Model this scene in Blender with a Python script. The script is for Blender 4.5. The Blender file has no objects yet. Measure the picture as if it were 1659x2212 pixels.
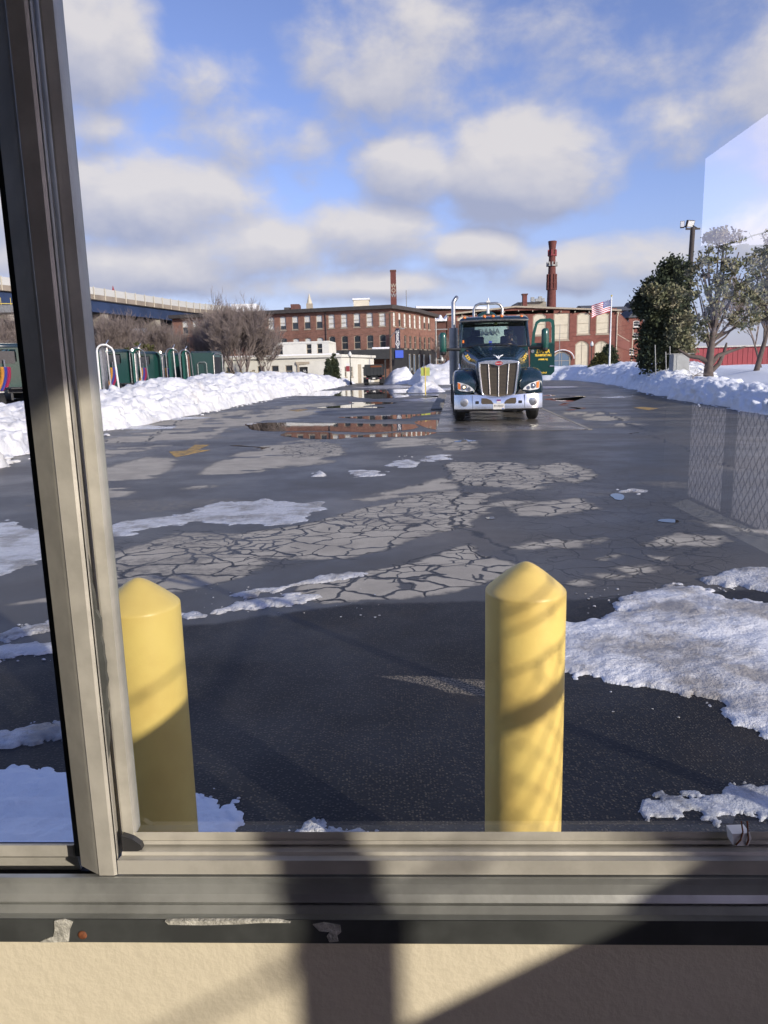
import bpy, bmesh, math, random
import numpy as np
from mathutils import Vector, Matrix
R = math.radians
scene = bpy.context.scene
COL = scene.collection
random.seed(7)
# ---------------------------------------------------------------- camera
F = 1597.0; CX, CY = 829.5, 1106.0; CAMZ = 1.45
PITCH, ROLL = R(10.75), R(-1.4)
camd = bpy.data.cameras.new('camera'); cam = bpy.data.objects.new('camera', camd); COL.objects.link(cam)
camd.sensor_fit = 'VERTICAL'; camd.sensor_height = 36; camd.lens = 36 * F / 2212
camd.clip_start = 0.02; camd.clip_end = 6000
CM = (Matrix.Rotation(math.pi/2 - PITCH, 3, 'X') @ Matrix.Rotation(ROLL, 3, 'Z'))
cam.matrix_world = Matrix.Translation((0, 0, CAMZ)) @ CM.to_4x4()
scene.camera = cam
# ---------------------------------------------------------------- light
SUN_EL, SUN_AZ = R(21.5), R(41.8)            # azimuth measured from -Y towards +X
sv = Vector((math.sin(SUN_AZ)*math.cos(SUN_EL), -math.cos(SUN_AZ)*math.cos(SUN_EL), math.sin(SUN_EL)))
sd = bpy.data.lights.new('sun', 'SUN'); sd.energy = 4.6; sd.angle = R(0.55); sd.color = (1.0, 0.9, 0.76)
so = bpy.data.objects.new('sun', sd); COL.objects.link(so); so.location = (10, -10, 12)
so.rotation_euler = sv.to_track_quat('Z', 'Y').to_euler()
scene.view_settings.view_transform = 'Standard'; scene.view_settings.look = 'None'
scene.view_settings.exposure = 0.22; scene.view_settings.gamma = 1.0
scene.cycles.max_bounces = 8; scene.cycles.transparent_max_bounces = 16
try:
    scene.cycles.use_denoising = True
except Exception: pass

class NT:
    """tiny node-tree helper"""
    def __init__(s, tree): s.t = tree; s.N = tree.nodes; s.L = tree.links
    def n(s, typ, **kw):
        nd = s.N.new(typ)
        ins = kw.pop('ins', {})
        for k, v in kw.items(): setattr(nd, k, v)
        for k, v in ins.items():
            if isinstance(v, bpy.types.NodeSocket): s.L.new(v, nd.inputs[k])
            else: nd.inputs[k].default_value = v
        return nd
    def m(s, op, a, b=0.0, c=None, clamp=False):
        nd = s.N.new('ShaderNodeMath'); nd.operation = op; nd.use_clamp = clamp
        for i, v in enumerate([a, b] + ([c] if c is not None else [])):
            if isinstance(v, bpy.types.NodeSocket): s.L.new(v, nd.inputs[i])
            else: nd.inputs[i].default_value = v
        return nd.outputs[0]
    def ss(s, v, lo, hi, a=0.0, b=1.0):
        nd = s.N.new('ShaderNodeMapRange'); nd.interpolation_type = 'SMOOTHSTEP'
        s.L.new(v, nd.inputs[0])
        for i, x in zip((1, 2, 3, 4), (lo, hi, a, b)): nd.inputs[i].default_value = x
        return nd.outputs[0]
    def mix(s, f, a, b, blend='MIX'):
        nd = s.N.new('ShaderNodeMix'); nd.data_type = 'RGBA'; nd.blend_type = blend
        for i, v in ((0, f), (6, a), (7, b)):
            if isinstance(v, bpy.types.NodeSocket): s.L.new(v, nd.inputs[i])
            elif i == 0: nd.inputs[0].default_value = v
            else: nd.inputs[i].default_value = tuple(v[:3]) + (1,)
        return nd.outputs[2]
    def noise(s, vec, scale, detail=3, rough=.55, dist=0, dim='3D'):
        nd = s.n('ShaderNodeTexNoise', noise_dimensions=dim)
        if vec is not None: s.L.new(vec, nd.inputs['Vector'])
        nd.inputs['Scale'].default_value = scale; nd.inputs['Detail'].default_value = detail
        nd.inputs['Roughness'].default_value = rough; nd.inputs['Distortion'].default_value = dist
        return nd.outputs['Fac']

# ---------------------------------------------------------------- sky
world = bpy.data.worlds.new('World'); scene.world = world; world.use_nodes = True
w = NT(world.node_tree); w.N.clear()
sky = w.n('ShaderNodeTexSky', sky_type='NISHITA', sun_disc=False, sun_elevation=SUN_EL, sun_rotation=math.pi - SUN_AZ,
          air_density=1.0, dust_density=0.6, ozone_density=2.5)
tc = w.n('ShaderNodeTexCoord'); sp = w.n('ShaderNodeSeparateXYZ', ins={0: tc.outputs['Generated']})
az = w.m('ARCTAN2', sp.outputs[0], sp.outputs[1]); el = w.m('ARCSINE', sp.outputs[2])
vec = w.n('ShaderNodeCombineXYZ', ins={0: az, 1: el}).outputs[0]
# clouds: (px, py, half width, half height) on the 1659 x 2212 photo -> azimuth / elevation
CL = [(250, 200, 120, 95, 1.05), (250, 330, 90, 40, .75), (500, 250, 95, 55, .6), (560, 330, 150, 55, .55), (700, 360, 50, 70, .5), (850, 215, 150, 110, .8), (1050, 190, 220, 130, .42),
      (905, 400, 100, 62, .95), (1130, 410, 155, 85, 1.15), (350, 460, 200, 75, 1.0), (560, 550, 190, 55, .85), (820, 520, 135, 58, .9), (1030, 560, 100, 42, .9),
      (1300, 190, 300, 120, .35), (1400, 370, 110, 50, .55), (1290, 600, 170, 45, .8), (300, 580, 260, 55, .85), (780, 620, 300, 30, .8), (30, 250, 60, 130, .9),
      (0, 480, 120, 60, .8), (900, 40, 260, 70, .32), (-350, 300, 250, 120, .9), (1950, 330, 260, 140, 1.3), (1760, 560, 180, 60, .9), (1250, 90, 240, 60, .3)]
nz = w.n('ShaderNodeMapping', ins={0: vec, 3: (1, 1.35, 1)}).outputs[0]
def cloud_density(off):
    a2 = w.m('ADD', az, off[0]); e2 = w.m('ADD', el, off[1])
    v2 = w.n('ShaderNodeCombineXYZ', ins={0: a2, 1: w.m('MULTIPLY', e2, 1.5)}).outputs[0]
    n1 = w.noise(v2, 9.5, 9, .56, .15); n2 = w.noise(v2, 3.2, 3, .5, .3)
    acc = None
    for (px, py, hw, hh, s) in CL:
        a0 = math.atan((px-829)/F); e0 = (803-py)/F*0.97; ra = hw/F*1.15; rb = hh/F*1.2
        dx = w.m('MULTIPLY_ADD', a2, 1/ra, -a0/ra); dy = w.m('MULTIPLY_ADD', e2, 1/rb, -e0/rb)
        d = w.m('MULTIPLY_ADD', w.m('ADD', w.m('MULTIPLY', dx, dx), w.m('MULTIPLY', dy, dy)), -.5*s, s)
        acc = d if acc is None else w.m('SMOOTH_MAX', acc, d, .25)
    # a general veil elsewhere so that the whole dome carries broken cloud
    acc0 = acc
    veil = w.m('MULTIPLY_ADD', n2, 1.1, -.66)
    acc = w.m('SMOOTH_MAX', acc, veil, .3)
    return w.m('MULTIPLY_ADD', w.m('SUBTRACT', n1, .5), 1.45, w.m('SUBTRACT', acc, .17)), acc
(D0, S0), (D1, S1) = cloud_density((0, 0)), cloud_density((.008, .022))
alpha = w.ss(D0, .0, .60, 0, .94)
light = w.m('MULTIPLY_ADD', w.m('SUBTRACT', S0, S1), 1.5, w.m('MULTIPLY_ADD', w.m('SUBTRACT', D0, D1), .8, .52), clamp=True)
light = w.m('MULTIPLY', light, w.ss(D0, .1, .9, .75, 1.1), clamp=True)
ccol = w.mix(light, (.52, .55, .76), (1.02, .95, .97))
scol = w.n('ShaderNodeMix', data_type='RGBA', blend_type='MULTIPLY')
w.L.new(sky.outputs[0], scol.inputs[6]); scol.inputs[0].default_value = 1; scol.inputs[7].default_value = (1.75, 1.48, 1.88, 1)
hz = w.ss(el, 0, .22, .62, 0)
sk2 = w.mix(hz, scol.outputs[2], (3.9, 4.4, 6.6))
cl2 = w.n('ShaderNodeMix', data_type='RGBA', blend_type='MULTIPLY'); w.L.new(ccol, cl2.inputs[6]); cl2.inputs[0].default_value = 1; cl2.inputs[7].default_value = (7.9, 7.9, 7.9, 1)
fin = w.mix(alpha, sk2, cl2.outputs[2])
bg = w.n('ShaderNodeBackground', ins={0: fin, 1: .105})
ow = w.n('ShaderNodeOutputWorld', ins={0: bg.outputs[0]})

# ---------------------------------------------------------------- geometry helpers
def ray(px, py):
    return CM @ Vector(((px-CX)/F, -(py-CY)/F, -1))
def G(px, py, z=0.0):
    d = ray(px, py); t = (z-CAMZ)/d.z
    return Vector((d.x*t, d.y*t, z))
def P(px, py, Y):
    d = ray(px, py); t = Y/d.y
    return Vector((d.x*t, Y, CAMZ + d.z*t))
ROT = R(-2.2)                                 # the booth stands turned by this about the viewer
RI = Matrix.Rotation(-ROT, 3, 'Z')
def W(px, py, y):                              # point of the booth plane y (booth coordinates)
    d = RI @ ray(px, py); t = y/d.y
    return Vector((d.x*t, y, CAMZ + d.z*t))

def hashn(ix, iy, seed):
    h = (ix.astype(np.int64)*374761393 + iy.astype(np.int64)*668265263 + seed*1274126177) & 0x7fffffff
    h = ((h ^ (h >> 13)) * 1103515245 + 12345) & 0x7fffffff
    h = (h ^ (h >> 16)) & 0xffff
    return h/65535.0
def vnoise(x, y, seed=0):
    x = np.asarray(x, float); y = np.asarray(y, float)
    ix = np.floor(x); iy = np.floor(y); fx = x-ix; fy = y-iy
    fx = fx*fx*(3-2*fx); fy = fy*fy*(3-2*fy)
    a = hashn(ix, iy, seed); b = hashn(ix+1, iy, seed); c = hashn(ix, iy+1, seed); d = hashn(ix+1, iy+1, seed)
    return (a*(1-fx)+b*fx)*(1-fy) + (c*(1-fx)+d*fx)*fy
def fbm(x, y, seed=0, o=4, g=.5):
    s = 0; a = 1; t = 0
    for i in range(o):
        s = s + a*vnoise(x*2**i + 17.3*i, y*2**i - 9.1*i, seed+i); t += a; a *= g
    return s/t
def sdf(X, Y, poly):
    """signed distance to a polygon, negative inside"""
    d = np.full(X.shape, 1e18); ins = np.zeros(X.shape, bool)
    n = len(poly)
    for i in range(n):
        ax, ay = poly[i][0], poly[i][1]; bx, by = poly[(i+1) % n][0], poly[(i+1) % n][1]
        ex, ey = bx-ax, by-ay; l = ex*ex+ey*ey+1e-12
        t = np.clip(((X-ax)*ex + (Y-ay)*ey)/l, 0, 1)
        d = np.minimum(d, (X-ax-t*ex)**2 + (Y-ay-t*ey)**2)
        c = ((ay > Y) != (by > Y)) & (X < (bx-ax)*(Y-ay)/(by-ay+1e-12)+ax)
        ins ^= c
    d = np.sqrt(d)
    return np.where(ins, -d, d)
def polyd(X, Y, pts):
    d = np.full(X.shape, 1e18)
    for (ax, ay), (bx, by) in zip(pts[:-1], pts[1:]):
        ex, ey = bx-ax, by-ay; l = ex*ex+ey*ey+1e-12
        t = np.clip(((X-ax)*ex + (Y-ay)*ey)/l, 0, 1)
        d = np.minimum(d, (X-ax-t*ex)**2 + (Y-ay-t*ey)**2)
    return np.sqrt(d)

class MB:
    def __init__(s): s.v = []; s.f = []
    def add(s, vs, fs):
        o = len(s.v); s.v += [tuple(v) for v in vs]; s.f += [tuple(i+o for i in f) for f in fs]; return s
    def box(s, x0, x1, y0, y1, z0, z1, b=0.0):
        if b > 0:
            b = min(b, abs(x1-x0)*.24, abs(y1-y0)*.24, abs(z1-z0)*.24)
            vs = []
            for zz, k in ((z0, b), (z0+b, 0), (z1-b, 0), (z1, b)):
                for X, Y in ((x0+k, y0+k+b), (x0+k+b, y0+k), (x1-k-b, y0+k), (x1-k, y0+k+b), (x1-k, y1-k-b), (x1-k-b, y1-k), (x0+k+b, y1-k), (x0+k, y1-k-b)):
                    vs.append((X, Y, zz))
            fs = [tuple(range(7, -1, -1)), tuple(range(24, 32))]
            for r in range(3):
                for i in range(8):
                    j = (i+1) % 8; fs.append((r*8+i, r*8+j, r*8+8+j, r*8+8+i))
            return s.add(vs, fs)
        vs = [(x0,y0,z0),(x1,y0,z0),(x1,y1,z0),(x0,y1,z0),(x0,y0,z1),(x1,y0,z1),(x1,y1,z1),(x0,y1,z1)]
        return s.add(vs, [(3,2,1,0),(4,5,6,7),(0,1,5,4),(1,2,6,5),(2,3,7,6),(3,0,4,7)])
    def prism(s, poly, a, b, axis='z'):
        """extrude a 2-D polygon: axis z -> (x,y), axis x -> (y,z), axis y -> (x,z)"""
        n = len(poly)
        def p(q, h): return (q[0], q[1], h) if axis == 'z' else ((h, q[0], q[1]) if axis == 'x' else (q[0], h, q[1]))
        vs = [p(q, a) for q in poly] + [p(q, b) for q in poly]
        return s.add(vs, [tuple(range(n-1, -1, -1)), tuple(range(n, 2*n))] + [(i, (i+1) % n, n+(i+1) % n, n+i) for i in range(n)])
    def tube(s, pts, rad, n=8, caps=True, closed=False):
        pts = [Vector(p) for p in pts]; m = len(pts)
        if not isinstance(rad, (list, tuple)): rad = [rad]*m
        vs = []; up = None
        for i, p in enumerate(pts):
            if closed: t = pts[(i+1) % m]-pts[i-1]
            else: t = pts[min(i+1, m-1)]-pts[max(i-1, 0)]
            t = t.normalized() if t.length > 1e-9 else Vector((0, 0, 1))
            if up is None: up = Vector((0, 0, 1)) if abs(t.z) < .9 else Vector((1, 0, 0))
            sx = t.cross(up)
            if sx.length < 1e-4: sx = t.orthogonal()
            sx.normalize(); sy = sx.cross(t).normalized(); up = sy
            for k in range(n):
                a = 2*math.pi*k/n; vs.append(p + sx*math.cos(a)*rad[i] + sy*math.sin(a)*rad[i])
        fs = []
        for i in range(m if closed else m-1):
            j = (i+1) % m
            for k in range(n):
                l = (k+1) % n; fs.append((i*n+k, i*n+l, j*n+l, j*n+k))
        if caps and not closed: fs += [tuple(range(n-1, -1, -1)), tuple(range((m-1)*n, m*n))]
        return s.add(vs, fs)
    def lathe(s, prof, n=24, c=(0, 0, 0), axis='z'):
        vs = []
        for r, h in prof:
            for k in range(n):
                a = 2*math.pi*k/n; x, y = r*math.cos(a), r*math.sin(a)
                q = (x, y, h) if axis == 'z' else ((h, x, y) if axis == 'x' else (x, h, y))
                vs.append((q[0]+c[0], q[1]+c[1], q[2]+c[2]))
        m = len(prof); fs = []
        for i in range(m-1):
            for k in range(n):
                l = (k+1) % n; fs.append((i*n+k, i*n+l, (i+1)*n+l, (i+1)*n+k))
        fs += [tuple(range(n-1, -1, -1)), tuple(range((m-1)*n, m*n))]
        return s.add(vs, fs)
    def loft(s, secs, closed=False, caps=True):
        """secs: list of point lists (same length)"""
        n = len(secs[0]); vs = [p for q in secs for p in q]; fs = []
        for i in range(len(secs)-1):
            for k in range(n if closed else n-1):
                l = (k+1) % n; fs.append((i*n+k, i*n+l, (i+1)*n+l, (i+1)*n+k))
        if caps: fs += [tuple(range(n-1, -1, -1)), tuple(range((len(secs)-1)*n, len(secs)*n))]
        return s.add(vs, fs)
    def ball(s, c, r, n=10, sq=(1, 1, 1)):
        m = n//2
        vs = [(c[0], c[1], c[2]-r*sq[2])]
        for i in range(1, m):
            a = math.pi*i/m - math.pi/2
            for k in range(n):
                b = 2*math.pi*k/n; vs.append((c[0]+r*sq[0]*math.cos(a)*math.cos(b), c[1]+r*sq[1]*math.cos(a)*math.sin(b), c[2]+r*sq[2]*math.sin(a)))
        vs.append((c[0], c[1], c[2]+r*sq[2])); fs = []
        for k in range(n):
            l = (k+1) % n; fs.append((0, 1+l, 1+k)); fs.append((len(vs)-1, 1+(m-2)*n+k, 1+(m-2)*n+l))
            for i in range(m-2): fs.append((1+i*n+k, 1+i*n+l, 1+(i+1)*n+l, 1+(i+1)*n+k))
        return s.add(vs, fs)

def meshobj(name, verts, faces, mat, smooth=False, fix=True):
    me = bpy.data.meshes.new(name); me.from_pydata([tuple(v) for v in verts], [], faces); me.update()
    if fix:
        bm = bmesh.new(); bm.from_mesh(me); bmesh.ops.recalc_face_normals(bm, faces=bm.faces); bm.to_mesh(me); bm.free()
    me.materials.append(mat)
    o = bpy.data.objects.new(name, me); COL.objects.link(o)
    if smooth: shade(me, smooth)
    return o
def shade(me, ang):
    if ang is True: ang = 40
    me.polygons.foreach_set('use_smooth', [True]*len(me.polygons))
    try: me.set_sharp_from_angle(angle=R(ang))
    except Exception: pass
def adopt(o, parent):
    if parent is not None:
        o.parent = parent; o.matrix_parent_inverse = MW(parent).inverted()
    return o
def MW(o):
    m = Matrix.Translation(o.location) @ o.rotation_euler.to_matrix().to_4x4()
    if o.parent: return MW(o.parent) @ o.matrix_parent_inverse @ m
    return m
def ob(name, mb, mat, parent=None, smooth=False, label=None, fix=True):
    o = meshobj(name, mb.v, mb.f, mat, smooth, fix)
    if label: o['label'] = label
    if parent is not None: adopt(o, parent)
    return o
def place(o, loc, rz=0):
    o.location = loc; o.rotation_euler = (0, 0, rz)
def thing(name, label, cat, loc=(0, 0, 0), rz=0, group=None):
    o = bpy.data.objects.new(name, None); COL.objects.link(o); o.empty_display_size = .2
    o.location = loc; o.rotation_euler = (0, 0, rz); o['label'] = label; o['category'] = cat
    if group: o['group'] = group
    return o
def tag(o, label=None, cat=None, group=None, kind=None):
    if label: o['label'] = label
    if cat: o['category'] = cat
    if group: o['group'] = group
    if kind: o['kind'] = kind
    return o
def copy_tree(o, parent=None):
    c = o.copy(); COL.objects.link(c); mi = o.matrix_parent_inverse.copy()
    if parent is not None: c.parent = parent; c.matrix_parent_inverse = mi
    for ch in list(o.children): copy_tree(ch, c)
    return c
def text_obj(name, s, size, mat, parent, M, depth=.004, extra=0.0, align='CENTER', sx=1.0):
    cu = bpy.data.curves.new('t', 'FONT'); cu.body = s; cu.size = size; cu.extrude = depth/2; cu.align_x = align; cu.align_y = 'CENTER'; cu.offset = extra
    to = bpy.data.objects.new('t', cu); COL.objects.link(to)
    dg = bpy.context.evaluated_depsgraph_get(); dg.update()
    me = bpy.data.meshes.new_from_object(to.evaluated_get(dg)); bpy.data.objects.remove(to); me.name = name
    me.transform(M @ Matrix.Diagonal((sx, 1, 1, 1))); me.materials.clear(); me.materials.append(mat)
    o = bpy.data.objects.new(name, me); COL.objects.link(o)
    if parent is not None: adopt(o, parent)
    return o
FACE = Matrix.Rotation(math.pi/2, 4, 'X')      # text standing up, facing -Y

# ---------------------------------------------------------------- materials
def mat(name, col, rough=.6, metal=0.0, var=0.0, vscale=3.0, bump=0.0, bscale=20.0, spec=.5, col2=None, coat=0.0, cracks=None):
    m = bpy.data.materials.new(name); m.use_nodes = True; t = NT(m.node_tree); b = t.N['Principled BSDF']
    b.inputs['Roughness'].default_value = rough; b.inputs['Metallic'].default_value = metal
    b.inputs['Base Color'].default_value = tuple(col)+(1,); b.inputs['Specular IOR Level'].default_value = spec
    if coat: b.inputs['Coat Weight'].default_value = coat; b.inputs['Coat Roughness'].default_value = .05
    pos = t.n('ShaderNodeTexCoord').outputs['Object']
    if var or col2:
        c2 = col2 or tuple(max(0, c*(1-var)) for c in col)
        f = t.ss(t.noise(pos, vscale, 5, .6), .35, .65)
        t.L.new(t.mix(f, col, c2), b.inputs['Base Color'])
        t.L.new(t.m('MULTIPLY_ADD', t.noise(pos, vscale*2.3, 3), .25, max(rough-.12, .02)), b.inputs['Roughness'])
    if bump:
        bn = t.n('ShaderNodeBump', ins={'Strength': bump, 'Distance': .02}); t.L.new(t.noise(pos, bscale, 4, .6), bn.inputs['Height'])
        t.L.new(bn.outputs[0], b.inputs['Normal'])
    return m
def brickmat(name, c1, c2, mortar, row=.075, stain=.35, scale=1.0):
    m = bpy.data.materials.new(name); m.use_nodes = True; t = NT(m.node_tree); b = t.N['Principled BSDF']
    pos = t.n('ShaderNodeTexCoord').outputs['Object']; s = t.n('ShaderNodeSeparateXYZ', ins={0: pos})
    uv = t.n('ShaderNodeCombineXYZ', ins={0: t.m('ADD', s.outputs[0], s.outputs[1]), 1: s.outputs[2]}).outputs[0]
    br = t.n('ShaderNodeTexBrick', ins={'Vector': uv, 'Color1': tuple(c1)+(1,), 'Color2': tuple(c2)+(1,), 'Mortar': tuple(mortar)+(1,), 'Scale': scale,
             'Mortar Size': .008, 'Brick Width': .22, 'Row Height': row})
    f = t.ss(t.noise(pos, .22, 6, .62), .36, .68, 0, stain)
    dark = t.mix(f, br.outputs[0], tuple(x*.45 for x in c1))
    f2 = t.ss(t.noise(uv, 1.6, 4, .7), .3, .7, .82, 1.12)
    g = t.n('ShaderNodeVectorMath', operation='SCALE', ins={0: dark, 3: f2})
    t.L.new(g.outputs[0], b.inputs['Base Color']); b.inputs['Roughness'].default_value = .9; b.inputs['Specular IOR Level'].default_value = .2
    return m
def glassmat(name, refl=.07, tint=(1, 1, 1), rough=0.0, dirt=0.0):
    m = bpy.data.materials.new(name); m.use_nodes = True; t = NT(m.node_tree); t.N.clear()
    tr = t.n('ShaderNodeBsdfTransparent', ins={0: tuple(tint)+(1,)}); gl = t.n('ShaderNodeBsdfGlossy', ins={'Roughness': rough})
    geo = t.n('ShaderNodeNewGeometry'); fr = t.n('ShaderNodeFresnel', ins={0: 1.45})
    f = t.m('MULTIPLY', t.m('MULTIPLY_ADD', fr.outputs[0], 1.0, refl-.035), t.m('SUBTRACT', 1.0, geo.outputs['Backfacing']), clamp=True)
    mx = t.n('ShaderNodeMixShader', ins={0: f, 1: tr.outputs[0], 2: gl.outputs[0]}); out = mx
    if dirt:
        df = t.n('ShaderNodeBsdfDiffuse', ins={0: (.7, .7, .68, 1)})
        pos = t.n('ShaderNodeTexCoord').outputs['Object']
        dd = t.m('MULTIPLY', t.m('MULTIPLY', t.ss(t.noise(pos, 6, 6, .6), .35, .75, .3, 1.0), dirt), t.m('SUBTRACT', 1.0, geo.outputs['Backfacing']))
        out = t.n('ShaderNodeMixShader', ins={0: dd, 1: mx.outputs[0], 2: df.outputs[0]})
    t.n('ShaderNodeOutputMaterial', ins={0: out.outputs[0]})
    return m
def emis(name, col, st):
    m = bpy.data.materials.new(name); m.use_nodes = True; b = m.node_tree.nodes['Principled BSDF']
    b.inputs['Emission Color'].default_value = tuple(col)+(1,); b.inputs['Emission Strength'].default_value = st; b.inputs['Base Color'].default_value = tuple(col)+(1,)
    return m
def snowmat(name, col, dirt, dcol, dscale=1.0, wet=.6, lo=.5, hi=.75, bump=.7):
    m = bpy.data.materials.new(name); m.use_nodes = True; t = NT(m.node_tree); b = t.N['Principled BSDF']
    pos = t.n('ShaderNodeNewGeometry').outputs['Position']
    f = t.ss(t.noise(pos, dscale, 6, .65), lo, hi, 0, dirt)
    f = t.m('ADD', f, t.ss(t.noise(pos, dscale*9, 4, .7), .5, .8, 0, dirt*.6), clamp=True)
    t.L.new(t.mix(f, col, dcol), b.inputs['Base Color']); b.inputs['Roughness'].default_value = wet
    b.inputs['Specular IOR Level'].default_value = .35
    bn = t.n('ShaderNodeBump', ins={'Strength': bump, 'Distance': .05})
    h = t.m('ADD', t.noise(pos, 9, 6, .65), t.m('MULTIPLY', t.noise(pos, 60, 4, .6), .3))
    t.L.new(h, bn.inputs['Height']); t.L.new(bn.outputs[0], b.inputs['Normal'])
    return m

M = {}
M['alu'] = mat('aluminium', (.52, .50, .44), .42, .3, var=.22, vscale=22, bump=.02, bscale=120)
M['alud'] = mat('dull aluminium', (.42, .43, .41), .36, .55, var=.35, vscale=11, bump=.02, bscale=60)
M['rubber'] = mat('gasket rubber', (.02, .02, .022), .55)
M['blackmetal'] = mat('dark painted metal', (.075, .08, .078), .4, .2, var=.3, vscale=20)
M['paint'] = mat('cream wall paint', (.64, .58, .44), .5, var=.05, vscale=2, bump=.09, bscale=85)
M['inpaint'] = mat('interior paint', (.09, .11, .10), .8, var=.1)
M['caulk'] = mat('caulk', (.52, .51, .45), .6, var=.4, vscale=150, bump=.3, bscale=200)
M['rust'] = mat('rust', (.22, .07, .025), .8, var=.5, vscale=200)
M['yellow'] = mat('yellow plastic sleeve', (.88, .66, .20), .4, spec=.45, col2=(.80, .57, .17), vscale=5, bump=.03, bscale=60)
M['snow'] = snowmat('bank snow', (.80, .80, .82), .55, (.46, .41, .34), .8, bump=1.0)
M['snowd'] = snowmat('ploughed dirty snow', (.88, .90, .93), .4, (.35, .33, .31), .5, lo=.5, hi=.75)
M['slush'] = snowmat('slush', (.66, .66, .67), 1.0, (.24, .22, .20), 3.5, wet=.4, lo=.42, hi=.72, bump=1.0)
M['ice'] = snowmat('ice', (.52, .54, .58), .95, (.22, .215, .21), 3, wet=.22, lo=.42, hi=.66, bump=.5)
M['flatsnow'] = snowmat('field snow', (.84, .87, .92), .1, (.5, .5, .5), .3, bump=.3)
M['roofsnow'] = mat('roof snow', (.85, .86, .9), .7)
M['brick'] = brickmat('mill brick', (.30, .145, .105), (.22, .10, .075), (.30, .20, .16))
M['brick2'] = brickmat('red mill brick', (.29, .105, .08), (.21, .075, .06), (.25, .14, .12))
M['brick3'] = brickmat('dark brick', (.16, .07, .055), (.12, .05, .045), (.18, .12, .1))
M['chimney'] = brickmat('chimney brick', (.20, .065, .055), (.15, .045, .04), (.18, .1, .09), stain=.2)
M['cornice'] = mat('dark cornice', (.07, .06, .055), .7, var=.3)
M['tan'] = mat('tan window trim', (.42, .36, .28), .7, var=.15)
M['cream'] = mat('cream board', (.66, .60, .47), .75, var=.12, vscale=.9)
M['white'] = mat('white render', (.74, .72, .64), .8, var=.1, vscale=.7)
M['whitep'] = mat('white paint', (.82, .82, .80), .5, var=.08)
M['blind'] = mat('white blind', (.72, .72, .68), .6, var=.12, vscale=4)
M['dglass'] = mat('dark window glass', (.035, .042, .05), .08, spec=.8, var=.3, vscale=.4)
M['bglass'] = mat('blue window glass', (.10, .17, .26), .1, spec=.9)
M['roof'] = mat('tar roof', (.06, .06, .06), .9, var=.3)
M['slate'] = mat('slate roof', (.10, .105, .12), .8, var=.3)
M['concrete'] = mat('concrete', (.34, .31, .26), .85, var=.25, vscale=.8, bump=.3)
M['steelblue'] = mat('blue steel', (.025, .045, .11), .5, var=.3, vscale=.3)
M['deckedge'] = mat('weathered deck edge', (.30, .25, .20), .8, var=.25, vscale=.3)
M['screen'] = mat('pale fence mesh', (.52, .52, .50), .6)
M['ylw'] = mat('yellow rail', (.65, .5, .12), .6)
M['bark'] = mat('grey bark', (.13, .10, .085), .9, var=.35, vscale=6)
M['twig'] = mat('reddish twig', (.26, .21, .19), .9, var=.3, vscale=2)
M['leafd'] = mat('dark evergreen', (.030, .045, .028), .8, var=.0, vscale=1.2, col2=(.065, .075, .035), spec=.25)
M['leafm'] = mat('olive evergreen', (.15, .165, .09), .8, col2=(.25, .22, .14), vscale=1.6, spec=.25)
M['leafy'] = mat('yellow green shrub', (.10, .095, .03), .8, col2=(.05, .055, .02), vscale=3, spec=.25)
M['leafb'] = mat('dry brown foliage', (.20, .15, .075), .8, col2=(.10, .085, .04), vscale=3, spec=.25)
M['leafc'] = mat('fir green', (.035, .06, .025), .8, col2=(.07, .09, .035), vscale=3, spec=.25)
M['woodpole'] = mat('utility pole wood', (.14, .10, .075), .9, var=.3, vscale=5)
M['darkpole'] = mat('dark pole', (.06, .045, .04), .7, var=.3)
M['galv'] = mat('galvanised steel', (.36, .36, .35), .5, .5, var=.2)
M['green'] = mat('green truck paint', (.006, .045, .038), .18, 0.0, coat=.8)
M['greenl'] = mat('green fairing paint', (.012, .085, .065), .25, 0.0, coat=.7)
M['navy'] = mat('dark green truck paint', (.004, .022, .038), .26, 0.0, coat=.8, col2=(.014, .030, .040), vscale=2.5)
M['chrome'] = mat('chrome', (.86, .85, .83), .2, .9, var=.08, vscale=3)
M['chromed'] = mat('road dulled chrome', (.62, .6, .56), .3, .9, var=.25, vscale=7)
M['bronze'] = mat('grille mesh', (.16, .125, .085), .4, .6, var=.2, vscale=30)
M['black'] = mat('black plastic', (.018, .018, .02), .5, var=.3, vscale=8)
M['tire'] = mat('tyre rubber', (.018, .018, .018), .75, var=.3, vscale=10, bump=.4, bscale=40)
M['amber'] = mat('amber lens', (.85, .22, .03), .2, coat=.5)
M['lens'] = mat('clear lens', (.75, .75, .74), .08, spec=.8, coat=1)
M['reflector'] = mat('lamp reflector', (.8, .8, .8), .15, 1.0)
M['lamp'] = emis('headlight sun glint', (1, .78, .45), 3.0)  # glow imitates the sun's glint in one headlight, no lamp burns
M['wglass'] = glassmat('windscreen', .12, (.62, .72, .70), 0)
M['pane'] = glassmat('window pane', .20, (.97, .985, .98), 0, dirt=.003)
M['red'] = mat('red enamel', (.45, .02, .04), .3)
M['purple'] = mat('purple sticker', (.20, .06, .22), .4)
M['ytext'] = mat('yellow lettering', (.95, .62, .05), .45)
M['plate'] = mat('number plate', (.75, .72, .66), .4)
M['ink'] = mat('dark ink', (.03, .03, .05), .6)
M['blueink'] = mat('blue ink', (.05, .12, .4), .5)
M['seat'] = mat('dark seat cloth', (.02, .025, .03), .8)
M['skin'] = mat('skin', (.45, .25, .17), .55)
M['jacket'] = mat('dark jacket', (.03, .035, .05), .85)
M['hair'] = mat('dark hair', (.02, .015, .012), .7)
M['tank'] = mat('white tank', (.62, .66, .62), .35, var=.1)
M['hosered'] = mat('red hose', (.45, .03, .10), .45)
M['hoseblue'] = mat('blue hose', (.05, .08, .40), .45)
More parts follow.
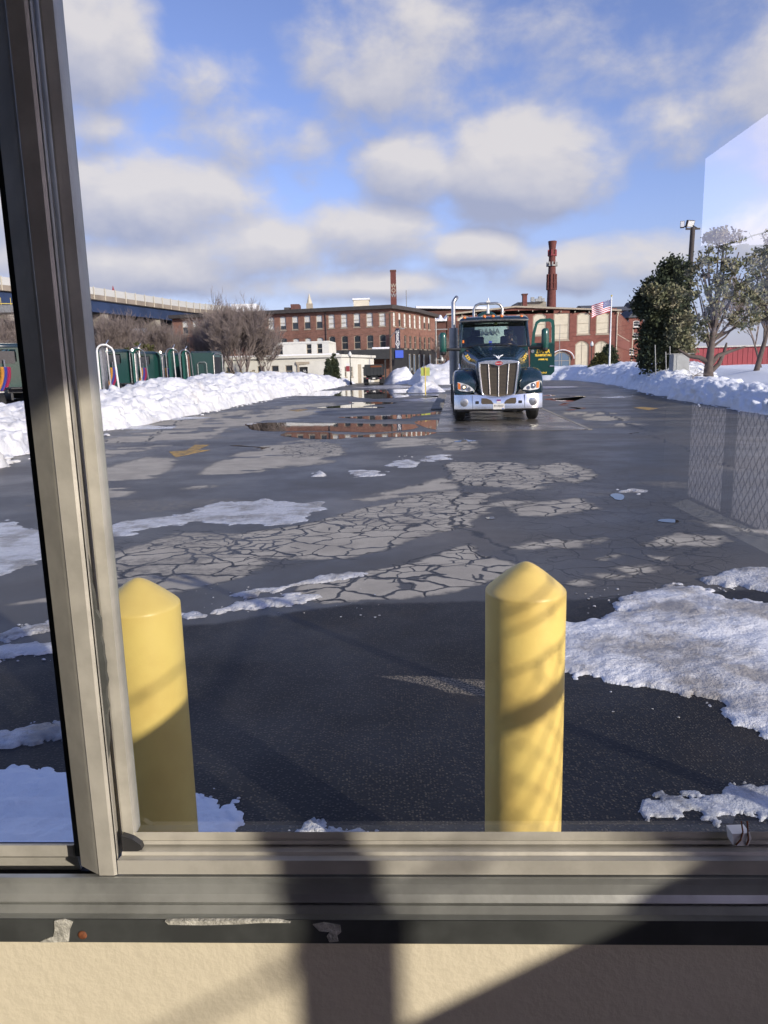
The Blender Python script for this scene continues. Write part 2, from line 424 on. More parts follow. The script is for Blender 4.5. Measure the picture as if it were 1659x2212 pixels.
M['hoseyel'] = mat('orange hose', (.75, .35, .05), .45)
M['redwall'] = mat('faded red siding', (.30, .045, .055), .7, var=.2, vscale=.5)
M['greybox'] = mat('grey cabinet paint', (.33, .34, .34), .5, var=.15, vscale=3)
M['flagred'] = mat('flag red', (.42, .03, .06), .7); M['flagwhite'] = mat('flag white', (.75, .75, .75), .7); M['flagblue'] = mat('flag blue', (.03, .05, .20), .7)
M['sign'] = mat('navy sign', (.012, .016, .045), .5)
M['limesign'] = mat('lime sign', (.45, .50, .10), .55, var=.1)
M['storefront'] = mat('charcoal storefront', (.028, .03, .034), .6, var=.3)
M['screenblue'] = emis('blue lit screen', (.05, .10, .5), .35)
M['mark'] = mat('worn yellow marking', (.52, .32, .08), .8, col2=(.22, .16, .08), vscale=7)
M['truckbed'] = mat('black tipper paint', (.03, .033, .035), .6, var=.4, vscale=1.2)
# ================================================================ the booth we look out of (turned by ROT)
def room_struct(name, boxes, m):
    mb = MB()
    for b in boxes: mb.box(*b)
    o = ob(name, mb, m); o.rotation_euler = (0, 0, ROT); return tag(o, kind='structure')
ZS = W(829, 2035, .46).z                         # underside of the sill trim
XR, XL, YB = 1.0, -1.7, -2.4
HEAD, ROOF = 2.19, 2.35
zi = W(829, 1893, .478).z
wall = room_struct('wall', [(XL-.1, XR+.1, .465, .56, .02, ZS+.001), (XL-.1, XR+.1, .465, .56, 2.02, ROOF),
        (XL-.1, -1.05, .465, .56, ZS+.001, 2.02), (.93, XR+.1, .465, .56, ZS+.001, 2.02)], M['paint'])
tag(room_struct('wall', [(XR, XR+.1, YB, .462, .02, .92), (XR, XR+.1, YB, .462, HEAD, ROOF), (XR, XR+.1, YB, -1.94, .92, HEAD),
        (XR, XR+.1, .30, .462, .92, HEAD)], M['inpaint']))
room_struct('wall', [(XL-.1, XR+.1, YB-.1, YB-.003, .02, ROOF)], M['inpaint'])
room_struct('wall', [(XL-.1, XL, YB, .462, .02, ROOF)], M['inpaint'])
room_struct('ceiling', [(XL-.2, XR+.2, YB-.2, .66, ROOF+.003, ROOF+.12)], M['inpaint'])
room_struct('floor', [(XL, XR-.003, YB, .462, .0, .05)], M['inpaint'])

def profile_x(name, pts, x0, x1, m, parent, smooth=False):
    """extrude a (y, z) outline along x"""
    mb = MB(); mb.prism(pts, x0, x1, 'x'); return ob(name, mb, m, parent, smooth)
def zz(py, y): return W(829, py, y).z
wt = thing('sliding_window', 'aluminium sliding window of the booth with its worn sill track and leaning centre stiles', 'window', (0, 0, 0), ROT)
RTOOLS = wt
def local(o):                                      # parts of the booth window are modelled in booth coordinates
    o.matrix_parent_inverse = Matrix.Identity(4); return o
# -- fixed outer frame: sloping sill, lip and dark nosing
z1893 = zz(1893, .478)
sill = [(.56, ZS+.003), (.483, ZS+.003), (.483, z1893-.002), (.4785, z1893-.001), (.4775, zz(1897, .4775)), (.4795, zz(1910, .4795)), (.4785, zz(1932, .4785)), (.4755, zz(1950, .4755)),
        (.4775, zz(1953, .4775)), (.475, zz(1956, .475)), (.470, zz(1975, .470)), (.4625, zz(1984, .4625)), (.4602, zz(1987, .4602)), (.4602, ZS+.001), (.56, ZS+.001)]
local(profile_x('sill_track', sill, -1.05, .93, M['alud'], wt))
mb = MB(); mb.prism([(.4585, zz(1988, .4585)), (.4585, ZS), (.4600, ZS), (.4600, zz(1988, .46))], -1.05, .93, 'x'); local(ob('sill_nosing', mb, M['blackmetal'], wt))
# -- right sash: bottom rail in three steps with grooves
xs = W(205.7, 1809, .48).x
zA = zz(1797, .50)
rail = [(.515, CAMZ-.72*.515), (.508, CAMZ-.70*.508), (.500, zA), (.500, zz(1815, .5)), (.497, zz(1816, .497)), (.497, zz(1824, .497)), (.508, zz(1824, .497)), (.508, zz(1840, .492)), (.490, zz(1840, .490)),
        (.489, zz(1848, .489)), (.487, zz(1850, .487)), (.4825, zz(1857, .4825)), (.4805, zz(1859, .4805)), (.480, zz(1889, .480)), (.53, zz(1889, .480))]
x246 = W(246, 1809, .48).x
xsash = W(264, 1809, .495).x
local(profile_x('bottom_rail', rail, x246+.0004, .93, M['alu'], wt))
gk = [(.507, zz(1826, .497)), (.499, zz(1827, .499)), (.497, zz(1831, .497)), (.500, zz(1834, .499)), (.507, zz(1834, .499))]
local(profile_x('gasket', gk, xsash+.02, .93, M['rubber'], wt))
# -- centre stiles (vertical extrusions of a plan outline)
def X(px, y): return W(px, 1809, y).x
TOP = 2.02
stile = [(X(169, .490), .490), (X(200, .481), .481), (X(204.5, .480), .480), (X(206, .479), .479), (X(238, .479), .479), (X(245.5, .4802), .4802),
         (X(246, .484), .484), (X(247.5, .497), .497), (X(247.5, .497), .510), (X(169, .490), .510)]
mb = MB(); mb.prism(stile, zz(1892, .479), TOP, 'z'); local(ob('centre_stile', mb, M['alu'], wt))
mb = MB(); mb.prism([(X(247.5, .484)+.0004, .484), (X(250, .485), .485), (X(253, .497), .497), (X(249, .497), .497)], zz(1880, .48), TOP, 'z')
local(ob('stile_lip', mb, M['alu'], wt, label='pale thin lip beside the centre stile'))
back = [(X(265, .499), .515), (X(265, .499), .4985), (X(268, .498), .498), (X(289, .498), .498), (X(290.5, .499), .4992), (X(291, .502), .515)]
mb = MB(); mb.prism(back, zA-.004, TOP, 'z'); local(ob('sash_stile', mb, M['alu'], wt))
mb = MB(); mb.prism([(X(250, .495)+.001, .512), (X(250, .495)+.001, .505), (X(265, .499)-.0004, .505), (X(265, .499)-.0004, .512)], zz(1880, .48), TOP, 'z')
local(ob('gasket', mb, M['rubber'], wt))
# torn brush seal in the gap
mb = MB(); rr = random.Random(3); pts = []
for i in range(26):
    z = zz(1640, .5) + (zz(1165, .5)-zz(1640, .5))*i/25
    pts.append((X(253, .498) + (.0052+.0022*rr.random())*math.sin(math.pi*i/25)**.6*(1.0 if i < 18 else .7), z))
poly = [(X(251, .498), pts[0][1])] + pts + [(X(251, .498), pts[-1][1])]
mb.prism(poly, .492, .4955, 'y'); local(ob('torn_seal', mb, M['blackmetal'], wt, label='ragged dark seal poking out of the gap between the stiles'))
mb = MB(); mb.prism([(X(262, .49), zz(1858, .49)), (X(262, .49), zz(1806, .49)), (X(285, .49), zz(1814, .49)), (X(301, .49), zz(1826, .49)), (X(304, .49), zz(1836, .49)), (X(288, .49), zz(1842, .49)), (X(275, .49), zz(1850, .49))], .4905, .4955, 'y')
local(ob('corner_pad', mb, M['rubber'], wt, label='black foam pad in the corner of the right sash'))
# -- left sash, one track farther out
zl = zz(1809, .53)
lrail = [(.55, CAMZ-.75*.55), (.520, zl), (.518, zz(1822, .518)), (.512, zz(1826, .512)), (.512, zz(1850, .512)), (.517, zz(1853, .517)), (.520, zz(1879, .520)), (.55, zz(1879, .520))]
xl_end = W(158, 1830, .512).x
mb = MB(); mb.prism(lrail, -1.05, xl_end, 'x'); local(ob('bottom_rail', mb, M['alu'], wt))
mb = MB(); mb.prism([(.519, ZS+.004), (.519, zz(1880, .520)), (.556, zz(1880, .520)), (.556, ZS+.004)], -1.05, X(169, .49)+.03, 'x'); local(ob('gasket', mb, M['rubber'], wt, label='black strip standing for shade in the gap under the left sash'))  # black filler puts the shade of the sash gap into colour
mb = MB(); mb.box(xl_end+.0005, X(248, .515), .513, .5295, ZS+.03, TOP); local(ob('sash_stile', mb, M['blackmetal'], wt))
# glass
mb = MB(); mb.box(X(290, .506)-.004, .925, .5045, .5085, zA-.012, TOP); local(ob('glass_pane', mb, M['pane'], wt))
mb = MB(); mb.box(-1.045, xl_end+.002, .5305, .5345, zl-.003, TOP); local(ob('glass_pane', mb, M['pane'], wt))
# head and far jamb (out of the picture, they hold the glass)
mb = MB(); mb.box(-1.05, .93, .44, .555, TOP-.002, TOP+.03); mb.box(.9, .93, .44, .5, zi, TOP); local(ob('window_frame', mb, M['alud'], wt))
mb = MB(); mb.box(-1.15, 1.02, .5605, .60, zA-.12, zA-.09); local(ob('shade_ledge', mb, M['alud'], wt))  # unseen ledge, added to shade the lower left bollard
# clip with two wires, caulk smears, screw
cx = W(1597, 1806, .49)
mb = MB(); hw = W(1618, 1806, .49).x - cx.x
mb.prism([(cx.x-hw, cx.z+.0045), (cx.x+hw*.8, cx.z+.005), (cx.x+hw, cx.z+.001), (cx.x+hw*.7, cx.z-.005), (cx.x-hw*.8, cx.z-.005)], .486, .4965, 'y')
cl = ob('cable_clip', mb, M['whitep']); place(cl, (0, 0, 0), ROT); tag(cl, 'small white cable clip stuck on the right end of the sash rail', 'clip')
mb = MB()
for dx0, dx1 in ((-.004, .0005), (.0035, .004)):
    mb.tube([(cx.x+dx0, .4855, cx.z-.004), (cx.x+(dx0+dx1)/2, .484, cx.z+.001), (cx.x+dx1, .4862, cx.z+.006), (cx.x+dx1*1.2, .49, cx.z+.012)], .0006, 6)
adopt(ob('wire', mb, M['rust']), None)
wr = bpy.data.objects['wire']; wr.parent = cl; wr.matrix_parent_inverse = Matrix.Identity(4)
def blob(pts, y, th, m, name, parent=wt, label=None):
    mb = MB(); mb.prism([(W(px, py, y).x, W(px, py, y).z) for px, py in pts], y-th, y+.0002, 'y'); o = local(ob(name, mb, m, parent, smooth=30, label=label)); return o
blob([(118, 1988), (140, 1985), (158, 1991), (151, 2008), (149, 2032), (120, 2034), (86, 2034), (98, 2028), (116, 2022), (119, 2005)], .4583, .0008, M['caulk'], 'caulk_smear')
blob([(676, 1996), (700, 1992), (735, 1998), (737, 2012), (728, 2020), (731, 2032), (712, 2034), (706, 2022), (712, 2012), (690, 2010)], .4583, .0008, M['caulk'], 'caulk_smear')
blob([(358, 1986), (380, 1984.5), (600, 1984.5), (628, 1989), (560, 1989), (520, 1992), (440, 1994), (366, 1993)], .4590, .0022, M['caulk'], 'caulk_smear', label='long strip of old caulk under the sill lip')
sc = W(178, 2020, .458); mb = MB(); mb.ball((sc.x, sc.y, sc.z), .0034, 12, (1, .35, 1)); local(ob('screw', mb, M['rust'], wt, smooth=True))

# side light of the booth behind the viewer: posts and rail that cast the bars of shade
dw = thing('side_window', 'aluminium framed side window of the booth behind the viewer', 'window', (0, 0, 0), ROT)
mb = MB(); mb.box(XR, XR+.06, YB+.46, .30, 1.31, 1.551); local(local(ob('crossbar', mb, M['alud'], dw)))
py0 = .46 - (XR - W(722, 2010, .46).x)/math.tan(SUN_AZ-ROT)
mb = MB(); mb.box(XR, XR+.03, py0-.027, py0+.024, 1.551, HEAD); local(local(ob('post', mb, M['alud'], dw)))

# ---------------------------------------------------------------- fence and hall behind the booth, seen in the pane
def chainlink(path, z0, z1, mb, s=.085, r=.0032):
    L = sum((Vector(b)-Vector(a)).length for a, b in zip(path[:-1], path[1:]))
    a, b = Vector(path[0]), Vector(path[-1]); d = (b-a).normalized(); H = z1-z0
    n = int(L/s)
    for i in range(n):
        for sg in (1, -1):
            # one zigzag wire
            pts = []
            k = int(H/(s*.55))
            for j in range(k+1):
                u = (i + (.5 if (j % 2) else 0)*sg)*s; p = a + d*u
                off = .003*(1 if j % 2 else -1)*sg
                pts.append((p.x - d.y*off, p.y + d.x*off, z0 + j*s*.55))
            if sg == 1: pts.append((pts[-1][0]+d.x*.012, pts[-1][1]+d.y*.012, pts[-1][2]+.035))
            else: pts.append((pts[-1][0]-d.x*.012, pts[-1][1]-d.y*.012, pts[-1][2]+.035))
            mb.tube(pts, r, 3, caps=False)
FX = 2.08
fn = thing('chain_link_fence', 'rusty chain link fence with barbed wire mirrored in the right window pane', 'fence', (0, 0, 0), ROT)
mb = MB(); chainlink([(FX, -7.2, 0), (FX, 1.3, 0)], .05, 1.78, mb); local(ob('mesh_fabric', mb, M['darkpole'], fn))
mb = MB(); mb.tube([(FX+.03, -7.2, 1.72), (FX+.03, 1.3, 1.72)], .028, 10); local(ob('top_rail', mb, M['darkpole'], fn))
for y in (-6.9, -3.95, -1.3, 1.3):
    mb = MB(); mb.tube([(FX+.03, y, 0), (FX+.03, y, 2.18)], .036, 10); local(ob('post', mb, M['darkpole'], fn))
    mb = MB(); mb.tube([(FX-.22, y, 2.17), (FX+.30, y, 1.70)], .024, 8); local(ob('arm', mb, M['darkpole'], fn))
for (ox, z) in ((-.20, 2.155), (-.11, 2.07), (-.03, 1.985), (.05, 2.10), (.05, 1.98), (.05, 1.88)):
    mb = MB(); rr = random.Random(int(z*100)); pts = []
    for i in range(60):
        y = -7.2 + 8.5*i/59; sag = -.035*math.sin(math.pi*((y+6.9) % 2.8)/2.8)
        pts.append((FX+ox, y, z+sag+rr.uniform(-.004, .004)))
        if i % 1 == 0 and i:
            for q in range(2):
                a = rr.uniform(0, 3.1); dv = Vector((math.cos(a), rr.uniform(-.4, .4), math.sin(a)))*.022; c = Vector(pts[-1])
                mb.tube([c-dv, c+dv], .0022, 3, caps=False)
    mb.tube(pts, .0042, 4, caps=False); local(ob('barbed_wire', mb, M['darkpole'], fn))
hall = thing('warehouse', 'long pale metal sided hall mirrored faintly behind the fence', 'building', (16, -46, 0))
mb = MB(); mb.box(1, 44, -80, -46, 0, 7.8); ob('wall', mb, M['whitep'], hall)
mb = MB(); mb.box(0.8, 44.2, -80.2, -45.8, 7.805, 8.2); ob('roof', mb, M['alud'], hall)

# ================================================================ ground
gy = np.concatenate([1/np.linspace(1/1.35, 1/125., 640), np.array([160., 220, 320, 500, 900, 2500])])
gy = np.concatenate([[-2500., -300, -60, -12, -3, .2, .8], gy])
gs = np.concatenate([[-40, -8, -3, -1.3, -.9], np.linspace(-.70, .70, 560), [.9, 1.3, 3, 8, 40]])
SX = np.maximum(np.abs(gy), 1.35)
XX = gs[None, :]*SX[:, None]; YY = np.repeat(gy[:, None], len(gs), 1)
def polyG(pts): return [(G(px, py).x, G(px, py).y) for px, py in pts]
jx = (fbm(XX*1.7, YY*1.7, 11)-.5); jy = (fbm(XX*1.7+40, YY*1.7, 12)-.5)
fine = fbm(XX*9, YY*9, 31)-.5
def region(pts, jit=.35, soft=.03):
    p = polyG(pts); my = sum(q[1] for q in p)/len(p); k = .25+my*.05
    ys = [q[1] for q in p]; xsn = [q[0] for q in p]
    sel = (YY > min(ys)-3) & (YY < max(ys)+3) & (XX > min(xsn)-3) & (XX < max(xsn)+3)
    out = np.zeros(XX.shape)
    d = sdf(XX[sel]+jx[sel]*jit*k, YY[sel]+jy[sel]*jit*k, p) + fine[sel]*soft*my
    s = soft*my*.8
    out[sel] = np.clip(.5 - d/(2*s), 0, 1); return out
dry = np.zeros(XX.shape); crk = np.zeros(XX.shape)
for pts, v in [
    ([(150,962),(450,905),(560,893),(640,885),(700,880),(690,895),(560,915),(420,960),(300,1000),(150,1040)], .75),
    ([(355,1064),(435,1005),(524,976),(656,965),(726,955),(735,976),(688,1000),(641,1005),(571,1019),(454,1051)], 1),
    ([(773,1077),(881,1052),(970,1030),(990,1066),(881,1071),(800,1080)], 1),
    ([(150,1015),(229,1009),(313,981),(398,995),(370,1023),(313,1061),(238,1084),(150,1100)], .9),
    ([(1055,1066),(1144,1047),(1228,1054),(1163,1075),(1116,1094),(1059,1094)], 1),
    ([(801,949),(869,944),(960,949),(936,977),(912,980),(880,968),(821,970)], .8),
    ([(560,965),(653,951),(730,953),(725,984),(560,990)], .9),
    ([(1203,889),(1286,890),(1327,893),(1382,924),(1338,919),(1262,905)], .9),
    ([(1402,1179),(1429,1159),(1475,1154),(1554,1161),(1592,1173),(1554,1180),(1408,1180)], .9),
    ([(1083,1183),(1163,1169),(1303,1164),(1247,1178),(1144,1185)], .9),
    ([(1286,1211),(1321,1196),(1356,1196),(1306,1211)], .8), ([(1402,1201),(1452,1205),(1437,1214),(1414,1211)], .9),
    ([(1327,1231),(1402,1226),(1417,1234),(1365,1243)], .9), ([(1265,1243),(1292,1240),(1335,1245),(1297,1249)], .9),
    ([(1222,1261),(1271,1253),(1262,1264),(1233,1266)], .9), ([(1540,1000),(1590,1010),(1600,1022),(1560,1012)], .6),
    ([(1500,1128),(1700,1150),(1700,1165),(1540,1140)], .7),
    ([(600,1000),(735,990),(735,1000),(600,1010)], .6), ([(0,1290),(110,1268),(120,1300),(0,1312)], .9), ([(0,1262),(100,1250),(100,1262),(0,1275)], .8),
    ([(1060,905),(1170,880),(1180,870),(1240,868),(1200,884),(1170,892),(1100,906)], .3),
    ([(560,880),(720,868),(730,876),(640,888),(560,895)], .7),
    ([(1190,838),(1290,832),(1360,850),(1240,860)], .25), ([(240,940),(300,915),(470,890),(560,880),(560,892),(380,925)], .6)]:
    dry = np.maximum(dry, region(pts)*v)
for pts, v, dv in [
    ([(200,1262),(200,1200),(384,1145),(477,1150),(571,1145),(641,1136),(726,1117),(796,1098),(950,1061),(1040,1100),(1010,1140),(900,1165),(735,1211),(641,1220),(501,1253),(360,1286)], 1, 1),
    ([(632,1277),(688,1253),(876,1215),(1017,1178),(1036,1201),(1106,1220),(1069,1253),(980,1276),(881,1290),(700,1300)], 1, 1),
    ([(970,1000),(1111,998),(1209,1037),(1144,1052),(1059,1052),(989,1047)], 1, 1),
    ([(881,1075),(985,1066),(1055,1066),(1060,1108),(1000,1112),(881,1130)], 1, 1),
    ([(1153,1009),(1209,1000),(1270,1014),(1280,1033),(1237,1042)], 1, .95),
    ([(1116,1094),(1240,1075),(1300,1100),(1200,1115),(1120,1115)], 1, .8),
    ([(605,965),(653,951),(730,953),(725,984),(640,989)], .8, .8), ([(912,955),(960,945),(1030,955),(1040,970),(950,975)], .9, .8)]:
    r = region(pts, .3, .02); crk = np.maximum(crk, r*v); dry = np.maximum(dry, r*dv)
for pts in [[(235,1108),(300,1058),(420,984),(462,984),(400,1045),(320,1098)], [(150,1003),(240,985),(400,960),(420,966),(300,990),(180,1020)], [(560,1205),(735,1205),(880,1180),(1010,1160),(1010,1176),(800,1214),(600,1232)], [(1080,1062),(1240,1050),(1250,1062),(1130,1080)]]:
    dry = dry*(1-.93*region(pts, .4, .03))
# faint crazing over the wet old tarmac
crk = np.maximum(crk, .35*region([(1050,960),(1300,990),(1659,1120),(1659,1250),(1240,1300),(1060,1280),(1060,1110)], .5, .05))
crk = np.maximum(crk, .35*region([(150,1165),(560,1135),(430,1150),(250,1200),(150,1230)], .5, .05))
# damp streaks cut through the dry tiles along the wheel lines
wy = YY*1.0 - XX*.33
streak = fbm(XX*.35, wy*1.5, 51, 4)
dry = dry*np.clip(np.clip((.66-streak)/.07, .05, 1) + .45*crk, 0, 1)
dry = np.maximum(dry, .35*np.clip((fbm(XX*.25, YY*.6, 77, 4)-.60)/.06, 0, 1)*(YY > 5.2))
line = np.zeros(XX.shape)
for pts, wd in [([(1286,880),(1306,890),(1330,905),(1360,918),(1410,932)], .05), ([(1380,935),(1445,957),(1520,985),(1600,1010),(1700,1045)], .02), ([(1270,1100),(1420,1140),(1520,1105)], .01),
                ([(960,990),(975,1030),(992,1070),(1000,1140),(1060,1180),(1110,1225)], .018), ([(1400,1210),(1480,1235),(1560,1247)], .014), ([(1500,1100),(1600,1140),(1700,1185)], .015),
                ([(230,952),(330,962),(450,963),(600,972)], .02), ([(860,1050),(1000,1040)], .01), ([(300,960),(400,900),(520,880)], .02), ([(1240,1300),(1300,1290),(1420,1300),(1500,1280)], .01)]:
    p = [(G(a, b).x, G(a, b).y) for a, b in pts]
    line = np.maximum(line, np.clip(1.5 - polyd(XX+fine*.12+jx*.5, YY+fine*.12, p)/wd, 0, 1))
# fresh black apron in front of the booth
e0, e1, e2 = G(150, 1385), G(800, 1303), G(1300, 1290)
edge = np.interp(XX, [e0.x-3, e0.x, e1.x, e2.x, e2.x+4], [e0.y-.6, e0.y, e1.y, e2.y, e2.y+.3]) + fine*.1 + jx*.12
new = np.clip((edge-YY)/.05+.5, 0, 1)
sun_patch = region([(815,1460),(950,1462),(1050,1470),(1130,1480),(1130,1500),(1040,1503),(970,1496),(900,1474)], .05, .01)  # pool of sunlight on the apron, painted as paler speckles
n = len(gy); mcol = len(gs)
vs = np.stack([XX, YY, np.zeros(XX.shape)], -1).reshape(-1, 3)
# the apron keeps a tiny crown, old tarmac sags a little
idx = np.arange(n*mcol).reshape(n, mcol)
fc = np.stack([idx[:-1, :-1], idx[:-1, 1:], idx[1:, 1:], idx[1:, :-1]], -1).reshape(-1, 4)
me = bpy.data.meshes.new('asphalt'); me.vertices.add(len(vs)); me.vertices.foreach_set('co', vs.ravel())
me.loops.add(fc.size); me.loops.foreach_set('vertex_index', fc.ravel().astype(np.int32))
me.polygons.add(len(fc)); me.polygons.foreach_set('loop_start', np.arange(0, fc.size, 4, dtype=np.int32)); me.polygons.foreach_set('loop_total', np.full(len(fc), 4, np.int32))
me.update(); me.validate()
for nm, ar in (('dry', dry), ('crk', crk), ('ln', line), ('fresh', new), ('sunpool', sun_patch)):
    at = me.attributes.new(nm, 'FLOAT', 'POINT'); at.data.foreach_set('value', ar.ravel().astype(np.float32))
gm = bpy.data.materials.new('asphalt'); gm.use_nodes = True; t = NT(gm.node_tree); b = t.N['Principled BSDF']
pos = t.n('ShaderNodeNewGeometry').outputs['Position']
A = {k: t.n('ShaderNodeAttribute', attribute_name=k).outputs['Fac'] for k in ('dry', 'crk', 'ln', 'fresh', 'sunpool')}
warp = t.n('ShaderNodeTexNoise', ins={'Vector': pos, 'Scale': 2.5, 'Detail': 3.0}).outputs['Color']
wv = t.n('ShaderNodeVectorMath', operation='SCALE', ins={0: t.n('ShaderNodeVectorMath', operation='SUBTRACT', ins={0: warp, 1: (.5, .5, .5)}).outputs[0], 3: .45}).outputs[0]
wp = t.n('ShaderNodeVectorMath', operation='ADD', ins={0: pos, 1: wv}).outputs[0]
wp = t.n('ShaderNodeMapping', ins={0: wp, 2: (0, 0, .3), 3: (1, 1.15, 1)}).outputs[0]
vo = t.n('ShaderNodeTexVoronoi', feature='DISTANCE_TO_EDGE', voronoi_dimensions='2D', ins={'Vector': wp, 'Scale': 3.0}).outputs['Distance']
vo2 = t.n('ShaderNodeTexVoronoi', feature='DISTANCE_TO_EDGE', voronoi_dimensions='2D', ins={'Vector': wp, 'Scale': 5.5}).outputs['Distance']
pick = t.ss(t.noise(pos, .9, 2), .46, .50)
vmix = t.m('MINIMUM', vo, t.m('ADD', vo2, t.m('MULTIPLY', t.m('SUBTRACT', 1.0, pick), 1.0)))
jag = t.m('MULTIPLY_ADD', t.noise(pos, 22, 4, .7), .07, -.035)
vj = t.m('ADD', vmix, jag)
wn = t.m('MULTIPLY_ADD', t.ss(t.noise(pos, 1.3, 3), .38, .66), -.055, 0.0)
tile = t.ss(t.m('ADD', vj, wn), .022, .045)                    # 1 inside a tile
crack = t.m('MULTIPLY', t.m('SUBTRACT', 1.0, t.ss(vmix, .018, .036)), t.ss(A['crk'], .15, .45))
edge_n = t.m('MULTIPLY_ADD', t.noise(pos, 14, 5, .7), .9, -.45)
dsoft = t.ss(t.m('ADD', A['dry'], t.m('MULTIPLY', edge_n, t.m('MULTIPLY', A['dry'], 1.7))), .25, .62)
dryf = t.m('MULTIPLY', dsoft, t.m('SUBTRACT', 1.0, t.m('MULTIPLY', A['crk'], t.m('SUBTRACT', 1.0, tile))), clamp=True)
dryf = t.m('MULTIPLY', dryf, t.m('SUBTRACT', 1.0, A['ln']), clamp=True)
dryf = t.m('MULTIPLY', dryf, t.m('SUBTRACT', 1.0, A['fresh']), clamp=True)
grain = t.noise(pos, 95, 3, .8); mott = t.noise(pos, .7, 5, .65); agg = t.noise(pos, 320, 2, .7)
wet = t.mix(t.ss(mott, .35, .65), (.040, .040, .040), (.066, .062, .056))
wet = t.mix(t.m('MULTIPLY', t.ss(t.noise(pos, .22, 3, .5), .5, .62), .6), wet, (.115, .10, .08))
dryc = t.mix(t.ss(t.noise(pos, 2.2, 5, .6), .3, .7), (.50, .455, .37), (.37, .335, .275))
dryc = t.mix(t.ss(grain, .3, .7), t.mix(.22, dryc, (.05, .05, .05)), dryc)
base = t.mix(dryf, wet, dryc)
base = t.mix(t.m('MAXIMUM', crack, A['ln']), base, (.012, .0115, .012))
spk = t.n('ShaderNodeTexVoronoi', feature='F1', voronoi_dimensions='2D', ins={'Vector': pos, 'Scale': 82.0})
sz = t.n('ShaderNodeSeparateColor', ins={0: spk.outputs['Color']})
chip = t.m('MULTIPLY', t.m('SUBTRACT', 1.0, t.ss(spk.outputs['Distance'], .12, .45)), t.ss(sz.outputs[0], .35, 1.0))
fr = t.mix(chip, (.010, .0105, .013), (.085, .075, .062))
fr = t.mix(t.m('MULTIPLY', t.ss(t.noise(pos, .9, 4, .6), .52, .66), .35), fr, (.05, .038, .026))
pool_c = t.mix(t.ss(t.noise(pos, 90, 2, .8), .45, .6), (.02, .02, .02), (.30, .25, .18))  # speckle colours of the painted sun pool
fr = t.mix(t.ss(A['sunpool'], .3, .6), fr, pool_c)
base = t.mix(A['fresh'], base, fr)
t.L.new(base, b.inputs['Base Color'])
rw = t.m('MULTIPLY_ADD', t.ss(mott, .3, .7), .22, .24); rw = t.m('MULTIPLY_ADD', grain, .16, rw)
ro = t.n('ShaderNodeMix', data_type='FLOAT', ins={0: dryf, 2: rw, 3: .92}).outputs[0]
rf = t.m('MULTIPLY_ADD', t.ss(t.noise(pos, .8, 4, .6), .35, .65), .2, .42)
ro = t.n('ShaderNodeMix', data_type='FLOAT', ins={0: A['fresh'], 2: ro, 3: rf}).outputs[0]
t.L.new(ro, b.inputs['Roughness']); t.L.new(t.m('MULTIPLY_ADD', A['fresh'], -.22, .5), b.inputs['Specular IOR Level'])
hgt = t.m('ADD', t.m('MULTIPLY', agg, .15), t.m('MULTIPLY', grain, .35)); hgt = t.m('ADD', hgt, t.m('MULTIPLY', t.m('MAXIMUM', crack, A['ln']), -1.6))
hgt = t.m('ADD', hgt, t.m('MULTIPLY', A['fresh'], t.m('MULTIPLY', chip, 1.1)))
bn = t.n('ShaderNodeBump', ins={'Strength': .55, 'Distance': .006, 'Height': hgt}); t.L.new(bn.outputs[0], b.inputs['Normal'])
me.materials.append(gm); gnd = bpy.data.objects.new('asphalt', me); COL.objects.link(gnd); tag(gnd, 'cracked patchy grey asphalt yard, half wet half dry', kind='structure')

# puddles
wm = bpy.data.materials.new('puddle water'); wm.use_nodes = True; t = NT(wm.node_tree); b = t.N['Principled BSDF']
b.inputs['Base Color'].default_value = (.03, .028, .025, 1); b.inputs['Roughness'].default_value = .02; b.inputs['Specular IOR Level'].default_value = 1.0; b.inputs['IOR'].default_value = 1.5
pos = t.n('ShaderNodeNewGeometry').outputs['Position']; bn = t.n('ShaderNodeBump', ins={'Strength': .02, 'Distance': .01, 'Height': t.noise(pos, 3, 2)}); t.L.new(bn.outputs[0], b.inputs['Normal'])
def smooth_poly(pts, k=2, jit=.0, seed=0):
    p = [Vector(q[:2]) for q in pts]; rr = random.Random(seed)
    for _ in range(k):
        q = []
        for i in range(len(p)):
            a, c = p[i], p[(i+1) % len(p)]; l = (c-a).length
            n = Vector((-(c-a).y, (c-a).x))
            q += [a.lerp(c, .25) + n*rr.uniform(-jit, jit), a.lerp(c, .75) + n*rr.uniform(-jit, jit)]
        p = q
    return p
PUD = [[(505,920),(600,912),(700,914),(880,916),(918,921),(870,931),(700,933),(560,930)], [(738,899),(840,899),(930,892),(947,886),(947,896),(900,902),(830,907),(750,906)],
       [(715,848),(760,842),(850,840),(905,846),(850,851),(830,862),(760,862),(722,855)], [(735,874),(760,868),(840,869),(865,879),(800,882),(745,882)],
       [(590,934),(700,931),(760,939),(850,936),(938,933),(941,940),(850,946),(760,946),(720,949),(630,942)], [(1414,1126),(1440,1121),(1472,1126),(1448,1131)],
       [(1318,1068),(1340,1066),(1357,1076),(1340,1082),(1325,1078)], [(1350,937),(1379,933),(1372,938)], [(1236,882),(1250,878),(1266,883),(1250,887)],
       [(1182,854),(1194,852),(1228,860),(1238,867),(1224,868),(1192,861)], [(1205,872),(1228,870),(1232,875),(1212,876)], [(936,905),(962,912),(958,925),(940,932),(925,925)],
       [(900,850),(950,856),(940,862),(900,858)], [(480,960),(560,968),(600,965),(560,975)], [(1040,1119),(1070,1116),(1062,1124)], [(978,948),(1040,951),(1000,957)]]
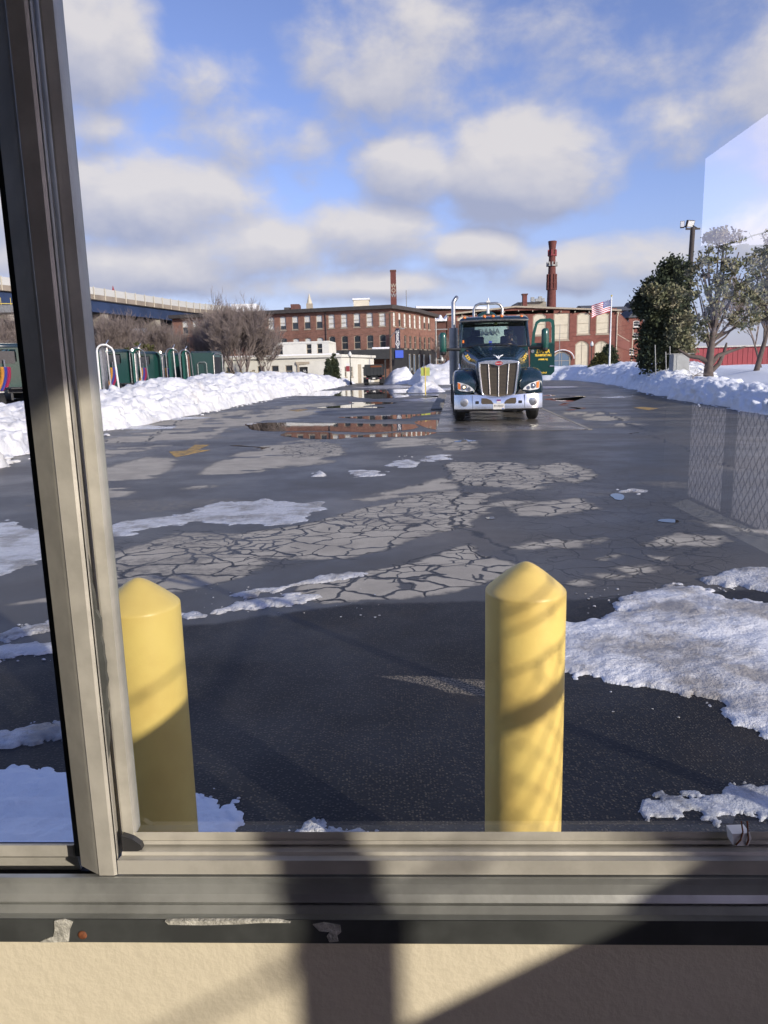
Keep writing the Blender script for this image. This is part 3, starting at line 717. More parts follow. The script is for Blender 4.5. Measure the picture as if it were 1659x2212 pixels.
for i, p in enumerate(PUD):
    q = smooth_poly(smooth_poly(polyG(p), 1, .02+.012*G(*p[0]).y, i), 2, .03, i+50); mb = MB(); mb.prism([(a.x, a.y) for a in q], .001, .005, 'z'); o = ob('puddle', mb, wm)
    tag(o, kind='structure')
# concrete deck of the weighbridge
c0, c1 = G(940, 932), G(1277, 931)
dirv = Vector((.097, 1, 0)).normalized(); nv = Vector((dirv.y, -dirv.x, 0))
pm = bpy.data.materials.new('wet concrete'); pm.use_nodes = True; t = NT(pm.node_tree); b = t.N['Principled BSDF']
pos = t.n('ShaderNodeTexCoord').outputs['Object']; f = t.ss(t.noise(pos, .8, 5, .6), .35, .62)
t.L.new(t.mix(f, (.13, .11, .09), (.075, .068, .06)), b.inputs['Base Color']); t.L.new(t.m('MULTIPLY_ADD', f, -.25, .45), b.inputs['Roughness'])
wb = thing('weighbridge', 'wet concrete weighbridge deck under the semi truck', 'weighbridge', (3.4, 25, 0), -math.atan2(.097, 1))
wW = (c1.x-c0.x)/2+.02
org = Vector(((c0.x+c1.x)/2, (c0.y+c1.y)/2, 0))
wb.location = org; wb.rotation_euler = (0, 0, -math.atan(.097))
for k in range(3):
    mb = MB(); mb.box(-wW, wW, .02+k*9.0, 8.98+k*9.0, -.1, .012, .006); o = ob('deck_slab', mb, pm); o.parent = wb
for s in (-1, 1):
    mb = MB(); mb.box(s*wW-(.0 if s > 0 else .42), s*wW+(.12 if s > 0 else -.0), 10 if s < 0 else 4, 27, .013, .06 if s < 0 else .03, .01)
    if s > 0: mb = MB(); mb.box(wW+.004, wW+.10, .02, 27, -.05, .016)
    o = ob('side_rail', mb, M['concrete']); o.parent = wb
    o['label'] = 'raised pale kerb along the left of the deck' if s < 0 else 'flush steel edge along the right of the deck'
# painted arrows
for pts, lb in (([(365,976),(403,973),(421,961),(452,961),(426,972),(454,972),(379,988)], 'worn yellow arrow nearest the left snow bank'),
            ([(622,886),(648,884),(665,884),(651,888),(641,889)], 'far worn yellow arrow beyond the puddles'), ([(1368,881),(1385,879),(1423,882),(1400,886)], 'faded yellow arrow right of the truck')):
    mb = MB(); mb.prism(polyG(pts), .0008, .0045, 'z'); o = ob('road_marking', mb, M['mark']); tag(o, lb, kind='structure')
# ================================================================ snow
def snowbank(base, hts, wid, label, m, nseg=420, nt=64, seed=0, side=-1, crest=.42, lump=1.0, taper=1.2, nfix=False):
    """base: near edge on the ground; side -1: the bank lies to the left of the walking direction"""
    pts = [Vector((q.x, q.y)) for q in base]
    L = [0]
    for a, c in zip(pts[:-1], pts[1:]): L.append(L[-1]+(c-a).length)
    # step length grows with distance from the viewer
    ss = []; s = 0
    while s < L[-1]:
        ss.append(s); k = np.interp(s, L, [p.length for p in pts]); s += max(.035, k*.0042)
    ss.append(L[-1]); ss = np.array(ss)
    px = np.interp(ss, L, [p.x for p in pts]); py = np.interp(ss, L, [p.y for p in pts])
    H = np.interp(ss, L, hts); Wd = np.interp(ss, L, wid) if isinstance(wid, list) else np.full(len(ss), wid)
    tx = np.gradient(px, ss+1e-9*np.arange(len(ss))); ty = np.gradient(py, ss+1e-9*np.arange(len(ss))); k = 9
    ker = np.ones(k)/k
    tx = np.convolve(np.pad(tx, k//2, 'edge'), ker, 'valid'); ty = np.convolve(np.pad(ty, k//2, 'edge'), ker, 'valid')
    ln = np.hypot(tx, ty); tx /= ln; ty /= ln; nx, ny = (-ty, tx) if side < 0 else (ty, -tx)
    if nfix: nx = nx*0; ny = ny*0+1
    tt = np.linspace(0, 1, nt)**1.15
    wob = (fbm(ss*.8, ss*0+seed, seed, 4)-.5)
    fl = np.sin(np.clip(np.minimum(ss, L[-1]-ss)/taper, 0, 1)*math.pi/2)**.7
    X = px[:, None] + nx[:, None]*(tt[None, :]*Wd[:, None] + wob[:, None]*.9*(1-tt[None, :]))
    Y = py[:, None] + ny[:, None]*(tt[None, :]*Wd[:, None] + wob[:, None]*.9*(1-tt[None, :]))
    prof = np.where(tt < crest, np.sin(tt/crest*math.pi/2)**.75, np.cos((tt-crest)/(1-crest)*math.pi/2)**.8)
    env = np.clip(np.minimum(tt, 1-tt)*14, 0, 1)[None, :]*(.15+.85*fl[:, None])
    hv = .72+.56*fbm(X*.45, Y*.45, seed+5, 3)
    Z = H[:, None]*prof[None, :]*hv*(.1+.9*fl[:, None])
    U = ss[:, None]+0*X; V = tt[None, :]*Wd[:, None]+Z*.9
    r1 = np.abs(fbm(U*1.3, V*1.3, seed+9, 4)-.5)*2; r2 = fbm(U*3.6, V*3.6, seed+13, 4)-.5; r3 = fbm(U*11, V*11, seed+17, 2)-.5
    q1 = vnoise(U*2.6, V*2.6, seed+23); q2 = vnoise(U*6, V*6, seed+29); c1 = np.clip((q1-.45)*4, 0, 1)*.14 + np.clip((q2-.5)*5, 0, 1)*.07
    dd = env*lump*((.42-r1)*.26 + r2*.24 + r3*.10 + c1 - .08)
    sl = np.clip(1-tt/crest, -.6, 1)[None, :]
    Z = np.maximum(Z + dd*.8, 0) - .02*(env < .02)
    X = X - nx[:, None]*dd*sl*.9; Y = Y - ny[:, None]*dd*sl*.9
    n, mm = X.shape; idx = np.arange(n*mm).reshape(n, mm)
    fc = np.stack([idx[:-1, :-1], idx[:-1, 1:], idx[1:, 1:], idx[1:, :-1]], -1).reshape(-1, 4)
    if side < 0: fc = fc[:, ::-1]
    V = np.stack([X, Y, Z], -1).reshape(-1, 3)
    me = bpy.data.meshes.new('snow_bank'); me.from_pydata(V.tolist(), [], fc.tolist()); me.update()
    me.materials.append(m); me.polygons.foreach_set('use_smooth', [True]*len(me.polygons))
    o = bpy.data.objects.new('snow_bank', me); COL.objects.link(o); tag(o, label, 'snow bank', kind='stuff')
    return px, py, nx, ny
def chunks(spots, label, m, seed=1):
    rr = random.Random(seed); mb = MB()
    for (x, y, r) in spots:
        bm = bmesh.new(); bmesh.ops.create_icosphere(bm, subdivisions=1 if r < .05 else 2, radius=r)
        for v in bm.verts: v.co *= rr.uniform(.6, 1.25); v.co.z *= .75
        a = rr.uniform(0, 6); c, s_ = math.cos(a), math.sin(a)
        bm.verts.ensure_lookup_table()
        mb.add([(x+(v.co.x*c-v.co.y*s_)*1.2, y+v.co.x*s_*1.2+v.co.y*c, max(v.co.z*.7+r*.3, .001)) for v in bm.verts], [[v.index for v in f.verts] for f in bm.faces]); bm.free()
    o = ob('snow_chunks', mb, m, smooth=60); tag(o, label, 'snow chunks', kind='stuff')
lb = [G(-420, 1240), G(-180, 1080), G(0, 1000), G(110, 962), G(230, 930), G(375, 905), G(490, 882), G(600, 860), G(700, 842), G(764, 829)]
r = snowbank(lb, [.6, .62, .60, .66, .78, 1.02, 1.25, 1.42, 1.35, .7], [4, 4, 4, 4, 4.4, 5, 5, 5.5, 5.5, 5], 'long lumpy white snow bank along the left of the yard in front of the parked trucks', M['snow'], seed=3, side=-1)
rr = random.Random(5); sp_ = []
for i in range(230):
    k = rr.randrange(len(r[0])); e = abs(rr.gauss(0, .35)); rad = rr.uniform(.02, .085)*(1 if rr.random() < .85 else 1.6)
    sp_.append((r[0][k]-r[2][k]*(e-.25), r[1][k]-r[3][k]*(e-.25), rad))
chunks(sp_, 'loose white snow lumps fallen at the foot of the left bank', M['snow'], 5)
rb = [G(1900, 960), G(1659, 897), G(1580, 883), G(1500, 870), G(1400, 850), G(1340, 835), G(1290, 826), G(1230, 821), G(1100, 822)]
r = snowbank(rb, [.5, .52, .62, .75, .92, 1.45, 1.6, 1.55, 1.6], [2.6, 2.6, 2.6, 2.8, 3.4, 8, 10, 9, 8], 'snow bank curving along the right side of the yard, bluish in the shade', M['snowd'], seed=21, side=1, lump=.8)
sp_ = []
for i in range(120):
    k = rr.randrange(len(r[0])); e = abs(rr.gauss(0, .3)); sp_.append((r[0][k]-r[2][k]*(e-.2), r[1][k]-r[3][k]*(e-.2), rr.uniform(.02, .08)))
chunks(sp_, 'loose snow lumps along the foot of the right bank', M['snowd'], 6)
def Gd(px, D): q = P(px, 800, D); return Vector((q.x, q.y, 0))
snowbank([Gd(826, 86), Gd(850, 84), Gd(880, 84), Gd(905, 88)], [1.0, 1.7, 1.65, 1.0], 7, 'rounded snow heap just right of the dump truck', M['snow'], seed=41, side=-1, taper=4, nfix=True)
snowbank([Gd(882, 80), Gd(910, 77), Gd(945, 76), Gd(985, 76), Gd(1040, 78), Gd(1100, 79)], [.75, 1.6, 1.85, 2.05, 1.8, 1.4], 8, 'tall white snow heap behind the lime sign', M['snow'], seed=47, side=-1, taper=4, nfix=True)
snowbank([Gd(880, 50.5), Gd(915, 49.5), Gd(962, 50.5)], [.6, .8, .6], 3.2, 'small snow mound around the foot of the lime sign', M['snow'], seed=53, side=-1, crest=.5, lump=.8, taper=1.5, nfix=True)
# flat patches of slush and ice
def patch(pts, label, m, h=.03, seed=0, res=90, name='slush_patch', edge=.25, jit=.3, rut=0.0):
    p = polyG(pts); xs_ = [q[0] for q in p]; ys_ = [q[1] for q in p]; D = sum(ys_)/len(ys_)
    pad = .06*D; x0, x1, y0, y1 = min(xs_)-pad, max(xs_)+pad, min(ys_)-pad, max(ys_)+pad
    st = max(.006*D/2.2*1.1, max(x1-x0, y1-y0)/420); nx_ = int((x1-x0)/st)+2; ny_ = int((y1-y0)/st)+2
    gx, gy_ = np.meshgrid(np.linspace(x0, x1, nx_), np.linspace(y0, y1, ny_))
    d = -sdf(gx, gy_, p) + (fbm(gx*5/D*2.5, gy_*5/D*2.5, seed, 4)-.5)*jit*D*.22 + (fbm(gx*60/D, gy_*60/D, seed+3, 4)-.5)*.045*D
    k = np.clip(d/(edge*.12*D+.02), -1, 1); kk = np.sqrt(np.clip(k, 0, 1))
    z = kk*h*(.35+1.1*fbm(gx*2.2, gy_*2.2, seed+7, 3)) + kk*h*.55*(fbm(gx*9, gy_*9, seed+8, 3)-.5) + kk*.12*h*(fbm(gx*45, gy_*45, seed+9, 2)-.4) - kk*rut*h*np.clip(np.sin((gy_*2.2-gx*.8+.6*fbm(gx, gy_, seed+4, 2))*9), 0, 1)**2*.5
    z = np.maximum(z, 0)+.005; ok = k > -.02
    idx = -np.ones(gx.shape, int); cell = ok[:-1, :-1] | ok[1:, :-1] | ok[:-1, 1:] | ok[1:, 1:]
    use = np.zeros(gx.shape, bool); use[:-1, :-1] |= cell; use[1:, :-1] |= cell; use[:-1, 1:] |= cell; use[1:, 1:] |= cell
    z = np.where(ok, z, -.004); idx[use] = np.arange(use.sum())
    V = np.stack([gx[use], gy_[use], z[use]], -1); ci, cj = np.where(cell)
    fc = np.stack([idx[ci, cj], idx[ci, cj+1], idx[ci+1, cj+1], idx[ci+1, cj]], -1)
    me = bpy.data.meshes.new(name); me.from_pydata(V.tolist(), [], fc.tolist()); me.update(); me.materials.append(m)
    me.polygons.foreach_set('use_smooth', [True]*len(me.polygons))
    o = bpy.data.objects.new(name, me); COL.objects.link(o); tag(o, label, name.replace('_', ' '), kind='stuff'); return o
M['rutsnow'] = snowmat('rutted snow', (.76, .77, .80), .95, (.34, .315, .29), 1.5, wet=.34, lo=.42, hi=.62, bump=.6)
patch([(160,1150),(241,1131),(407,1103),(500,1085),(585,1075),(641,1084),(721,1082),(656,1108),(618,1129),(548,1131),(482,1124),(416,1126),(313,1145),(243,1164),(160,1175)], 'pale sheet of ice pointing right across the tarmac', M['ice'], .006, 1, name='ice_patch')
patch([(-80,1150),(0,1130),(105,1140),(200,1135),(200,1190),(110,1205),(0,1240),(-80,1260)], 'grey ice sheet left of the window stile', M['ice'], .008, 2, name='ice_patch')
patch([(459,1290),(571,1270),(604,1272),(688,1248),(806,1232),(726,1253),(641,1265),(529,1293)], 'upper thin ridge of slush behind the left bollard', M['slush'], .014, 3)
patch([(379,1326),(501,1309),(641,1286),(702,1290),(595,1307),(501,1321),(445,1335),(384,1342)], 'lower ridge of slush at the edge of the black apron', M['slush'], .018, 4)
patch([(1190,1345),(1300,1325),(1400,1280),(1500,1262),(1545,1290),(1600,1300),(1720,1310),(1720,1600),(1600,1560),(1530,1515),(1450,1495),(1350,1478),(1223,1476),(1180,1440)], 'large rutted field of slush and snow right of the bollard', M['rutsnow'], .036, 5, edge=.7, rut=.35)
patch([(1480,1258),(1570,1235),(1720,1228),(1720,1282),(1640,1275),(1560,1262)], 'crumbly brown slush strip at the right edge', M['slush'], .04, 6)
patch([(1370,1742),(1400,1725),(1500,1715),(1600,1700),(1700,1685),(1700,1768),(1560,1758),(1545,1778),(1500,1752),(1450,1764),(1400,1766)], 'thin glassy ice tongue at the lower right', M['ice'], .007, 7, name='ice_patch', jit=.12)
patch([(-60,1690),(60,1655),(160,1665),(240,1690),(430,1712),(495,1765),(510,1800),(500,1850),(-60,1880)], 'blue white snow at the lower left by the bollard', M['flatsnow'], .035, 8, edge=.7)
patch([(-60,1595),(20,1580),(70,1565),(150,1560),(240,1556),(150,1590),(60,1608),(-60,1618)], 'ribbed strip of tyre packed snow at the left', M['ice'], .014, 9, name='ice_patch', jit=.12)
patch([(-60,1380),(60,1352),(190,1340),(200,1352),(60,1372),(-60,1398)], 'slush ridges left of the window stile', M['slush'], .016, 10)
patch([(-60,1412),(60,1388),(190,1380),(200,1400),(60,1420),(-60,1430)], 'lower slush ridge left of the window stile', M['slush'], .016, 11)
patch([(914,992),(930,985),(974,984),(972,992),(930,994)], 'small slush crumbs in the middle distance', M['slush'], .02, 12)
patch([(852,1006),(870,996),(907,998),(905,1006),(870,1008)], 'slush crumbs beside the seam', M['slush'], .02, 13)
patch([(744,1030),(780,1016),(837,1010),(837,1018),(780,1028)], 'broken slush strip in the middle distance', M['slush'], .02, 14)
patch([(682,1029),(690,1019),(708,1024),(706,1030)], 'single lump of slush', M['slush'], .06, 15)
patch([(1370,1068),(1376,1061),(1398,1063),(1396,1070)], 'single pale slush lump by the puddle', M['slush'], .05, 16)
patch([(652,1800),(660,1784),(680,1779),(705,1795),(740,1800),(800,1797),(820,1815),(640,1815)], 'crumbs of snow just beyond the sill', M['slush'], .03, 17, jit=.1)
patch([(640,886),(700,884),(690,890)], 'far melting ice scrap', M['ice'], .01, 18)
for i, q in enumerate([(300, 925, 70, 4), (395, 902, 60, 4), (1000, 840, 60, 3), (850, 836, 60, 3), (930, 864, 40, 3), (1180, 836, 50, 2), (1330, 858, 45, 3)]):
    px, py, hw, hh = q
    patch([(px-hw, py), (px-hw*.3, py-hh), (px+hw*.6, py-hh*.7), (px+hw, py), (px+hw*.2, py+hh), (px-hw*.5, py+hh*.8)], 'thin ice film number %d of the far yard' % (i+1) if 0 else ['thin ice film at the foot of the left bank', 'thin ice film beyond the left arrow', 'ice film beside the semi truck', 'ice film near the dump truck', 'ice film below the sign mound', 'ice film behind the open truck door', 'ice film on the right lane'][i], M['ice'], .008, 30+i)
# crumbs of ice strewn on the ground
sp_ = []
rr = random.Random(9)
for (px0, px1, py0, py1, n_, r0) in ((1240, 1600, 1270, 1340, 70, .007), (400, 820, 1255, 1335, 50, .005), (1250, 1650, 1490, 1580, 8, .004), (0, 240, 1350, 1430, 60, .007), (415, 520, 1700, 1800, 16, .005), (850, 1000, 985, 1000, 14, .012), (600, 900, 1795, 1815, 14, .005)):
    for i in range(n_):
        q = G(rr.uniform(px0, px1), rr.uniform(py0, py1)); sp_.append((q.x, q.y, r0*rr.uniform(.4, 1.6)))
chunks(sp_, 'crumbs of ice and slush strewn over the tarmac', M['slush'], 8)
# raised snowy lawn beyond the right bank and the brush strip on the left
def terrain(name, xs_, ys_, fn, m, label):
    gx, gy_ = np.meshgrid(xs_, ys_); z = fn(gx, gy_); n, mm = gx.shape; idx = np.arange(n*mm).reshape(n, mm)
    fc = np.stack([idx[:-1, :-1], idx[:-1, 1:], idx[1:, 1:], idx[1:, :-1]], -1).reshape(-1, 4)
    me = bpy.data.meshes.new(name); me.from_pydata(np.stack([gx, gy_, z], -1).reshape(-1, 3).tolist(), [], fc.tolist()); me.update(); me.materials.append(m)
    me.polygons.foreach_set('use_smooth', [True]*len(me.polygons)); o = bpy.data.objects.new(name, me); COL.objects.link(o); tag(o, label, kind='structure')
bx = np.array([q.x for q in rb[1:7]]); by = np.array([q.y for q in rb[1:7]])
def lawn(x, y):
    d = x - np.interp(y, by, bx) - 1.9
    return np.clip(d/5, 0, 1)*np.interp(y, [15, 30, 36, 46, 70, 200], [.4, .6, .68, .98, 1.22, 1.25]) + .12*fbm(x*.4, y*.4, 5, 3)*(d > .3) - .15*(d <= .3)
M['packed'] = snowmat('mirrored grey snow', (.20, .20, .21), .9, (.08, .08, .075), 1.2)
terrain('snow_field', np.linspace(2.6, 60, 60), np.linspace(-44, -.5, 60), lambda x, y: .05+.12*fbm(x*.5, y*.5, 9, 3), M['packed'], 'grey snow added behind the booth for the pane and chrome to mirror')  # ground added behind the viewer so pane and chrome mirror something paler
terrain('snow_field', np.linspace(8, 70, 120), np.linspace(12, 100, 150), lawn, M['flatsnow'], 'smooth snow covered lawn right of the bank')

# ================================================================ bollards
def bollard(px, pt, pb, ytop, D, label, group='yellow bollards in front of the window'):
    pk = P(px, pt, D)
    h = P(px, pt, D).z; rad = (P(px+86, 1290, D).x - P(px-86, 1290, D).x)/2
    mb = MB(); prof = [(rad*.99, 0), (rad, .02), (rad, h-.072), (rad-.0008, h-.068), (rad-.0035, h-.0645), (rad*.9, h-.0585), (rad*.7, h-.042), (rad*.5, h-.0265), (rad*.32, h-.0135), (rad*.2, h-.0065), (rad*.1, h-.002), (.001, h)]
    mb.lathe(prof, 96); o = ob('bollard', mb, M['yellow'], None, smooth=60); o.location = (pk.x, D, 0)
    return tag(o, label, 'bollard', group)
bollard(1136, 1213, 0, 0, 1.67, 'yellow plastic bollard standing right of the window centre, whole top in view')
bollard(296, 1248, 0, 0, 1.73, 'yellow plastic bollard partly hidden behind the window stile')
# ================================================================ buildings
def facade(name, p0, p1, z0, z1, holes, m, parent, gable=None, rev=.22, arch=0.0, label=None):
    """wall from p0 to p1 (outward normal on the right hand side), holes = (u, z, w, h, arch)"""
    p0, p1 = Vector(p0), Vector(p1); d = (p1-p0); L = d.length; d.normalize(); n = Vector((d.y, -d.x))
    us = sorted({0, L} | {round(h[0]-h[2]/2, 4) for h in holes} | {round(h[0]+h[2]/2, 4) for h in holes})
    zs = sorted({z0, z1} | {round(h[1], 4) for h in holes} | {round(h[1]+h[3], 4) for h in holes})
    mb = MB()
    def p(u, z, o=0): q = p0 + d*u - n*o; return (q.x, q.y, z)
    for a, b_ in zip(us[:-1], us[1:]):
        for c, e in zip(zs[:-1], zs[1:]):
            um, zm = (a+b_)/2, (c+e)/2
            if any(abs(um-h[0]) < h[2]/2 and h[1] < zm < h[1]+h[3] for h in holes): continue
            mb.add([p(a, c), p(b_, c), p(b_, e), p(a, e)], [(0, 1, 2, 3)])
    for h in holes:
        a, b_, c, e = h[0]-h[2]/2, h[0]+h[2]/2, h[1], h[1]+h[3]; r = h[4]
        if r > 0:
            k = 8; arc = [(a+(b_-a)*i/k, e-r*(2*i/k-1)**2) for i in range(k+1)]
            for i in range(k):
                (ua, za), (ub, zb) = arc[i], arc[i+1]
                mb.add([p(ua, za), p(ub, zb), p(ub, e), p(ua, e)], [(0, 1, 2, 3)])
                mb.add([p(ua, za), p(ub, zb), p(ub, zb, rev), p(ua, za, rev)], [(3, 2, 1, 0)])
        else: mb.add([p(a, e), p(b_, e), p(b_, e, rev), p(a, e, rev)], [(3, 2, 1, 0)])
        mb.add([p(a, c), p(b_, c), p(b_, c, rev), p(a, c, rev)], [(0, 1, 2, 3)])
        mb.add([p(a, c), p(a, e-r), p(a, e-r, rev), p(a, c, rev)], [(3, 2, 1, 0)])
        mb.add([p(b_, c), p(b_, e-r), p(b_, e-r, rev), p(b_, c, rev)], [(0, 1, 2, 3)])
    if gable:
        top = [(0, z1)] + [(u*L, z) for u, z in gable] + [(L, z1)]
        mb.add([p(u, z) for u, z in top], [tuple(range(len(top)))])
    o = meshobj(name, mb.v, mb.f, m, fix=False)
    if label: o['label'] = label
    return adopt(o, parent)
def arcpoly(w, h, r, z=0, k=8):
    return [(-w/2, z), (w/2, z)] + [(w/2-w*i/k, z+h-r*(1-2*i/k)**2) for i in range(k+1)]
WP = {}
def window_proto(key, w, h, r, kind, trim='tan', bars=1, vbar=False):
    """origin at the bottom centre of the opening, facing -Y"""
    f = 0.09*w/1.1
    mb = MB(); out = arcpoly(w, h, r); inn = arcpoly(w-2*f, h-2*f, r*.9, f)
    n = len(out); mb.add([(x, 0.10, z) for x, z in out] + [(x, .10, z) for x, z in inn] + [(x, .16, z) for x, z in inn],
                         [(i, (i+1) % n, n+(i+1) % n, n+i) for i in range(n)] + [(n+i, n+(i+1) % n, 2*n+(i+1) % n, 2*n+i) for i in range(n)])
    for k in range(bars):
        z = h*(k+1)/(bars+1); mb.box(-w/2+f, w/2-f, .105, .16, z-.04, z+.04)
    if vbar: mb.box(-.03, .03, .11, .158, f, h-f)
    mb.box(-w/2-.06, w/2+.06, -.06, .10, -.14, -.003)
    fr = meshobj('window', mb.v, mb.f, M[trim], fix=True)
    mb = MB(); mb.prism(inn, .162, .18, 'y')
    pn = ob('pane', mb, M['dglass' if kind in ('dark', 'half', 'third') else ('bglass' if kind == 'blue' else 'blind')], None); pn.parent = fr
    if kind in ('half', 'third'):
        z0 = h*(.5 if kind == 'half' else .3)
        q = [(x, max(z, z0)) for x, z in inn]; q = [a for i, a in enumerate(q) if a != q[i-1]]
        mb = MB(); mb.prism(q, .150, .1615, 'y'); bl = ob('blind', mb, M['blind'], None); bl.parent = fr
    WP[key] = fr; fr.location = (0, -500, -50); return fr
def put_windows(parent, p0, p1, items):
    """items: (u, z, key)"""
    p0, p1 = Vector(p0), Vector(p1); d = (p1-p0).normalized(); rz = math.atan2(d.y, d.x)
    for u, z, key in items:
        src = WP[key]; c = copy_tree(src, parent); q = p0 + d*u
        c.matrix_parent_inverse = Matrix.Identity(4); c.location = (q.x-parent.location.x, q.y-parent.location.y, z-parent.location.z); c.rotation_euler = (0, 0, rz)
def kill_protos():
    for k, o in list(WP.items()):
        for ch in list(o.children): bpy.data.objects.remove(ch)
        bpy.data.objects.remove(o)
    WP.clear()
def X2(px, D): return P(px, 800, D).x
def Z2(px, py, D): return P(px, py, D).z
def slab(name, corners, z0, z1, m, parent, label=None):
    mb = MB(); mb.prism([tuple(c) for c in corners], z0, z1, 'z'); return ob(name, mb, m, parent, label=label)

# ---- long brick mill on the left
A0 = Vector((X2(380, 124.5), 124.5)); A1 = Vector((X2(847, 115), 115)); A2 = Vector((X2(941, 131), 131))
mill = thing('brick_mill', 'long three storey brick mill with arched sash windows and dark cornice', 'building', (A1.x, A1.y, 0))
LA = (A1-A0).length; zt = Z2(847, 661, 115)
def uat(p0, p1, px):                              # distance along p0-p1 where the sight line px crosses it
    s = ray(px, 800); sx = s.x/s.y; d = (p1-p0); t = (sx*p0.y-p0.x)/(d.x-sx*d.y); return t*d.length
def dat(p0, p1, u): return (p0 + (p1-p0).normalized()*u).y
hw_, hh1, hh2 = 1.02*1.15, 2.3, 2.35
zu = Z2(805, 705, 115.5); zl_ = Z2(805, 753, 115.5); zut = Z2(805, 674, 115.5); zlt = Z2(805, 723, 115.5); hh1 = zut-zu; hh2 = zlt-zl_; ww = 1.0
window_proto('a_white', 1.05, hh1, .14, 'white', bars=2); window_proto('a_half', 1.05, hh1, .14, 'half'); window_proto('a_dark', 1.05, hh2, .14, 'dark'); window_proto('a_third', 1.05, hh1, .14, 'third')
window_proto('a_low', 1.05, hh2*.62, .14, 'white'); window_proto('b_white', .95, hh1, .14, 'white', bars=2); window_proto('b_dark', .95, hh2, .14, 'dark'); window_proto('b_half', .95, hh1, .14, 'half')
holes = []; items = []
ups = [(893.5, 'a_white')]
pxs = [(480+c/3) for c in (1240, 1158, 1076, 995, 914, 836, 759, 681, 603, 527, 455, 383, 310, 240, 172, 105, 40, -25)]
pxs = [415+(x-480) for x in pxs]
kinds = ['a_white']*5 + ['a_half', 'a_half', 'a_half', 'a_third', 'a_white', 'a_half', 'a_half', 'a_half', 'a_white', 'a_half', 'a_half', 'a_half', 'a_half']
kinds[2] = 'a_third'
for px, k in zip(pxs, kinds):
    u = uat(A0, A1, px); holes.append((u, zu, 1.05, hh1, .14)); items.append((u, zu, k))
for i, px in enumerate(pxs):
    u = uat(A0, A1, px)
    if i in (5, 6, 7):
        holes.append((u, zlt-hh2*.62-.1, 1.05, hh2*.62, .14)); items.append((u, zlt-hh2*.62-.1, 'a_low'))
    else: holes.append((u, zl_, 1.05, hh2, .14)); items.append((u, zl_, 'a_dark'))
facade('wall', A0, A1, 0, zt-.4, holes, M['brick'], mill); put_windows(mill, A0, A1, items)
holes = []; items = []; LB = (A2-A1).length
for c, k in ((1318, 'b_white'), (1353, 'b_half'), (1386, 'b_white'), (1419, 'b_white'), (1450, 'b_white'), (1482, 'b_white'), (1512, 'b_half'), (1540, 'b_half')):
    u = uat(A1, A2, 415+(480+c/3-480)); holes.append((u, zu, .95, hh1, .14)); items.append((u, zu, k))
    if c > 1360: holes.append((u, zl_, .95, hh2, .14)); items.append((u, zl_, 'b_dark'))
ze = Z2(941, 681, 131)
facade('wall', A1, A2, 5.0, ze-.25, holes, M['brick'], mill, gable=[(0, zt-.4), (.5, zt-.1), (.62, zt-.35)]); put_windows(mill, A1, A2, items)
sf0, sf1 = A1, A2
facade('shopfront', A1, A2, 0, 4.999, [(uat(A1, A2, 820+c*.0), .8, .01, 1, 0) for c in ()], M['storefront'], mill, label='charcoal clad ground floor')
window_proto('s_blue', .75, 3.0, 0, 'blue', bars=0)
put_windows(mill, A1 + Vector((.20, -.10)), A2 + Vector((.20, -.10)), [(uat(A1, A2, px), 1.1, 's_blue') for px in (884, 894, 905, 915, 928)])
bk0 = A0 + Vector((3, 26)); bk1 = A2 + Vector((-6, 12))
slab('roof', [A0+Vector((-.4, -.7)), A1+Vector((.2, -.8)), A1+Vector((.75, -.1)), (A1+A2)/2+Vector((.6, -.4)), (A1+A2)/2+Vector((-8, 14)), bk0], zt-.4, zt+.15, M['cornice'], mill)
mb = MB(); q1 = (A1+A2)/2+Vector((.6, -.4)); q2 = A2+Vector((.7, .2)); q3 = A2+Vector((-8, 10)); q4 = (A1+A2)/2+Vector((-8, 14))
mb.add([(q1.x, q1.y, zt+.14), (q2.x, q2.y, ze+.1), (q3.x, q3.y, ze+.1), (q4.x, q4.y, zt+.14), (q1.x, q1.y, zt-.4), (q2.x, q2.y, ze-.4), (q3.x, q3.y, ze-.4), (q4.x, q4.y, zt-.4)],
       [(0, 1, 2, 3), (7, 6, 5, 4), (0, 4, 5, 1), (1, 5, 6, 2), (2, 6, 7, 3), (3, 7, 4, 0)]); ob('roof', mb, M['cornice'], mill)
mb = MB(); mb.prism([tuple(A0+Vector((3, 1.5))), tuple(A1+Vector((-3, 1.2))), tuple(A1+Vector((-3, 8))), tuple(A0+Vector((3, 9)))], zt+.152, zt+.24); ob('roof_snow', mb, M['roofsnow'], mill)
mb = MB(); u = uat(A0, A1, 415+878/3); q = A0 + (A1-A0).normalized()*u; mb.tube([(q.x, q.y-.12, 2), (q.x, q.y-.12, zt-.4)], .07, 6); ob('downpipe', mb, M['cornice'], mill)
mb = MB(); mb.box(-7.0, 1.4, 111.8, 114.9, 3.3, 4.7); ob('canopy', mb, M['storefront'], mill, label='flat charcoal canopy over the corner entrance')
mb = MB(); mb.box(-1.2, 1.5, 111.7, 113.6, 4.703, 5.0, .12); ob('roof_snow', mb, M['roofsnow'], mill, label='white snow cushion on the canopy')
mb = MB(); mb.box(2.25, 3.45, 112.4, 112.6, 3.4, 4.5); scn = ob('screen', mb, M['screenblue'], mill, label='blue lit screen at the corner of the canopy')
mb = MB(); mb.box(1.6, 3.6, 112.605, 114.2, 3.2, 4.7); ob('sign_box', mb, M['storefront'], mill)
for x in (-6.5, -3, .6): mb = MB(); mb.box(x, x+.25, 112, 112.25, 0, 3.295); ob('canopy_post', mb, M['storefront'], mill)
mb = MB(); mb.box(-2.4, -.1, 112.3, 114, 0, 2.2); ob('crate_wall', mb, M['cream'], mill, label='pale timber panels under the canopy')
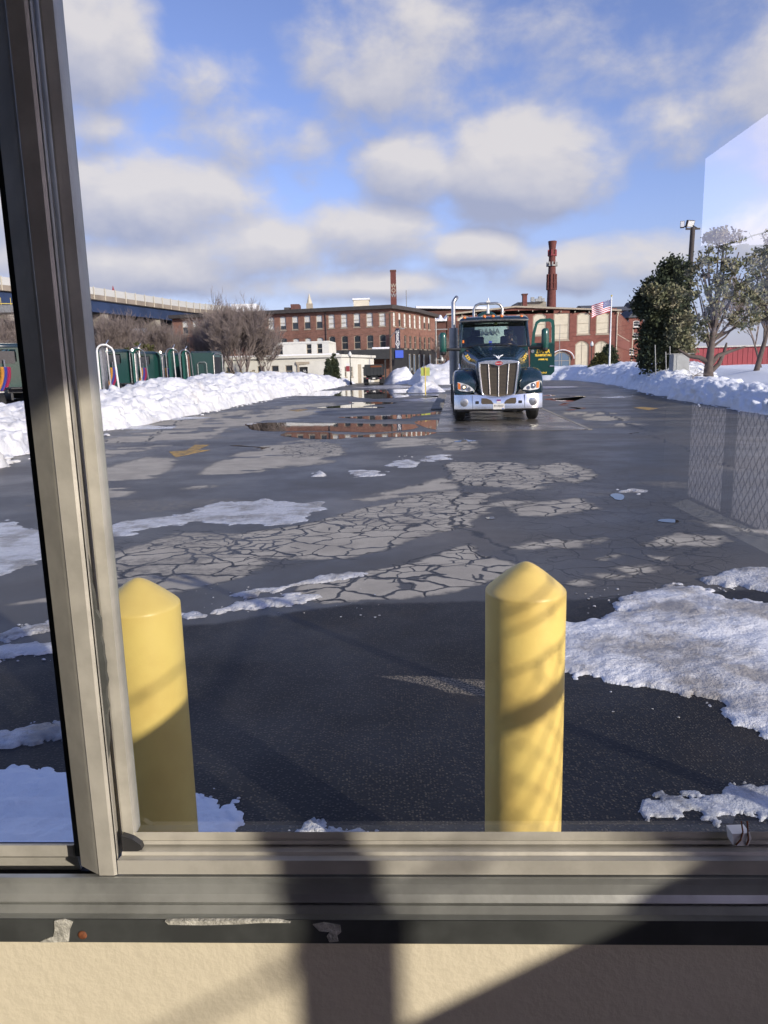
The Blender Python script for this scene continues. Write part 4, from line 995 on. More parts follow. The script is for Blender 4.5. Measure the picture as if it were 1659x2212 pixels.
# items on its roof
def rooftop(name, label, cat, px0, px1, py0, py1, D, dep, m, cap=None):
    mb = MB(); x0, x1 = X2(px0, D), X2(px1, D); mb.box(x0, x1, D, D+dep, zt-.2 if D < 140 else 0, Z2(px0, py0, D)); o = ob(name, mb, m); tag(o, label, cat)
    if cap: mb = MB(); mb.box(x0-.15, x1+.15, D-.15, D+dep+.15, Z2(px0, py0, D)+.003, Z2(px0, py0, D)+.25); adopt(ob('cap', mb, cap), o)
    return o
rooftop('rooftop_unit', 'cream box shaped plant room on the brick mill roof near the lettered chimney', 'rooftop unit', 768, 801, 648, 662, 122, 3, M['cream'], M['whitep'])
rooftop('rooftop_unit', 'low brick stair head on the brick mill roof beside the steeple', 'rooftop unit', 634, 652, 657, 670, 126, 3, M['brick3'])
rooftop('rooftop_unit', 'small dark vent box left of the brick stair head', 'rooftop unit', 620, 632, 664, 670, 126, 2, M['cornice'])
rooftop('rooftop_unit', 'white rooftop tent behind the bare tree', 'rooftop unit', 508, 561, 657, 671, 130, 4, M['whitep'])
mb = MB(); q = P(878, 660, 135); mb.tube([(q.x, 135, 0), (q.x, 135, Z2(878, 627, 135))], .07, 5); tag(ob('antenna_mast', mb, M['galv']), 'thin grey mast right of the lettered chimney', 'mast')
# lettered chimney
cz = Z2(853, 587, 150); cxx = X2(853.5, 150)
ch = thing('chimney', 'square brick chimney with faded white letters reading down its side', 'chimney', (cxx, 150, 0))
mb = MB(); mb.loft([[(cxx-1*k, 150-1*k, z), (cxx+1*k, 150-1*k, z), (cxx+1*k, 150+1*k, z), (cxx-1*k, 150+1*k, z)] for k, z in ((.62, 0), (.60, 12), (.53, cz))], closed=True); ob('shaft', mb, M['chimney'], ch)
mb = MB(); mb.box(cxx-.60, cxx+.60, 149.4, 150.6, cz+.002, cz+.3); ob('rim', mb, M['brick3'], ch)
def zch(z): return (149.40-.0) + .07*(z-12)/(cz-12)
for i, c in enumerate('WOW'):
    z = Z2(853, 618+i*10.5, 150); text_obj('lettering', c, 1.05, M['tan'] if i < 2 else M['galv'], ch, Matrix.Translation((cxx, zch(z)-.02, z)) @ FACE, .02, .02)
# steeple and red spire far behind
st = thing('church_steeple', 'thin pale church steeple with brick stripes far behind the mill roof', 'steeple', (X2(674, 400), 400, 0))
x = X2(674.5, 400); mb = MB(); mb.box(x-1.6, x+1.6, 398.4, 401.6, 0, Z2(674, 656, 400)); ob('tower', mb, M['tan'], st)
mb = MB(); mb.lathe([(1.5, Z2(674, 656, 400)+.01), (.1, Z2(674, 634, 400))], 8, (x, 400, 0)); ob('spire', mb, M['cream'], st)
st = thing('church_steeple', 'faint red pointed spire peeking over the bridge', 'steeple', (X2(260, 420), 420, 0)); x = X2(260, 420)
mb = MB(); mb.lathe([(3.2, 0), (3.0, Z2(260, 641, 420)), (1.3, Z2(260, 632, 420)), (.5, Z2(260, 624, 420)), (.12, Z2(260, 617, 420))], 8, (x, 420, 0)); ob('spire', mb, M['redwall'], st)

# ---- low white building and its upper storey
B0 = Vector((X2(470, 99), 99)); B1 = Vector((X2(738, 97), 97)); B2 = Vector((X2(808, 109), 109)); zb = Z2(738, 765, 97)
wbld = thing('white_building', 'low flat roofed white building with a dark framed door in front of the brick mill', 'building', (B1.x, B1.y, 0))
window_proto('w_dark', .95, 1.5, 0, 'dark', 'tan'); window_proto('w_small', .75, 1.3, 0, 'dark', 'tan')
it = [(uat(B0, B1, 415+c/3), 1.05, 'w_dark') for c in (245, 447, 538, 628)]
facade('wall', B0, B1, 0, zb-.35, [(u, z, .95, 1.5, 0) for u, z, k in it] + [(uat(B0, B1, 415+722/3), 0, 1.1, 2.3, 0)], M['white'], wbld); put_windows(wbld, B0, B1, it)
it = [(uat(B1, B2, 415+c/3), .9, 'w_small') for c in (996, 1037, 1117, 1153)]
facade('wall', B1, B2, 0, zb-.35, [(u, z, .75, 1.3, 0) for u, z, k in it], M['white'], wbld); put_windows(wbld, B1, B2, it)
slab('roof', [B0+Vector((-.2, -.25)), B1+Vector((.1, -.3)), B2+Vector((.3, -.1)), B2+Vector((-8, 6)), B0+Vector((0, 12))], zb-.35, zb-.02, M['white'], wbld)
mb = MB(); mb.prism([tuple(B0+Vector((0, .1))), tuple(B1+Vector((-.3, 0))), tuple(B1+Vector((-.5, 6))), tuple(B0+Vector((0, 9)))], zb-.018, zb+.14); ob('roof_snow', mb, M['roofsnow'], wbld)
ud = uat(B0, B1, 415+722/3); q = B0 + (B1-B0).normalized()*ud
mb = MB(); mb.box(q.x-.55, q.x+.55, q.y+.15, q.y+.2, 0, 2.25); door = ob('door', mb, M['black'], wbld)
text_obj('lettering', '56', .42, M['whitep'], door, Matrix.Translation((q.x+.15, q.y+.14, 1.75)) @ FACE, .01)
mb = MB(); mb.box(q.x-.8, q.x-.56, q.y-.06, q.y+.1, 0, 2.6); mb.box(q.x+.56, q.x+.8, q.y-.06, q.y+.1, 0, 2.6); mb.box(q.x-.95, q.x+.95, q.y-.1, q.y+.1, 2.603, 2.95); ob('door_frame', mb, M['tan'], wbld)
q = (B1+B2)/2; mb = MB(); mb.box(q.x-.5, q.x+.35, q.y-.35, q.y-.2, 0, 2.5); ob('door', mb, M['tan'], wbld, label='tan side door')
U0 = Vector((X2(588, 106), 106)); U1 = Vector((X2(712, 104), 104)); zu2 = Z2(712, 740, 104)
up = thing('white_building', 'white upper storey block standing behind the low white building', 'building', (U1.x, U1.y, 0))
it = [(uat(U0, U1, 415+c/3), zb+.35, 'w_small') for c in (577, 763, 832)]
facade('wall', U0, U1, 0, zu2, [(u, z, .75, 1.3, 0) for u, z, k in it], M['white'], up); put_windows(up, U0, U1, it)
facade('wall', U1, U1+Vector((.6, 7)), 0, zu2, [], M['white'], up)
slab('roof', [U0+Vector((0, -.1)), U1+Vector((.12, -.1)), U1+Vector((.6, 7)), U0+Vector((0, 7))], zu2+.002, zu2+.25, M['white'], up)

# ---- brick mill on the right with boarded arches
C0 = Vector((X2(968, 135), 135)); C1 = Vector((X2(1328, 135), 135)); C2 = Vector((X2(1358, 182), 182))
zc = Z2(1328, 667, 135)-.2
rm = thing('brick_mill', 'wide red brick mill with tall cream boarded arches behind the semi truck', 'building', (C1.x, C1.y, 0))
def T(cx_, cy_): return 933+cx_*.2083, 501+cy_*.2083      # crop of the truck -> photo
window_proto('board', 2.4, 3.87, .5, 'white', 'tan', bars=1); window_proto('boardlow', 2.45, 5.1, .65, 'white', 'tan', bars=0, vbar=True)
for k in ('board', 'boardlow'):
    for chd in WP[k].children: chd.data.materials[0] = M['cream']; chd.name = 'board'
window_proto('tall', 2.85, 5.3, 0, 'white', 'tan', bars=1)
for chd in WP['tall'].children: chd.data.materials[0] = M['cream']; chd.name = 'board'
window_proto('arch_shop', 3.3, 3.4, .85, 'blue', 'tan', bars=1, vbar=True)
hs = []; it = []
zbw = Z2(1164, 725, 135)
for px, k in ((1002, 'board'), (1043, 'board'), (1083, 'board'), (1125, 'board'), (1164, 'board'), (1258, 'board'), (1299, 'board')):
    u = uat(C0, C1, px); hs.append((u, zbw, 2.4, 3.87, .5)); it.append((u, zbw, k))
u = uat(C0, C1, 1211); zt2 = Z2(1211, 735, 135); hs.append((u, zt2, 2.85, 5.3, 0)); it.append((u, zt2, 'tall'))
for px in (1044, 1125, 1256, 1298): 
    u = uat(C0, C1, px); z = Z2(px, 736, 135)-5.1; hs.append((u, max(z, .05), 2.45, 5.1, .65)); it.append((u, max(z, .05), 'boardlow'))
u = uat(C0, C1, 1213); hs.append((u, .9, 3.3, 3.4, .85)); it.append((u, .9, 'arch_shop'))
zr = Z2(1110, 662, 135)-.2
facade('wall', C0, C1, 0, zc-.35, hs, M['brick2'], rm, gable=[(.02, zc-.1), (.40, zr), (.98, zc-.05)]); put_windows(rm, C0, C1, it)
window_proto('side', 1.9, 4.0, .1, 'white', 'cream', bars=1); window_proto('sidelow', 1.9, 3.5, .3, 'half', 'cream', bars=1)
hs = []; it = []; LC = (C2-C1).length
for i in range(13):
    u = 2.2 + i*(LC-4)/12.5
    hs.append((u, zbw+.1, 1.9, 4.0, .1)); it.append((u, zbw+.1, 'side'))
    hs.append((u, 1.6, 1.9, 3.5, .3)); it.append((u, 1.6, 'sidelow'))
facade('wall', C1, C2, 0, zc-.35, hs, M['brick2'], rm); put_windows(rm, C1, C2, it)
mb = MB(); Bk = Vector((3, 34))
cs = [(C0+Vector((-.3, -.5)), zc-.25), (C0+(C1-C0)*.40+Vector((0, -.5)), zr+.0), (C1+Vector((.7, -.5)), zc-.25)]
v = [(a.x, a.y, z+.002) for a, z in cs] + [(a.x+Bk.x, a.y+Bk.y+5, z+.002) for a, z in cs]; v += [(a, b_, z+.28) for a, b_, z in v]
mb.add(v, [(0, 1, 4, 3), (1, 2, 5, 4), (6, 9, 10, 7), (7, 10, 11, 8), (0, 6, 7, 1), (1, 7, 8, 2), (2, 8, 11, 5), (5, 11, 10, 4), (4, 10, 9, 3), (3, 9, 6, 0)]); ob('roof', mb, M['tan'], rm)
mb = MB()
for i in range(13):
    f = i/12; a = C0.lerp(C1, f); z = (zc-.35)+(zr-zc)*(1-abs(f-.4)/(.4 if f < .4 else .6))*.9; mb.box(a.x-.09, a.x+.09, a.y-.45, a.y-.003, z-.25, z-.02)
ob('brackets', mb, M['tan'], rm)
mb = MB(); mb.tube([(C1.x+.3, C1.y-.2, zc-.3), (C1.x+.1, C1.y-.15, zc-1.2), (C1.x+.1, C1.y-.15, .5)], .09, 6); mb2 = ob('downpipe', mb, M['cream'], rm)
mb = MB(); mb.tube([(C2.x+.3, C2.y-1.2, zc-.3), (C2.x+.15, C2.y-1.2, .5)], .12, 6); ob('downpipe', mb, M['cream'], rm)
mb = MB(); u = uat(C0, C1, 1213); q = C0.lerp(C1, u/(C1-C0).length); pts = [(q.x+2.1*math.cos(a), q.y-.35, 2.9+1.6*math.sin(a)) for a in [math.pi*i/10 for i in range(11)]]; mb.tube(pts, .09, 6); ob('arch_trim', mb, M['roofsnow'], rm, label='snow lined arch over the blue shopfront')
# behind it
rooftop('chimney', 'short square brick chimney stub on the roof behind the semi truck', 'chimney', 1128, 1137, 637, 664, 165, 1.1, M['chimney'], M['brick3'])
rb2 = rooftop('rear_block', 'grey flat roofed block with rooftop vents behind the right brick mill', 'building', 1117, 1178, 653, 664, 167, 8, M['concrete'])
mb = MB()
for px, h in ((1147, 1.5), (1156, 1), (1163, 1.8), (1169, 1.2)): x = X2(px, 167); mb.box(x-.35, x+.35, 166, 166.9, Z2(px, 652, 167)+.002, Z2(px, 652, 167)+h*.6)
adopt(ob('vents', mb, M['alud']), rb2)
# tall round stack
cx_ = X2(1188.5, 230); k = 230/F*1.0
def zz3(py): return Z2(1188, py, 230)
ch = thing('chimney', 'tall round tapering brick stack with a flared top and antenna rings', 'chimney', (cx_, 230, 0))
mb = MB(); prof = [(10.4*k, 0), (9.6*k, zz3(662)), (8.2*k, zz3(600)), (6.8*k, zz3(560)), (6.5*k, zz3(545)), (7.0*k, zz3(535)), (8.3*k, zz3(526)), (8.8*k, zz3(521.5)), (7.8*k, zz3(521))]
mb.lathe(prof, 28, (cx_, 230, 0)); ob('shaft', mb, M['chimney'], ch, smooth=50)
for py, r, n_, m_, hh in ((574, 10.6, 10, 'galv', 1.0), (552, 8.6, 6, 'redwall', 1.6), (612, 9.6, 9, 'chimney', 2.6), (625, 9.9, 9, 'chimney', 2.0)):
    mb = MB(); z = zz3(py); mb.lathe([(r*k*.80, z-.15), (r*k, z-.15), (r*k, z+.12), (r*k*.8, z+.12)], 20, (cx_, 230, 0))
    for i in range(n_):
        a = 2*math.pi*i/n_+.2; x, y = cx_+r*k*math.cos(a), 230+r*k*math.sin(a); mb.box(x-.17, x+.17, y-.12, y+.12, z-.2, z+hh)
    ob('antenna_ring', mb, M[m_], ch)
# range between the mills
E0 = Vector((X2(905, 178), 178)); E1 = Vector((X2(1046, 178), 178)); z = Z2(980, 671, 178)
lk = thing('link_building', 'dark brick range with a snow edged roof between the two mills', 'building', (E0.x, 178, 0))
mb = MB(); mb.box(E0.x, E1.x, 178, 190, 0, z); ob('wall', mb, M['brick3'], lk)
mb = MB(); mb.add([(E0.x-.5, 177.4, z+.7), (E1.x+.5, 177.4, z+.1), (E1.x+.5, 190, z+.1), (E0.x-.5, 190, z+.7), (E0.x-.5, 177.4, z+1.2), (E1.x+.5, 177.4, z+.7), (E1.x+.5, 190, z+.7), (E0.x-.5, 190, z+1.2)], [(0,1,2,3),(4,5,6,7),(0,1,5,4),(1,2,6,5),(2,3,7,6),(3,0,4,7)]); ob('roof_snow', mb, M['roofsnow'], lk)
x0, x1 = X2(933, 134), X2(966, 134); z = Z2(960, 694, 134)
sb = thing('brick_annex', 'lower brick annex with a thick cushion of snow on its roof beside the lettered mill', 'building', ((x0+x1)/2, 134, 0))
window_proto('nw', .6, 2.2, .1, 'dark', 'tan')
it = [(u, zq, 'nw') for u in (1.4, 2.5, 3.6, 4.7) for zq in (1.5, 5.4)]
facade('wall', (x0, 134), (x1, 134), 0, z, [(u, zq, .6, 2.2, .1) for u, zq, _ in it], M['brick3'], sb); put_windows(sb, (x0, 134), (x1, 134), it)
mb = MB(); rr = random.Random(2); secs = []
for i in range(16):
    x = x0+(x1-x0)*i/15; h = .7+.35*math.sin(i*.9)+.15*rr.random(); secs.append([(x, 133.5, z+.003), (x, 133.45, z+h*.6), (x, 134, z+h), (x, 139, z+h), (x, 140, z+.003)])
mb.loft(secs); ob('roof_snow', mb, M['roofsnow'], sb, smooth=60)
mb = MB(); mb.box(x1-.1, x1+.05, 134, 140, 0, z); ob('wall', mb, M['brick3'], sb)
# far right: annex with white framed windows, hillside houses
x0, x1 = X2(1356, 188), X2(1384, 188); z = Z2(1370, 686, 188)
sb = thing('brick_annex', 'narrow brick block with small white framed windows right of the flag', 'building', (x0, 188, 0))
window_proto('rw', 1.6, 1.5, .2, 'dark', 'whitep')
it = [(uat(Vector((x0, 188)), Vector((x1, 188)), px), Z2(px, py, 188), 'rw') for px, py in ((1371, 706), (1370, 732), (1361, 766))]
facade('wall', (x0, 188), (x1, 188), 0, z, [(u, zq, 1.6, 1.5, .2) for u, zq, _ in it], M['brick2'], sb); put_windows(sb, (x0, 188), (x1, 188), it)
mb = MB(); mb.prism([(x0-.5, z+.003), (x1+3, z+.003), (x1+2, z+2.2), (x0+1.5, z+2.2)], 187.5, 198, 'y'); ob('roof', mb, M['slate'], sb)
kill_protos()
def house(px0, px1, py_e, py_r, py_b, D, dep, wm_, rm_, label, rows=1, cols=3):
    x0, x1 = X2(px0, D), X2(px1, D); ze_, zr_ = Z2(px0, py_e, D), Z2(px0, py_r, D)
    h = thing('house', label, 'house', ((x0+x1)/2, D, 0))
    mb = MB(); mb.box(x0, x1, D, D+dep, 0, ze_); ob('wall', mb, wm_, h)
    mb = MB(); e = .5; mb.prism([(D-e, ze_+.003), (D+dep+e, ze_+.003), (D+dep*.6, zr_), (D+dep*.4, zr_)], x0-.4, x1+.4, 'x'); ob('roof', mb, rm_, h)
    for r_ in range(rows):
        for c in range(cols):
            x = x0+(x1-x0)*(c+.5)/cols; z = ze_-1.9-r_*3; mb = MB(); mb.box(x-.45, x+.45, D-.06, D-.003, z, z+1.3); w_ = ob('window', mb, M['whitep'], h)
            mb = MB(); mb.box(x-.33, x+.33, D-.09, D-.063, z+.12, z+1.18); adopt(ob('pane', mb, M['dglass']), w_)
    return h
house(1258, 1302, 667, 658, 0, 205, 9, M['brick3'], M['slate'], 'dark slate roofed house behind the brick mill left of the flag', 1, 4)
house(1372, 1412, 655, 647, 0, 225, 9, M['redwall'], M['tan'], 'dull red house on the hill peeping over the trees', 2, 5)
house(1362, 1382, 663, 651, 0, 214, 8, M['cream'], M['slate'], 'pale house at the left end of the hill row', 2, 3)
house(1385, 1420, 676, 664, 0, 205, 8, M['slate'], M['roofsnow'], 'grey house with a snow covered roof under the red one', 1, 4)
house(1300, 1352, 672, 661, 0, 200, 8, M['brick3'], M['slate'], 'low dark house right behind the flag', 1, 5)
# hill under the far houses
terrain('hills', np.linspace(-500, 700, 60), np.linspace(260, 900, 30), lambda x, y: 12*fbm(x*.006, y*.006, 4, 3)*np.clip((y-255)/150, 0, 1)*np.clip((x+100)/300, .1, 1)-1, M['twig'], 'low brown hill behind the town')

# ================================================================ highway bridge
br = thing('highway_bridge', 'high road bridge with blue girders and a pale mesh fence running off at the left', 'bridge', (X2(200, 149), 149, 0))
bp = [P(-420, 575, 104), P(0, 597, 131), P(200, 620, 149), P(417, 654, 185), P(520, 664, 215)]
tops = [17.8, 18.9, 18.9, 18.8, 18.6]
tops = [p.z for p in bp]; bp = [Vector((p.x, p.y)) for p in bp]
def rib(name, off0, off1, dz0, dz1, m, label=None):
    secs = []
    for i, p in enumerate(bp):
        d = (bp[min(i+1, 4)]-bp[max(i-1, 0)]).normalized(); n_ = Vector((-d.y, d.x)); a = p+n_*off0; c = p+n_*off1; z = tops[i]
        secs.append([(a.x, a.y, z+dz0), (c.x, c.y, z+dz0), (c.x, c.y, z+dz1), (a.x, a.y, z+dz1)])
    mb = MB(); mb.loft(secs, closed=True); return ob(name, mb, m, br, label=label)
rib('fence', 0, .06, -1.35, 0, M['screen'], 'pale mesh safety fence along the deck'); rib('parapet', -.15, .35, -2.3, -1.36, M['deckedge']); rib('deck', .36, 15, -2.4, -1.8, M['concrete'])
rib('girder', .5, 1.2, -4.6, -2.41, M['steelblue']); rib('girder', 7, 7.7, -4.6, -2.41, M['steelblue']); rib('girder', 13.5, 14.2, -4.6, -2.41, M['steelblue'])
tot = 0
for i in range(4):
    a, c = bp[i], bp[i+1]; L_ = (c-a).length; d = (c-a)/L_; n_ = Vector((-d.y, d.x)); m_ = max(int(L_/3.2), 1); mb = MB()
    for j in range(m_):
        q = a + d*(j*L_/m_) - n_*.22; z = tops[i]+(tops[i+1]-tops[i])*j/m_; mb.box(q.x-.06, q.x+.06, q.y-.06, q.y+.06, z-2.3, z+.12)
    ob('fence_posts', mb, M['cream'], br)
    for f in (.12, .62) if i else (.95,):
        q = a + d*(f*L_); z = tops[i]+(tops[i+1]-tops[i])*f; w2 = 1.0
        mb = MB(); o1 = q+n_*1; o2 = q+n_*13.5
        mb.prism([tuple(o1-d*w2), tuple(o1+d*w2), tuple(o2+d*w2), tuple(o2-d*w2)], z-6.4, z-4.61, 'z')
        for of in (2.2, 12): o3 = q+n_*of; mb.prism([tuple(o3-d*w2-n_*1.1), tuple(o3+d*w2-n_*1.1), tuple(o3+d*w2+n_*1.1), tuple(o3-d*w2+n_*1.1)], 0, z-6.402, 'z')
        ob('pier', mb, M['concrete'], br)
# yellow edged approach ramp in front of the left end
rp = thing('highway_bridge', 'lower grey ramp with a thin yellow railing at the far left edge', 'bridge', (X2(-60, 110), 110, 0))
a, c = P(-200, 652, 100), P(64, 657, 122); mb = MB()
for k_ in (0,): mb.loft([[(a.x, a.y, a.z-.2), (a.x-4, a.y+4, a.z-.2), (a.x-4, a.y+4, a.z-1.6), (a.x, a.y, a.z-1.6)], [(c.x, c.y, c.z-.2), (c.x-4, c.y+4, c.z-.2), (c.x-4, c.y+4, c.z-1.2), (c.x, c.y, c.z-1.2)]], closed=True)
ob('deck', mb, M['galv'], rp); mb = MB(); mb.tube([a, c], .08, 5)
for i in range(12): q = a.lerp(c, i/11); mb.tube([q-Vector((0, 0, .2)), q+Vector((0, 0, .9))], .05, 4)
ob('railing', mb, M['ylw'], rp)
# abutment wall and low buildings under the bridge
rooftop('abutment', 'beige concrete abutment under the left end of the bridge', 'wall', -60, 8, 704, 780, 118, 6, M['concrete'])
rooftop('brick_shed', 'long low brick shed seen through the trees under the bridge', 'building', 330, 420, 727, 780, 145, 8, M['brick'], M['roofsnow'])
rooftop('brick_shed', 'grey low shed left of the brick one under the bridge', 'building', 205, 325, 724, 780, 150, 8, M['concrete'], M['roofsnow'])
# ================================================================ trees
def branchy(mb, p, d, L, r, depth, rr, spread=.55, up=.25, minr=.012, kids=(2, 3), gnarl=.12):
    n = 4 if depth > 1 else 3; pts = [p]; q = p.copy(); dd = d.copy()
    for i in range(n):
        dd = (dd + Vector((rr.gauss(0, gnarl), rr.gauss(0, gnarl), rr.gauss(0, gnarl)+up*.12))).normalized(); q = q + dd*(L/n); pts.append(q.copy())
    r1 = max(r*.55, minr*.8); mb.tube(pts, [r+(r1-r)*i/n for i in range(n+1)], 7 if r > .08 else (4 if r > .03 else 3), caps=False)
    if depth <= 0: return
    k = rr.randint(*kids)
    for i in range(k+1):
        t = 1.0 if i == 0 else rr.uniform(.35, .95); a = pts[min(int(t*n), n)]
        ang = rr.uniform(0, 2*math.pi); s = spread*rr.uniform(.6, 1.25)*(0.5 if i == 0 else 1)
        ax = dd.orthogonal().normalized(); ax.rotate(Matrix.Rotation(ang, 3, dd)); nd = (dd*math.cos(s) + ax*math.sin(s)); nd.z += up*.35; nd.normalize()
        branchy(mb, a, nd, L*rr.uniform(.62, .85), max(r1*rr.uniform(.6, .95), minr), depth-1, rr, spread, up, minr, kids, gnarl)
def bare_tree(px, D, h, label, seed, stems=1, depth=6, r=None, m='twig', spread=.5, z0=0, minr=.016, group='bare winter trees'):
    rr = random.Random(seed); x = X2(px, D)
    t_ = thing('bare_tree', label, 'tree', (x, D, z0), 0, group); r = r or h*.022
    tb = MB(); cb = MB()
    for s in range(stems):
        a = rr.uniform(0, 6.28); tilt = .08 if stems == 1 else rr.uniform(.15, .5); d = Vector((math.cos(a)*tilt, math.sin(a)*tilt*.6, 1)).normalized()
        base = Vector((x+math.cos(a)*.25*(stems > 1), D+math.sin(a)*.25*(stems > 1), z0-.1)); hl = h*(.26 if stems == 1 else .2)
        top = base + d*hl; rs = r/(stems**.4)
        tb.tube([base, base.lerp(top, .5)+Vector((rr.gauss(0, .05), 0, 0)), top], [rs*1.25, rs, rs*.8], 8)
        for k in range(3):
            ang = a + k*2.1; nd = (d + Vector((math.cos(ang), math.sin(ang), .0))*.45*(k > 0)).normalized()
            branchy(cb, top, nd, h*.2, rs*.7, depth-1, rr, spread, .3, minr, (2, 3) if depth > 5 else (2, 2), .1)
    ob('trunk', tb, M['bark'], t_, smooth=60); ob('crown', cb, M[m], t_)
    return t_
def leafcloud(blobs, n, size, rr, mb, flat=.55, clump=.28, cn=34):
    """sprays of small faces gathered in clumps on the shells of ellipsoid blobs (x, y, z, rx, ry, rz)"""
    tot = sum(b[3]*b[4]+b[5]*b[3] for b in blobs)
    V = []; Fc = []
    for (x, y, z, rx, ry, rz) in blobs:
        k = max(int(n*(rx*ry+rz*rx)/tot/cn), 3)
        for i in range(k):
            u = rr.uniform(-1, 1); a = rr.uniform(0, 2*math.pi); s = math.sqrt(1-u*u); rad = rr.uniform(.55, 1.12)
            c = Vector((x+rx*s*math.cos(a)*rad, y+ry*s*math.sin(a)*rad, z+rz*u*rad)); out = Vector((s*math.cos(a), s*math.sin(a), u*.6+.35)).normalized()
            cr = clump*rr.uniform(.6, 1.5)
            for j in range(cn):
                q = c + Vector((rr.gauss(0, cr*.6), rr.gauss(0, cr*.6), rr.gauss(0, cr*.42))); L_ = size*rr.uniform(.6, 1.5); w_ = L_*rr.uniform(.22, .45)
                dv = (out*.8 + Vector((rr.gauss(0, .7), rr.gauss(0, .7), rr.gauss(0, .6)))).normalized(); sd_ = dv.orthogonal(); sd_.rotate(Matrix.Rotation(rr.uniform(0, 6.28), 3, dv)); sd_.normalize()
                o = len(V); V += [q-sd_*w_*.5, q+dv*L_*.5-sd_*w_, q+dv*L_, q+dv*L_*.5+sd_*w_]; Fc.append((o, o+1, o+2, o+3))
    mb.add(V, Fc)
rr = random.Random(11)
bare_tree(522, 84, 11.5, 'big many stemmed bare tree in front of the left end of the brick mill', 21, 6, 7, .22, spread=.42, minr=.009)
bare_tree(470, 92, 12.8, 'tall bare tree standing left of the big many stemmed one', 22, 2, 7, .2, spread=.45, minr=.009)
bare_tree(578, 90, 9.0, 'slim bare tree behind the left corner of the white building', 27, 3, 6, .12, spread=.4, minr=.015)
bare_tree(440, 88, 9.5, 'twiggy bare tree beside the last parked truck', 28, 3, 6, .14, spread=.5, minr=.009)
bare_tree(232, 74, 9.6, 'bare tree right beside the window stile under the bridge', 23, 3, 7, .17, spread=.5, minr=.009)
bare_tree(330, 86, 9.8, 'reddish bare tree under the bridge deck', 24, 4, 7, .16, spread=.5, minr=.009)
bare_tree(385, 98, 9.5, 'bare tree between the bridge pier and the mill', 29, 3, 6, .16, spread=.5, minr=.010)
bare_tree(284, 105, 10.5, 'pale bare tree behind the evergreen hedge', 30, 3, 6, .16, spread=.5, minr=.010)
bare_tree(30, 62, 8.2, 'pinkish bare tree at the far left edge below the bridge', 25, 3, 7, .13, spread=.5, minr=.010)
bare_tree(72, 66, 8.5, 'bare tree half hidden by the window stile at the left', 31, 3, 6, .13, spread=.5, minr=.010)
bare_tree(957, 122, 8.5, 'small bare street tree in front of the snow topped annex', 26, 1, 6, .09, spread=.45, minr=.010)
bare_tree(975, 124, 7.5, 'spindly bare street tree just left of the exhaust stack', 32, 1, 6, .08, spread=.4, minr=.010)
# brush in front of the mill
def shrub(name, px, D, blobs, n, size, label, m, cat='shrub', group=None, stem=True, z0=0, clump=.25):
    x = X2(px, D); t_ = thing(name, label, cat, (x, D, z0), 0, group); mb = MB(); r_ = random.Random(int(px)+5)
    leafcloud([(x+b[0], D+b[1], z0+b[2], b[3], b[4], b[5]) for b in blobs], n, size, r_, mb, clump=clump); ob('foliage', mb, M[m], t_, fix=False)
    if stem: mb = MB(); mb.tube([(x, D, z0-.1), (x, D, z0+blobs[0][2])], [.1, .05], 6); ob('trunk', mb, M['bark'], t_)
    return t_
def cone(h, r, n_=7): return [(0, 0, h*(i+.5)/n_, r*(1-.82*((i+.2)/n_)**1.4)*.85, r*(1-.82*((i+.2)/n_)**1.4)*.85, h/n_*.8) for i in range(n_)]
shrub('arborvitae', 710, 88, cone(2.9, .62), 11000, .16, 'left and shorter of the two pointed evergreens at the white building', 'leafd', group='pointed evergreens', clump=.12)
shrub('arborvitae', 722.5, 88.6, cone(3.4, .70), 12000, .16, 'right and taller of the two pointed evergreens at the white building', 'leafd', group='pointed evergreens', clump=.12)
shrub('hedge', 300, 60, [(-2.2, 0, 2.0, 1.2, 1, 1.1), (-.9, .3, 2.3, 1.3, 1, 1.3), (.5, 0, 2.5, 1.4, 1, 1.5), (1.6, .2, 1.9, 1.3, 1, 1.3), (-3.0, .5, 1.6, 1, 1, 1)], 7000, .16, 'olive evergreen hedge behind the parked trucks', 'leafy', 'hedge', clump=.2)
shrub('shrub', 530, 78, [(-1.5, 0, .9, 1.5, .8, .6), (.5, 0, .8, 1.6, .8, .7), (-3, 0, .8, 1.2, .8, .6)], 3000, .2, 'dry brown brush at the foot of the big bare tree', 'leafb')
shrub('shrub', 70, 45, [(-1, 0, .9, 1.4, .8, .8), (1, 0, .8, 1.3, .8, .7)], 1500, .2, 'dry brush behind the left most parked trucks', 'leafb')
shrub('conifer_shrub', 1295, 84, [(0, 0, .9, 1.0, .8, .9), (.1, 0, 1.7, .85, .8, .9), (-.3, 0, 1.3, .8, .7, .7), (.35, 0, 1.2, .7, .7, .8), (0, 0, 2.35, .5, .5, .5)], 15000, .18, 'rounded olive shrub left of the flagpole', 'leafy', group='shrubs by the flagpole', clump=.16)
shrub('conifer_shrub', 1311, 88.5, [(0, 0, 1.2, 1.1, 1, 1.2), (.2, 0, 2.3, .95, .9, 1.1), (-.5, 0, 1.8, .8, .8, 1), (.6, 0, 1.7, .8, .8, 1), (.1, 0, 3.2, .6, .6, .7)], 17000, .18, 'taller dark shrub behind the flagpole', 'leafd', group='shrubs by the flagpole', clump=.18)
